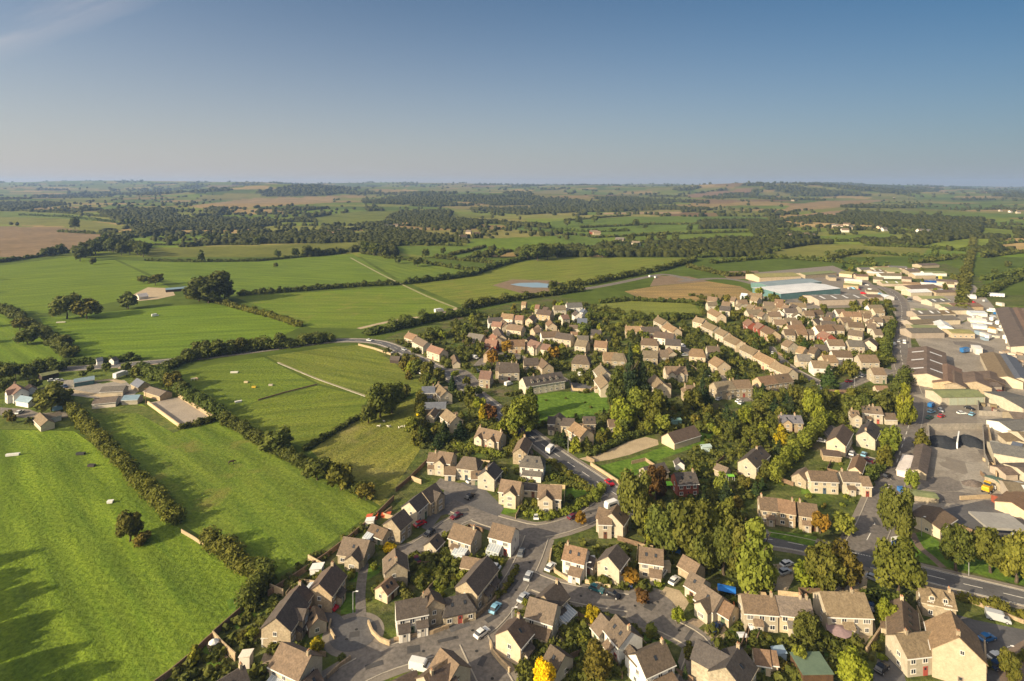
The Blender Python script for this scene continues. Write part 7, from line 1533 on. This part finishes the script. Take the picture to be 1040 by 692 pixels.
w_([(476, 586), (470, 592), (466, 600)], 1.5, .2, M_wood, 'short fence in the middle back gardens', 'timber_fence', 'fence'); w_([(570, 628), (590, 634), (604, 642)], 1.2, .3, M_wood, 'brown garden fence beside the round golden bush', 'timber_fence', 'fence'); w_([(620, 664), (626, 676), (632, 690)], 1.4, .25, M_wood, 'garden fence beside the tall white sided house', 'timber_fence', 'fence'); w_([(868, 604), (880, 604), (888, 612)], 1.4, .35, M_wallstone, 'stone wall behind the wide stone roofed house')
w_([(786, 610), (782, 632)], 1.5, .2, M_wood, 'garden fence in front of the grey roofed cottage', 'timber_fence', 'fence'); w_([(896, 640), (880, 664)], 1.4, .4, M_wallstone, 'stone wall beside the lime green tree')
# back garden fences of the middle rows, one by one
for i, (x, y, dx, dy) in enumerate(((700, 372, 12, 8), (715, 384, 12, 8), (735, 392, 10, 6), (660, 366, 14, 2), (620, 372, 14, 2), (560, 350, 16, 3), (520, 344, 14, 3), (540, 330, 14, 2), (580, 336, 16, 2), (600, 352, 14, 2), (780, 340, 10, 8), (790, 360, 12, 6), (850, 370, 12, 2), (820, 352, 10, 3), (470, 348, 16, -3), (484, 340, 18, -4), (500, 388, 14, 2), (560, 390, 12, 2), (690, 334, 8, 6), (770, 366, 14, 8))):
    o_ = wall_px([(x, y), (x + dx, y + dy)], 1.6, .25, rnd.choice((M_wood, M_palefence)), 'x', 'garden_fence', 'fence', 'back garden fences'); auto(o_, 'timber', 'garden fence', 'fence', x, y, 'back garden fences')

# fences running back from the near houses
r4 = random.Random(8); F0 = [f for f in FOOT if f[1] < 235 and f[2] > 5]
for f in F0:
    if r4.random() > .75: continue
    sx, sy = r4.choice((-1, 1)), r4.choice((-1, 1, 1)); c, s = math.cos(f[4]), math.sin(f[4]); L_ = r4.uniform(6, 10)
    W_ = lambda x, y: Vector((f[0] + x * c - y * s, f[1] + x * s + y * c, 0))
    a, b = W_(sx * (f[2] / 2 + .9), sy * f[3] * .3), W_(sx * (f[2] / 2 + .9), sy * (f[3] * .5 + L_))
    if not (free(b.x, b.y, .6) and free(((a + b) / 2).x, ((a + b) / 2).y, .5)): continue
    d = W_(sx * (f[2] / 2 + .9) - sx * f[2] * .7, sy * (f[3] * .5 + L_)); pts = [a, b, d] if free(d.x, d.y, .6) and free(((b + d) / 2).x, ((b + d) / 2).y, .6) else [a, b]
    Q = resample(pts, 2.5); o0 = Q[len(Q) // 2].copy(); k = r4.randrange(3)
    ob = obj('garden_fence', strip_box('garden_fence', [q - o0 for q in Q], .14, r4.uniform(1.2, 1.7), (M_wood, M_palefence, M_wallstone)[k]), None, o0)
    auto(ob, ('brown timber', 'pale timber', 'low stone')[k], 'back garden fence', 'fence', CX + F * o0.x / o0.y, YH + F * H / o0.y, 'back garden fences')
# ------------------------------------------------------------------ small things
def lamp(px, py, h, label, bend=0.0):
    p = G(px, py); r = obj('street_lamp', None, None, p); b = MB(); b.cyl(0, 0, 0, h, .09, .06, 8); b.tube((0, 0, h - .05), (.9, 0, h + .15), .05, .04, 6); obj('post', b.mesh('post', [M_metal]), r)
    q = MB(); q.box(.7, 1.35, -.14, .14, h + .1, h + .26); obj('lamp_head', q.mesh('lamp_head', [M_white]), r); tag(r, label, 'street lamp', 'street lamps')
lamp(358.5, 623, 5.5, 'street lamp on the round lawn beside the turning circle'); lamp(595.5, 592, 5.5, 'street lamp between the corner house and the pink cream gable house'); lamp(1023.5, 677, 4.5, 'street lamp beside the white estate car'); lamp(984, 585, 6, 'street lamp on the verge of the main road'); lamp(868, 395, 6, 'pale lamp post beside the garage court'); lamp(936, 545, 6, 'street lamp at the mouth of the side road'); lamp(520, 640, 5.5, 'street lamp at the fork of the bottom road'); lamp(577, 460, 6, 'street lamp on the main road above the white hipped house')
p = G(909, 556); r = obj('road_sign', None, None, p, .25)
b = MB(); b.cyl(-1.1, 0, 0, 2.6, .07); b.cyl(1.1, 0, 0, 2.6, .07); obj('post', b.mesh('post', [M_metal]), r); b = MB(); b.box(-1.6, 1.6, -.12, -.075, 1.0, 3.4); obj('sign_board', b.mesh('sign_board', [M_white]), r)
b = MB(); b.box(-1.5, 1.5, -.15, -.121, 1.1, 2.2); obj('blue_panel', b.mesh('blue_panel', [M_plain]), r, color=(.04, .12, .45)); tag(r, 'blue and white sign board on two posts beside the junction', 'sign')
def hut(px, py, L, w, h, color, label, name, cat, mat=None, roof=None, ang=0, group=None, slope=.12):
    p = G(px, py); r = obj(name, None, None, p, ang); b = MB(); b.box(-L / 2, L / 2, -w / 2, w / 2, 0, h); obj('wall', b.mesh('wall', [mat or M_plain]), r, color=color)
    b = MB(); b.prism([(-L / 2 - .15, h + .02), (L / 2 + .15, h + .02 + slope * L), (L / 2 + .15, h + .16 + slope * L), (-L / 2 - .15, h + .16)], -w / 2 - .15, w / 2 + .15); obj('roof', b.mesh('roof', [roof or M_plain]), r, color=color if roof is None else None); tag(r, label, cat, group); return r
def awning(px, py, L, w, h, color, label, ang=0, name='awning', cat='awning'):
    p = G(px, py); r = obj(name, None, None, p, ang); b = MB()
    for x in (-1, 1):
        for y in (-1, 1): b.cyl(x * L * .46, y * w * .46, 0, h, .06)
    obj('frame', b.mesh('frame', [M_metal]), r); b = MB()
    v = [(-L / 2, -w / 2, h), (L / 2, -w / 2, h), (L / 2, w / 2, h), (-L / 2, w / 2, h), (-L / 2, 0, h + w * .1), (L / 2, 0, h + w * .1)]; v += [(x, y, z + .08) for x, y, z in v]
    b.add(v, [(0, 1, 5, 4), (4, 5, 2, 3), (6, 10, 11, 7), (10, 9, 8, 11), (0, 6, 7, 1), (2, 8, 9, 3), (0, 4, 10, 6), (4, 3, 9, 10), (1, 7, 11, 5), (5, 11, 8, 2)]); obj('cover', b.mesh('cover', [M_plain]), r, color=color); tag(r, label, cat)
awning(738, 607, 4.6, 2.8, 2.3, (.03, .22, .75), 'bright blue awning behind the long bungalow', -.35)
awning(687, 566, 2.2, 2, 1.8, (.05, .18, .5), 'small dark blue cover behind the red door garage', -.4); awning(677, 497, 4.4, 3, 2.0, (.28, .75, .06), 'bright green tarpaulin cover beside the red brick house', .1); awning(742, 489, 2.4, 2, 2.2, (.22, .55, .06), 'small green cover in the garden beyond the red brick house', 0); awning(765, 643, 2.2, 1.8, 1.4, (.8, .8, .82), 'white garden table cover beside the cottage row, nearer the fence'); awning(754, 650, 2.2, 1.8, 1.2, (.75, .77, .8), 'white garden table cover beside the gravel drive')
def parasol(px, py, rad, color, label):
    p = G(px, py); r = obj('parasol', None, None, p); b = MB(); b.cyl(0, 0, 0, 2.5, .05); obj('pole', b.mesh('pole', [M_wood]), r)
    v = [(0, 0, 2.75)] + [(rad * math.cos(.7854 * i), rad * math.sin(.7854 * i), 2.1) for i in range(8)]; v += [(x, y, z - .05) for x, y, z in v]
    b = MB(); b.add(v, [(0, 1 + i, 1 + (i + 1) % 8) for i in range(8)] + [(9, 10 + (i + 1) % 8, 10 + i) for i in range(8)] + [(1 + i, 10 + i, 10 + (i + 1) % 8, 1 + (i + 1) % 8) for i in range(8)]); obj('canopy', b.mesh('canopy', [M_plain]), r, color=color); tag(r, label, 'parasol')
parasol(852, 648, 3.0, (.34, .24, .24), 'faded brown parasol behind the wide stone roofed house'); parasol(806, 642, 1.9, (.45, .36, .3), 'pale parasol in front of the grey roofed cottage'); parasol(217, 661, 1.2, (.8, .78, .72), 'white parasol on the walled terrace in the corner of the meadow')
hut(824, 686, 6.6, 6, 2.6, (.5, .42, .34), 'green felt roofed shed at the bottom edge, beside the bright green tree', 'shed', 'shed', M_wood, ROOF['green'], 0, None, .02)
for a in ((791, 670, 2.6, 2.2, 2.0, (.3, .4, .5), 'small blue grey shed behind the cottage gardens'), (272, 655, 2.4, 1.6, 2.0, (.75, .72, .66), 'small white shed beside the cream house greenhouse'), (598, 576, 3.4, 2, 2.2, (.75, .73, .7), 'white garage box beside the corner house'), (676, 580, 2.4, 2, 2.0, (.5, .42, .3), 'small tan shed beside the white parked car'), (250, 676, 2.4, 2.0, 2.6, (.78, .7, .6), 'square white chimney hut beside the bottom house'), (468, 570, 2.2, 1.8, 2.2, (.72, .74, .76), 'white summerhouse in the middle back gardens'), (717, 458, 4, 2.4, 1.8, (.5, .62, .6), 'pale grey shed among the trees beyond the long low barn'), (686, 432, 5, 3, 2.2, (.25, .42, .36), 'teal shed beyond the long low barn'), (322, 584, 3.2, 2.6, 2.2, (.8, .8, .78), 'white greenhouse behind the dark roofed stone house'), (376, 535, 2.6, 2, 2.2, (.75, .75, .74), 'white lean-to hut on the field edge above the brown bungalow')):
    hut(*a[:3], a[3], a[4], a[5], a[6], 'shed', 'shed', group='sheds of the village gardens')
hut(378, 527, 3.5, 1.5, .9, (.6, .12, .05), 'orange red plastic playhouse beside the field fence', 'playhouse', 'playhouse'); hut(392, 525, 3.0, 1.5, .8, (.6, .12, .05), 'second orange red play block nearer the dark roofed house', 'playhouse', 'playhouse')
# forecourt canopy
p = G(1014, 545); r = obj('forecourt_canopy', None, None, p, -.12); b = MB(); b.box(-6, 6, -4.5, 4.5, 4.4, 5.1); obj('roof', b.mesh('roof', [ROOF['white']]), r, color=(.5, .47, .42))
for x in (-4, 4): b = MB(); b.box(x - .2, x + .2, -.2, .2, 0, 4.4); obj('post', b.mesh('post', [M_metal]), r)
tag(r, 'flat grey canopy of the filling station forecourt', 'canopy')
# yellow digger
p = G(1003, 500); r = obj('digger', None, None, p, .6, (1.15, 1.15, 1.15)); Y = surf('digger_yellow', (.72, .42, .02), (.6, .35, .02), 1, rough=.4, fine=2, finestr=.1)
b = MB(); b.box(-1.9, 1.6, -1.0, 1.0, .9, 1.9); b.prism([(-1.9, 1.9), (-.6, 1.9), (-.6, 2.3), (-1.8, 2.2)], -.9, .9); obj('body', b.mesh('body', [Y]), r)
b = MB(); b.prism([(-.5, 1.92), (.9, 1.92), (.6, 3.1), (-.4, 3.1)], -.75, .75); c_ = obj('cab', b.mesh('cab', [M_glass]), r); b = MB(); b.box(-.5, .7, -.85, .85, 3.1, 3.25); obj('cab_roof', b.mesh('cab_roof', [Y]), c_)
b = MB(); b.tube((1.3, .5, 1.7), (3.0, .5, 1.2), .14, .12); b.tube((1.3, -.5, 1.7), (3.0, -.5, 1.2), .14, .12); a_ = obj('arm', b.mesh('arm', [Y]), r); b = MB(); b.prism([(2.9, .5), (3.9, .45), (3.1, 1.5), (2.9, 1.5)], -1.2, 1.2); obj('bucket', b.mesh('bucket', [M_metal]), a_)
for x in (-1.2, 1.1):
    for y in (-.9, .9): obj('wheel', WHEEL, r, (x, y, .62), 0, (1.9, 2.2, 1.9))
tag(r, 'yellow digger beside the low grit mound', 'digger')
# skips, tanks and stacks in the yards
def crate(px, py, L, w, h, color, ang, label, name='container', cat='container', group='containers and stacks in the estate yards'):
    p = G(px, py); r = obj(name, None, None, p, ang); b = MB(); b.box(-L / 2, L / 2, -w / 2, w / 2, .12, h)
    for i in range(int(L / .8)): x = -L / 2 + .4 + .8 * i; b.box(x - .12, x + .12, -w / 2 - .05, w / 2 + .05, .2, h - .12)
    obj('body', b.mesh('body', [M_plain]), r, color=color); b = MB(); b.box(-L / 2 - .06, L / 2 + .06, -w / 2 - .07, w / 2 + .07, h + .003, h + .1); b.box(-L / 2 - .06, L / 2 + .06, -w / 2 - .07, w / 2 + .07, 0, .118); obj('rim', b.mesh('rim', [M_plain]), r, color=tuple(q * .8 for q in color))
    if label: tag(r, label, cat, group)
    return r
crate(1008, 337, 6, 3, 3, (.75, .45, .1), 1.2, 'orange ended container in the great yard'); crate(939, 288, 8, 3, 3, (.03, .1, .4), .1, 'blue container by the upper estate units, nearest the road'); crate(948, 288, 8, 3, 3, (.03, .13, .45), .1, 'second blue container by the upper estate units'); crate(956, 288, 6, 3, 3, (.03, .1, .4), .1, 'third blue container by the upper estate units'); crate(952, 296, 9, 4, 2.6, (.5, .6, .75), .1, 'pale blue covered stack by the upper estate units'); crate(915, 499, 1.9, 1.6, 1.4, (.06, .2, .5), 0, 'small blue skip at the yard gate'); crate(1013, 458, 6, 2.6, 2.8, (.5, .48, .42), 1.3, 'pale grey container beside the fenced track'); crate(955, 285, 3, 2, 5, (.6, .55, .1), 0, 'tall yellow hopper among the upper estate units', 'hopper', 'hopper')
for i in range(14):
    x, y = 986 + r2.uniform(0, 34), 306 + r2.uniform(0, 40); auto(crate(x, y, r2.uniform(3, 7), 2.6, r2.uniform(1.4, 3), r2.choice(((.8, .78, .74), (.75, .7, .6), (.6, .62, .64), (.3, .4, .5))), r2.uniform(0, 3), None), 'pale', 'container', 'container', x, y, 'containers and stacks in the estate yards')
for i in range(16):
    x, y = 1018 + r2.uniform(0, 20), 350 + r2.uniform(2, 44); auto(crate(x, y, r2.uniform(2, 4), 2, r2.uniform(.8, 2), r2.choice(((.6, .5, .4), (.7, .6, .48), (.4, .3, .22))), r2.uniform(0, 3), None, 'pallet_stack', 'stack'), 'pale', 'pallet stack', 'stack', x, y, 'containers and stacks in the estate yards')
for i in range(12):
    x, y = 997 + r2.uniform(0, 18), 398 + r2.uniform(0, 22); auto(crate(x, y, r2.uniform(1.5, 3), 1.6, r2.uniform(.8, 1.8), r2.choice(((.12, .1, .1), (.2, .06, .05), (.25, .2, .12), (.35, .3, .25))), r2.uniform(0, 3), None, 'scrap_crate', 'crate'), 'dark', 'scrap crate', 'crate', x, y, 'containers and stacks in the estate yards')
# field furniture
def trough(px, py, L, color, label, ang=0):
    p = G(px, py); r = obj('water_trough', None, None, p, ang); b = MB(); b.prism([(-L / 2, .1), (L / 2, .1), (L / 2 + .15, .9), (-L / 2 - .15, .9)], -.6, .6); obj('basin', b.mesh('basin', [M_plain]), r, color=color); b = MB(); b.box(-L / 2 + .1, -L / 2 + .3, -.5, .5, 0, .1); b.box(L / 2 - .3, L / 2 - .1, -.5, .5, 0, .1); obj('foot', b.mesh('foot', [M_conc]), r); tag(r, label, 'trough', 'troughs in the meadows')
trough(13, 463, 4.5, (.8, .78, .74), 'long white trough in the striped near meadow', .25); trough(82, 462, 3, (.05, .05, .05), 'black trough beside the meadow hedge', .1); trough(93, 474, 2.4, (.06, .05, .05), 'smaller dark trough nearer the meadow hedge'); trough(112, 511, 1.6, (.85, .84, .8), 'small white trough in the middle of the striped near meadow', .2); trough(275, 392, 2, (.5, .45, .36), 'pale jump block in the left paddock'); trough(258, 394, 2, (.6, .42, .04), 'yellow jump block in the left paddock'); trough(250, 389, 2, (.6, .5, .3), 'tan jump block in the left paddock'); trough(238, 379, 4, (.7, .68, .6), 'white jump pole stack at the top of the left paddock', .1); trough(62, 328, 6, (.7, .66, .55), 'pale log pile on the long pasture hedge', .3)
trough(242, 409, 3, (.75, .74, .7), 'white trough on the edge of the left paddock', .6)
# animals: one continuous skinned body each
def beast(k, color, horse=True):
    V = [(0, 0, 1.15), (.55, 0, 1.2), (.9, 0, 1.35), (1.25, 0, 1.05 if horse else 1.2), (1.55, 0, .75 if horse else 1.15), (-.55, 0, 1.2), (-.85, 0, 1.15), (-1.0, 0, .8)]
    E_ = [(0, 1), (1, 2), (2, 3), (3, 4), (0, 5), (5, 6), (6, 7)]; R = [.34, .34, .2, .14, .1, .34, .25, .05]
    for i, (x, y) in ((1, (.55, .2)), (1, (.6, -.2)), (6, (-.8, .2)), (6, (-.75, -.2))):
        n = len(V); V += [(x, y, .85), (x + (.04 if x > 0 else -.08), y, .45), (x, y, .02)]; E_ += [(i, n), (n, n + 1), (n + 1, n + 2)]; R += [.16, .08, .07]
    me = bpy.data.meshes.new('body'); me.from_pydata([(x * k, y * k, z * k) for x, y, z in V], E_, []); o = bpy.data.objects.new('tmp', me); COL.objects.link(o)
    o.modifiers.new('s', 'SKIN'); 
    for sv, q in zip(me.skin_vertices[0].data, R): sv.radius = (q * k, q * k)
    me.skin_vertices[0].data[0].use_root = True
    o.modifiers.new('u', 'SUBSURF').levels = 1; bpy.context.view_layer.update()
    m2 = bpy.data.meshes.new_from_object(o.evaluated_get(bpy.context.evaluated_depsgraph_get())); bpy.data.objects.remove(o); m2.name = 'body'; m2.materials.clear(); m2.materials.append(M_plain); return m2
HO, SH = beast(1.15, 0), beast(.62, 0, False)
def animal(px, py, me, nm, color, rz, label, group): tag(obj(nm, me, None, G(px, py), rz, None, color), label, nm, group)
animal(235, 472, HO, 'horse', (.05, .03, .02), .4, 'dark brown horse grazing alone in the arena field', 'horses'); animal(196, 387, HO, 'horse', (.75, .7, .62), .2, 'white horse in the left paddock'.replace('left', 'upper'), 'horses'); animal(200, 386.5, HO, 'horse', (.4, .3, .2), 2.6, 'tan horse beside the white horse in the upper paddock', 'horses')
for i, (x, y) in enumerate(((384, 434), (386, 433.6), (394, 434.4), (396, 434), (405, 435.5), (408, 434.6), (411, 434.2), (390, 429))): animal(x, y, SH, 'sheep', (.8, .76, .66), i * 1.3, 'white sheep grazing near the top of the rough tufted paddock', 'sheep of the rough tufted paddock')
# telegraph poles
for x, y in ((148, 411),):
    p = G(x, y); r = obj('telegraph_pole', None, None, p); b = MB(); b.cyl(0, 0, 0, 8.5, .14, .10); obj('pole', b.mesh('pole', [M_wood]), r); b = MB(); b.box(-.9, .9, -.08, .08, 7.9, 8.05); obj('crossbar', b.mesh('crossbar', [M_wood]), r); auto(r, 'dark wooden', 'telegraph pole', 'pole', x, y, 'telegraph poles')
# ------------------------------------------------------------------ far cottages among the trees
for i, (x, y, c) in enumerate(((331, 238.5, 'cream'), (345, 237, 'cream'), (337, 240, 'white'), (394, 232, 'cream'), (402, 231, 'stone'), (412, 229.5, 'cream'), (418, 228, 'white'), (476, 238, 'cream'), (484, 240, 'stone'), (470, 243, 'cream'), (603, 238, 'brick'), (606, 239, 'stone'), (848, 231, 'cream'), (853, 232, 'white'), (860, 230, 'cream'), (866, 233, 'cream'), (858, 236, 'white'), (893, 233, 'cream'), (898, 235, 'white'), (934, 236.5, 'white'), (940, 237, 'cream'), (818, 241, 'cream'), (824, 242, 'cream'), (803, 240, 'cream'), (806, 242, 'stone'), (1016, 215, 'cream'), (1026, 216, 'white'), (1034, 217, 'cream'), (908, 201.5, 'cream'), (805, 204.5, 'cream'), (630, 246, 'stone'), (646, 250, 'cream'))):
    p = GT(x, y); r = obj('far_cottage', None, None, p + Vector((0, 0, -.2)), rnd.uniform(-.6, .6)); block(r, rnd.uniform(11, 18), 9, 5.5, 3.6, ROOF[rnd.choice(('brown', 'tan', 'grey'))], WALL[c])
    auto(r, {'cream': 'pale cream', 'white': 'white walled', 'stone': 'honey stone', 'brick': 'red brick'}[c], 'far cottage', 'house', x, y, 'far cottages beyond the village')
finish_labels()
print('objects', len(bpy.data.objects))
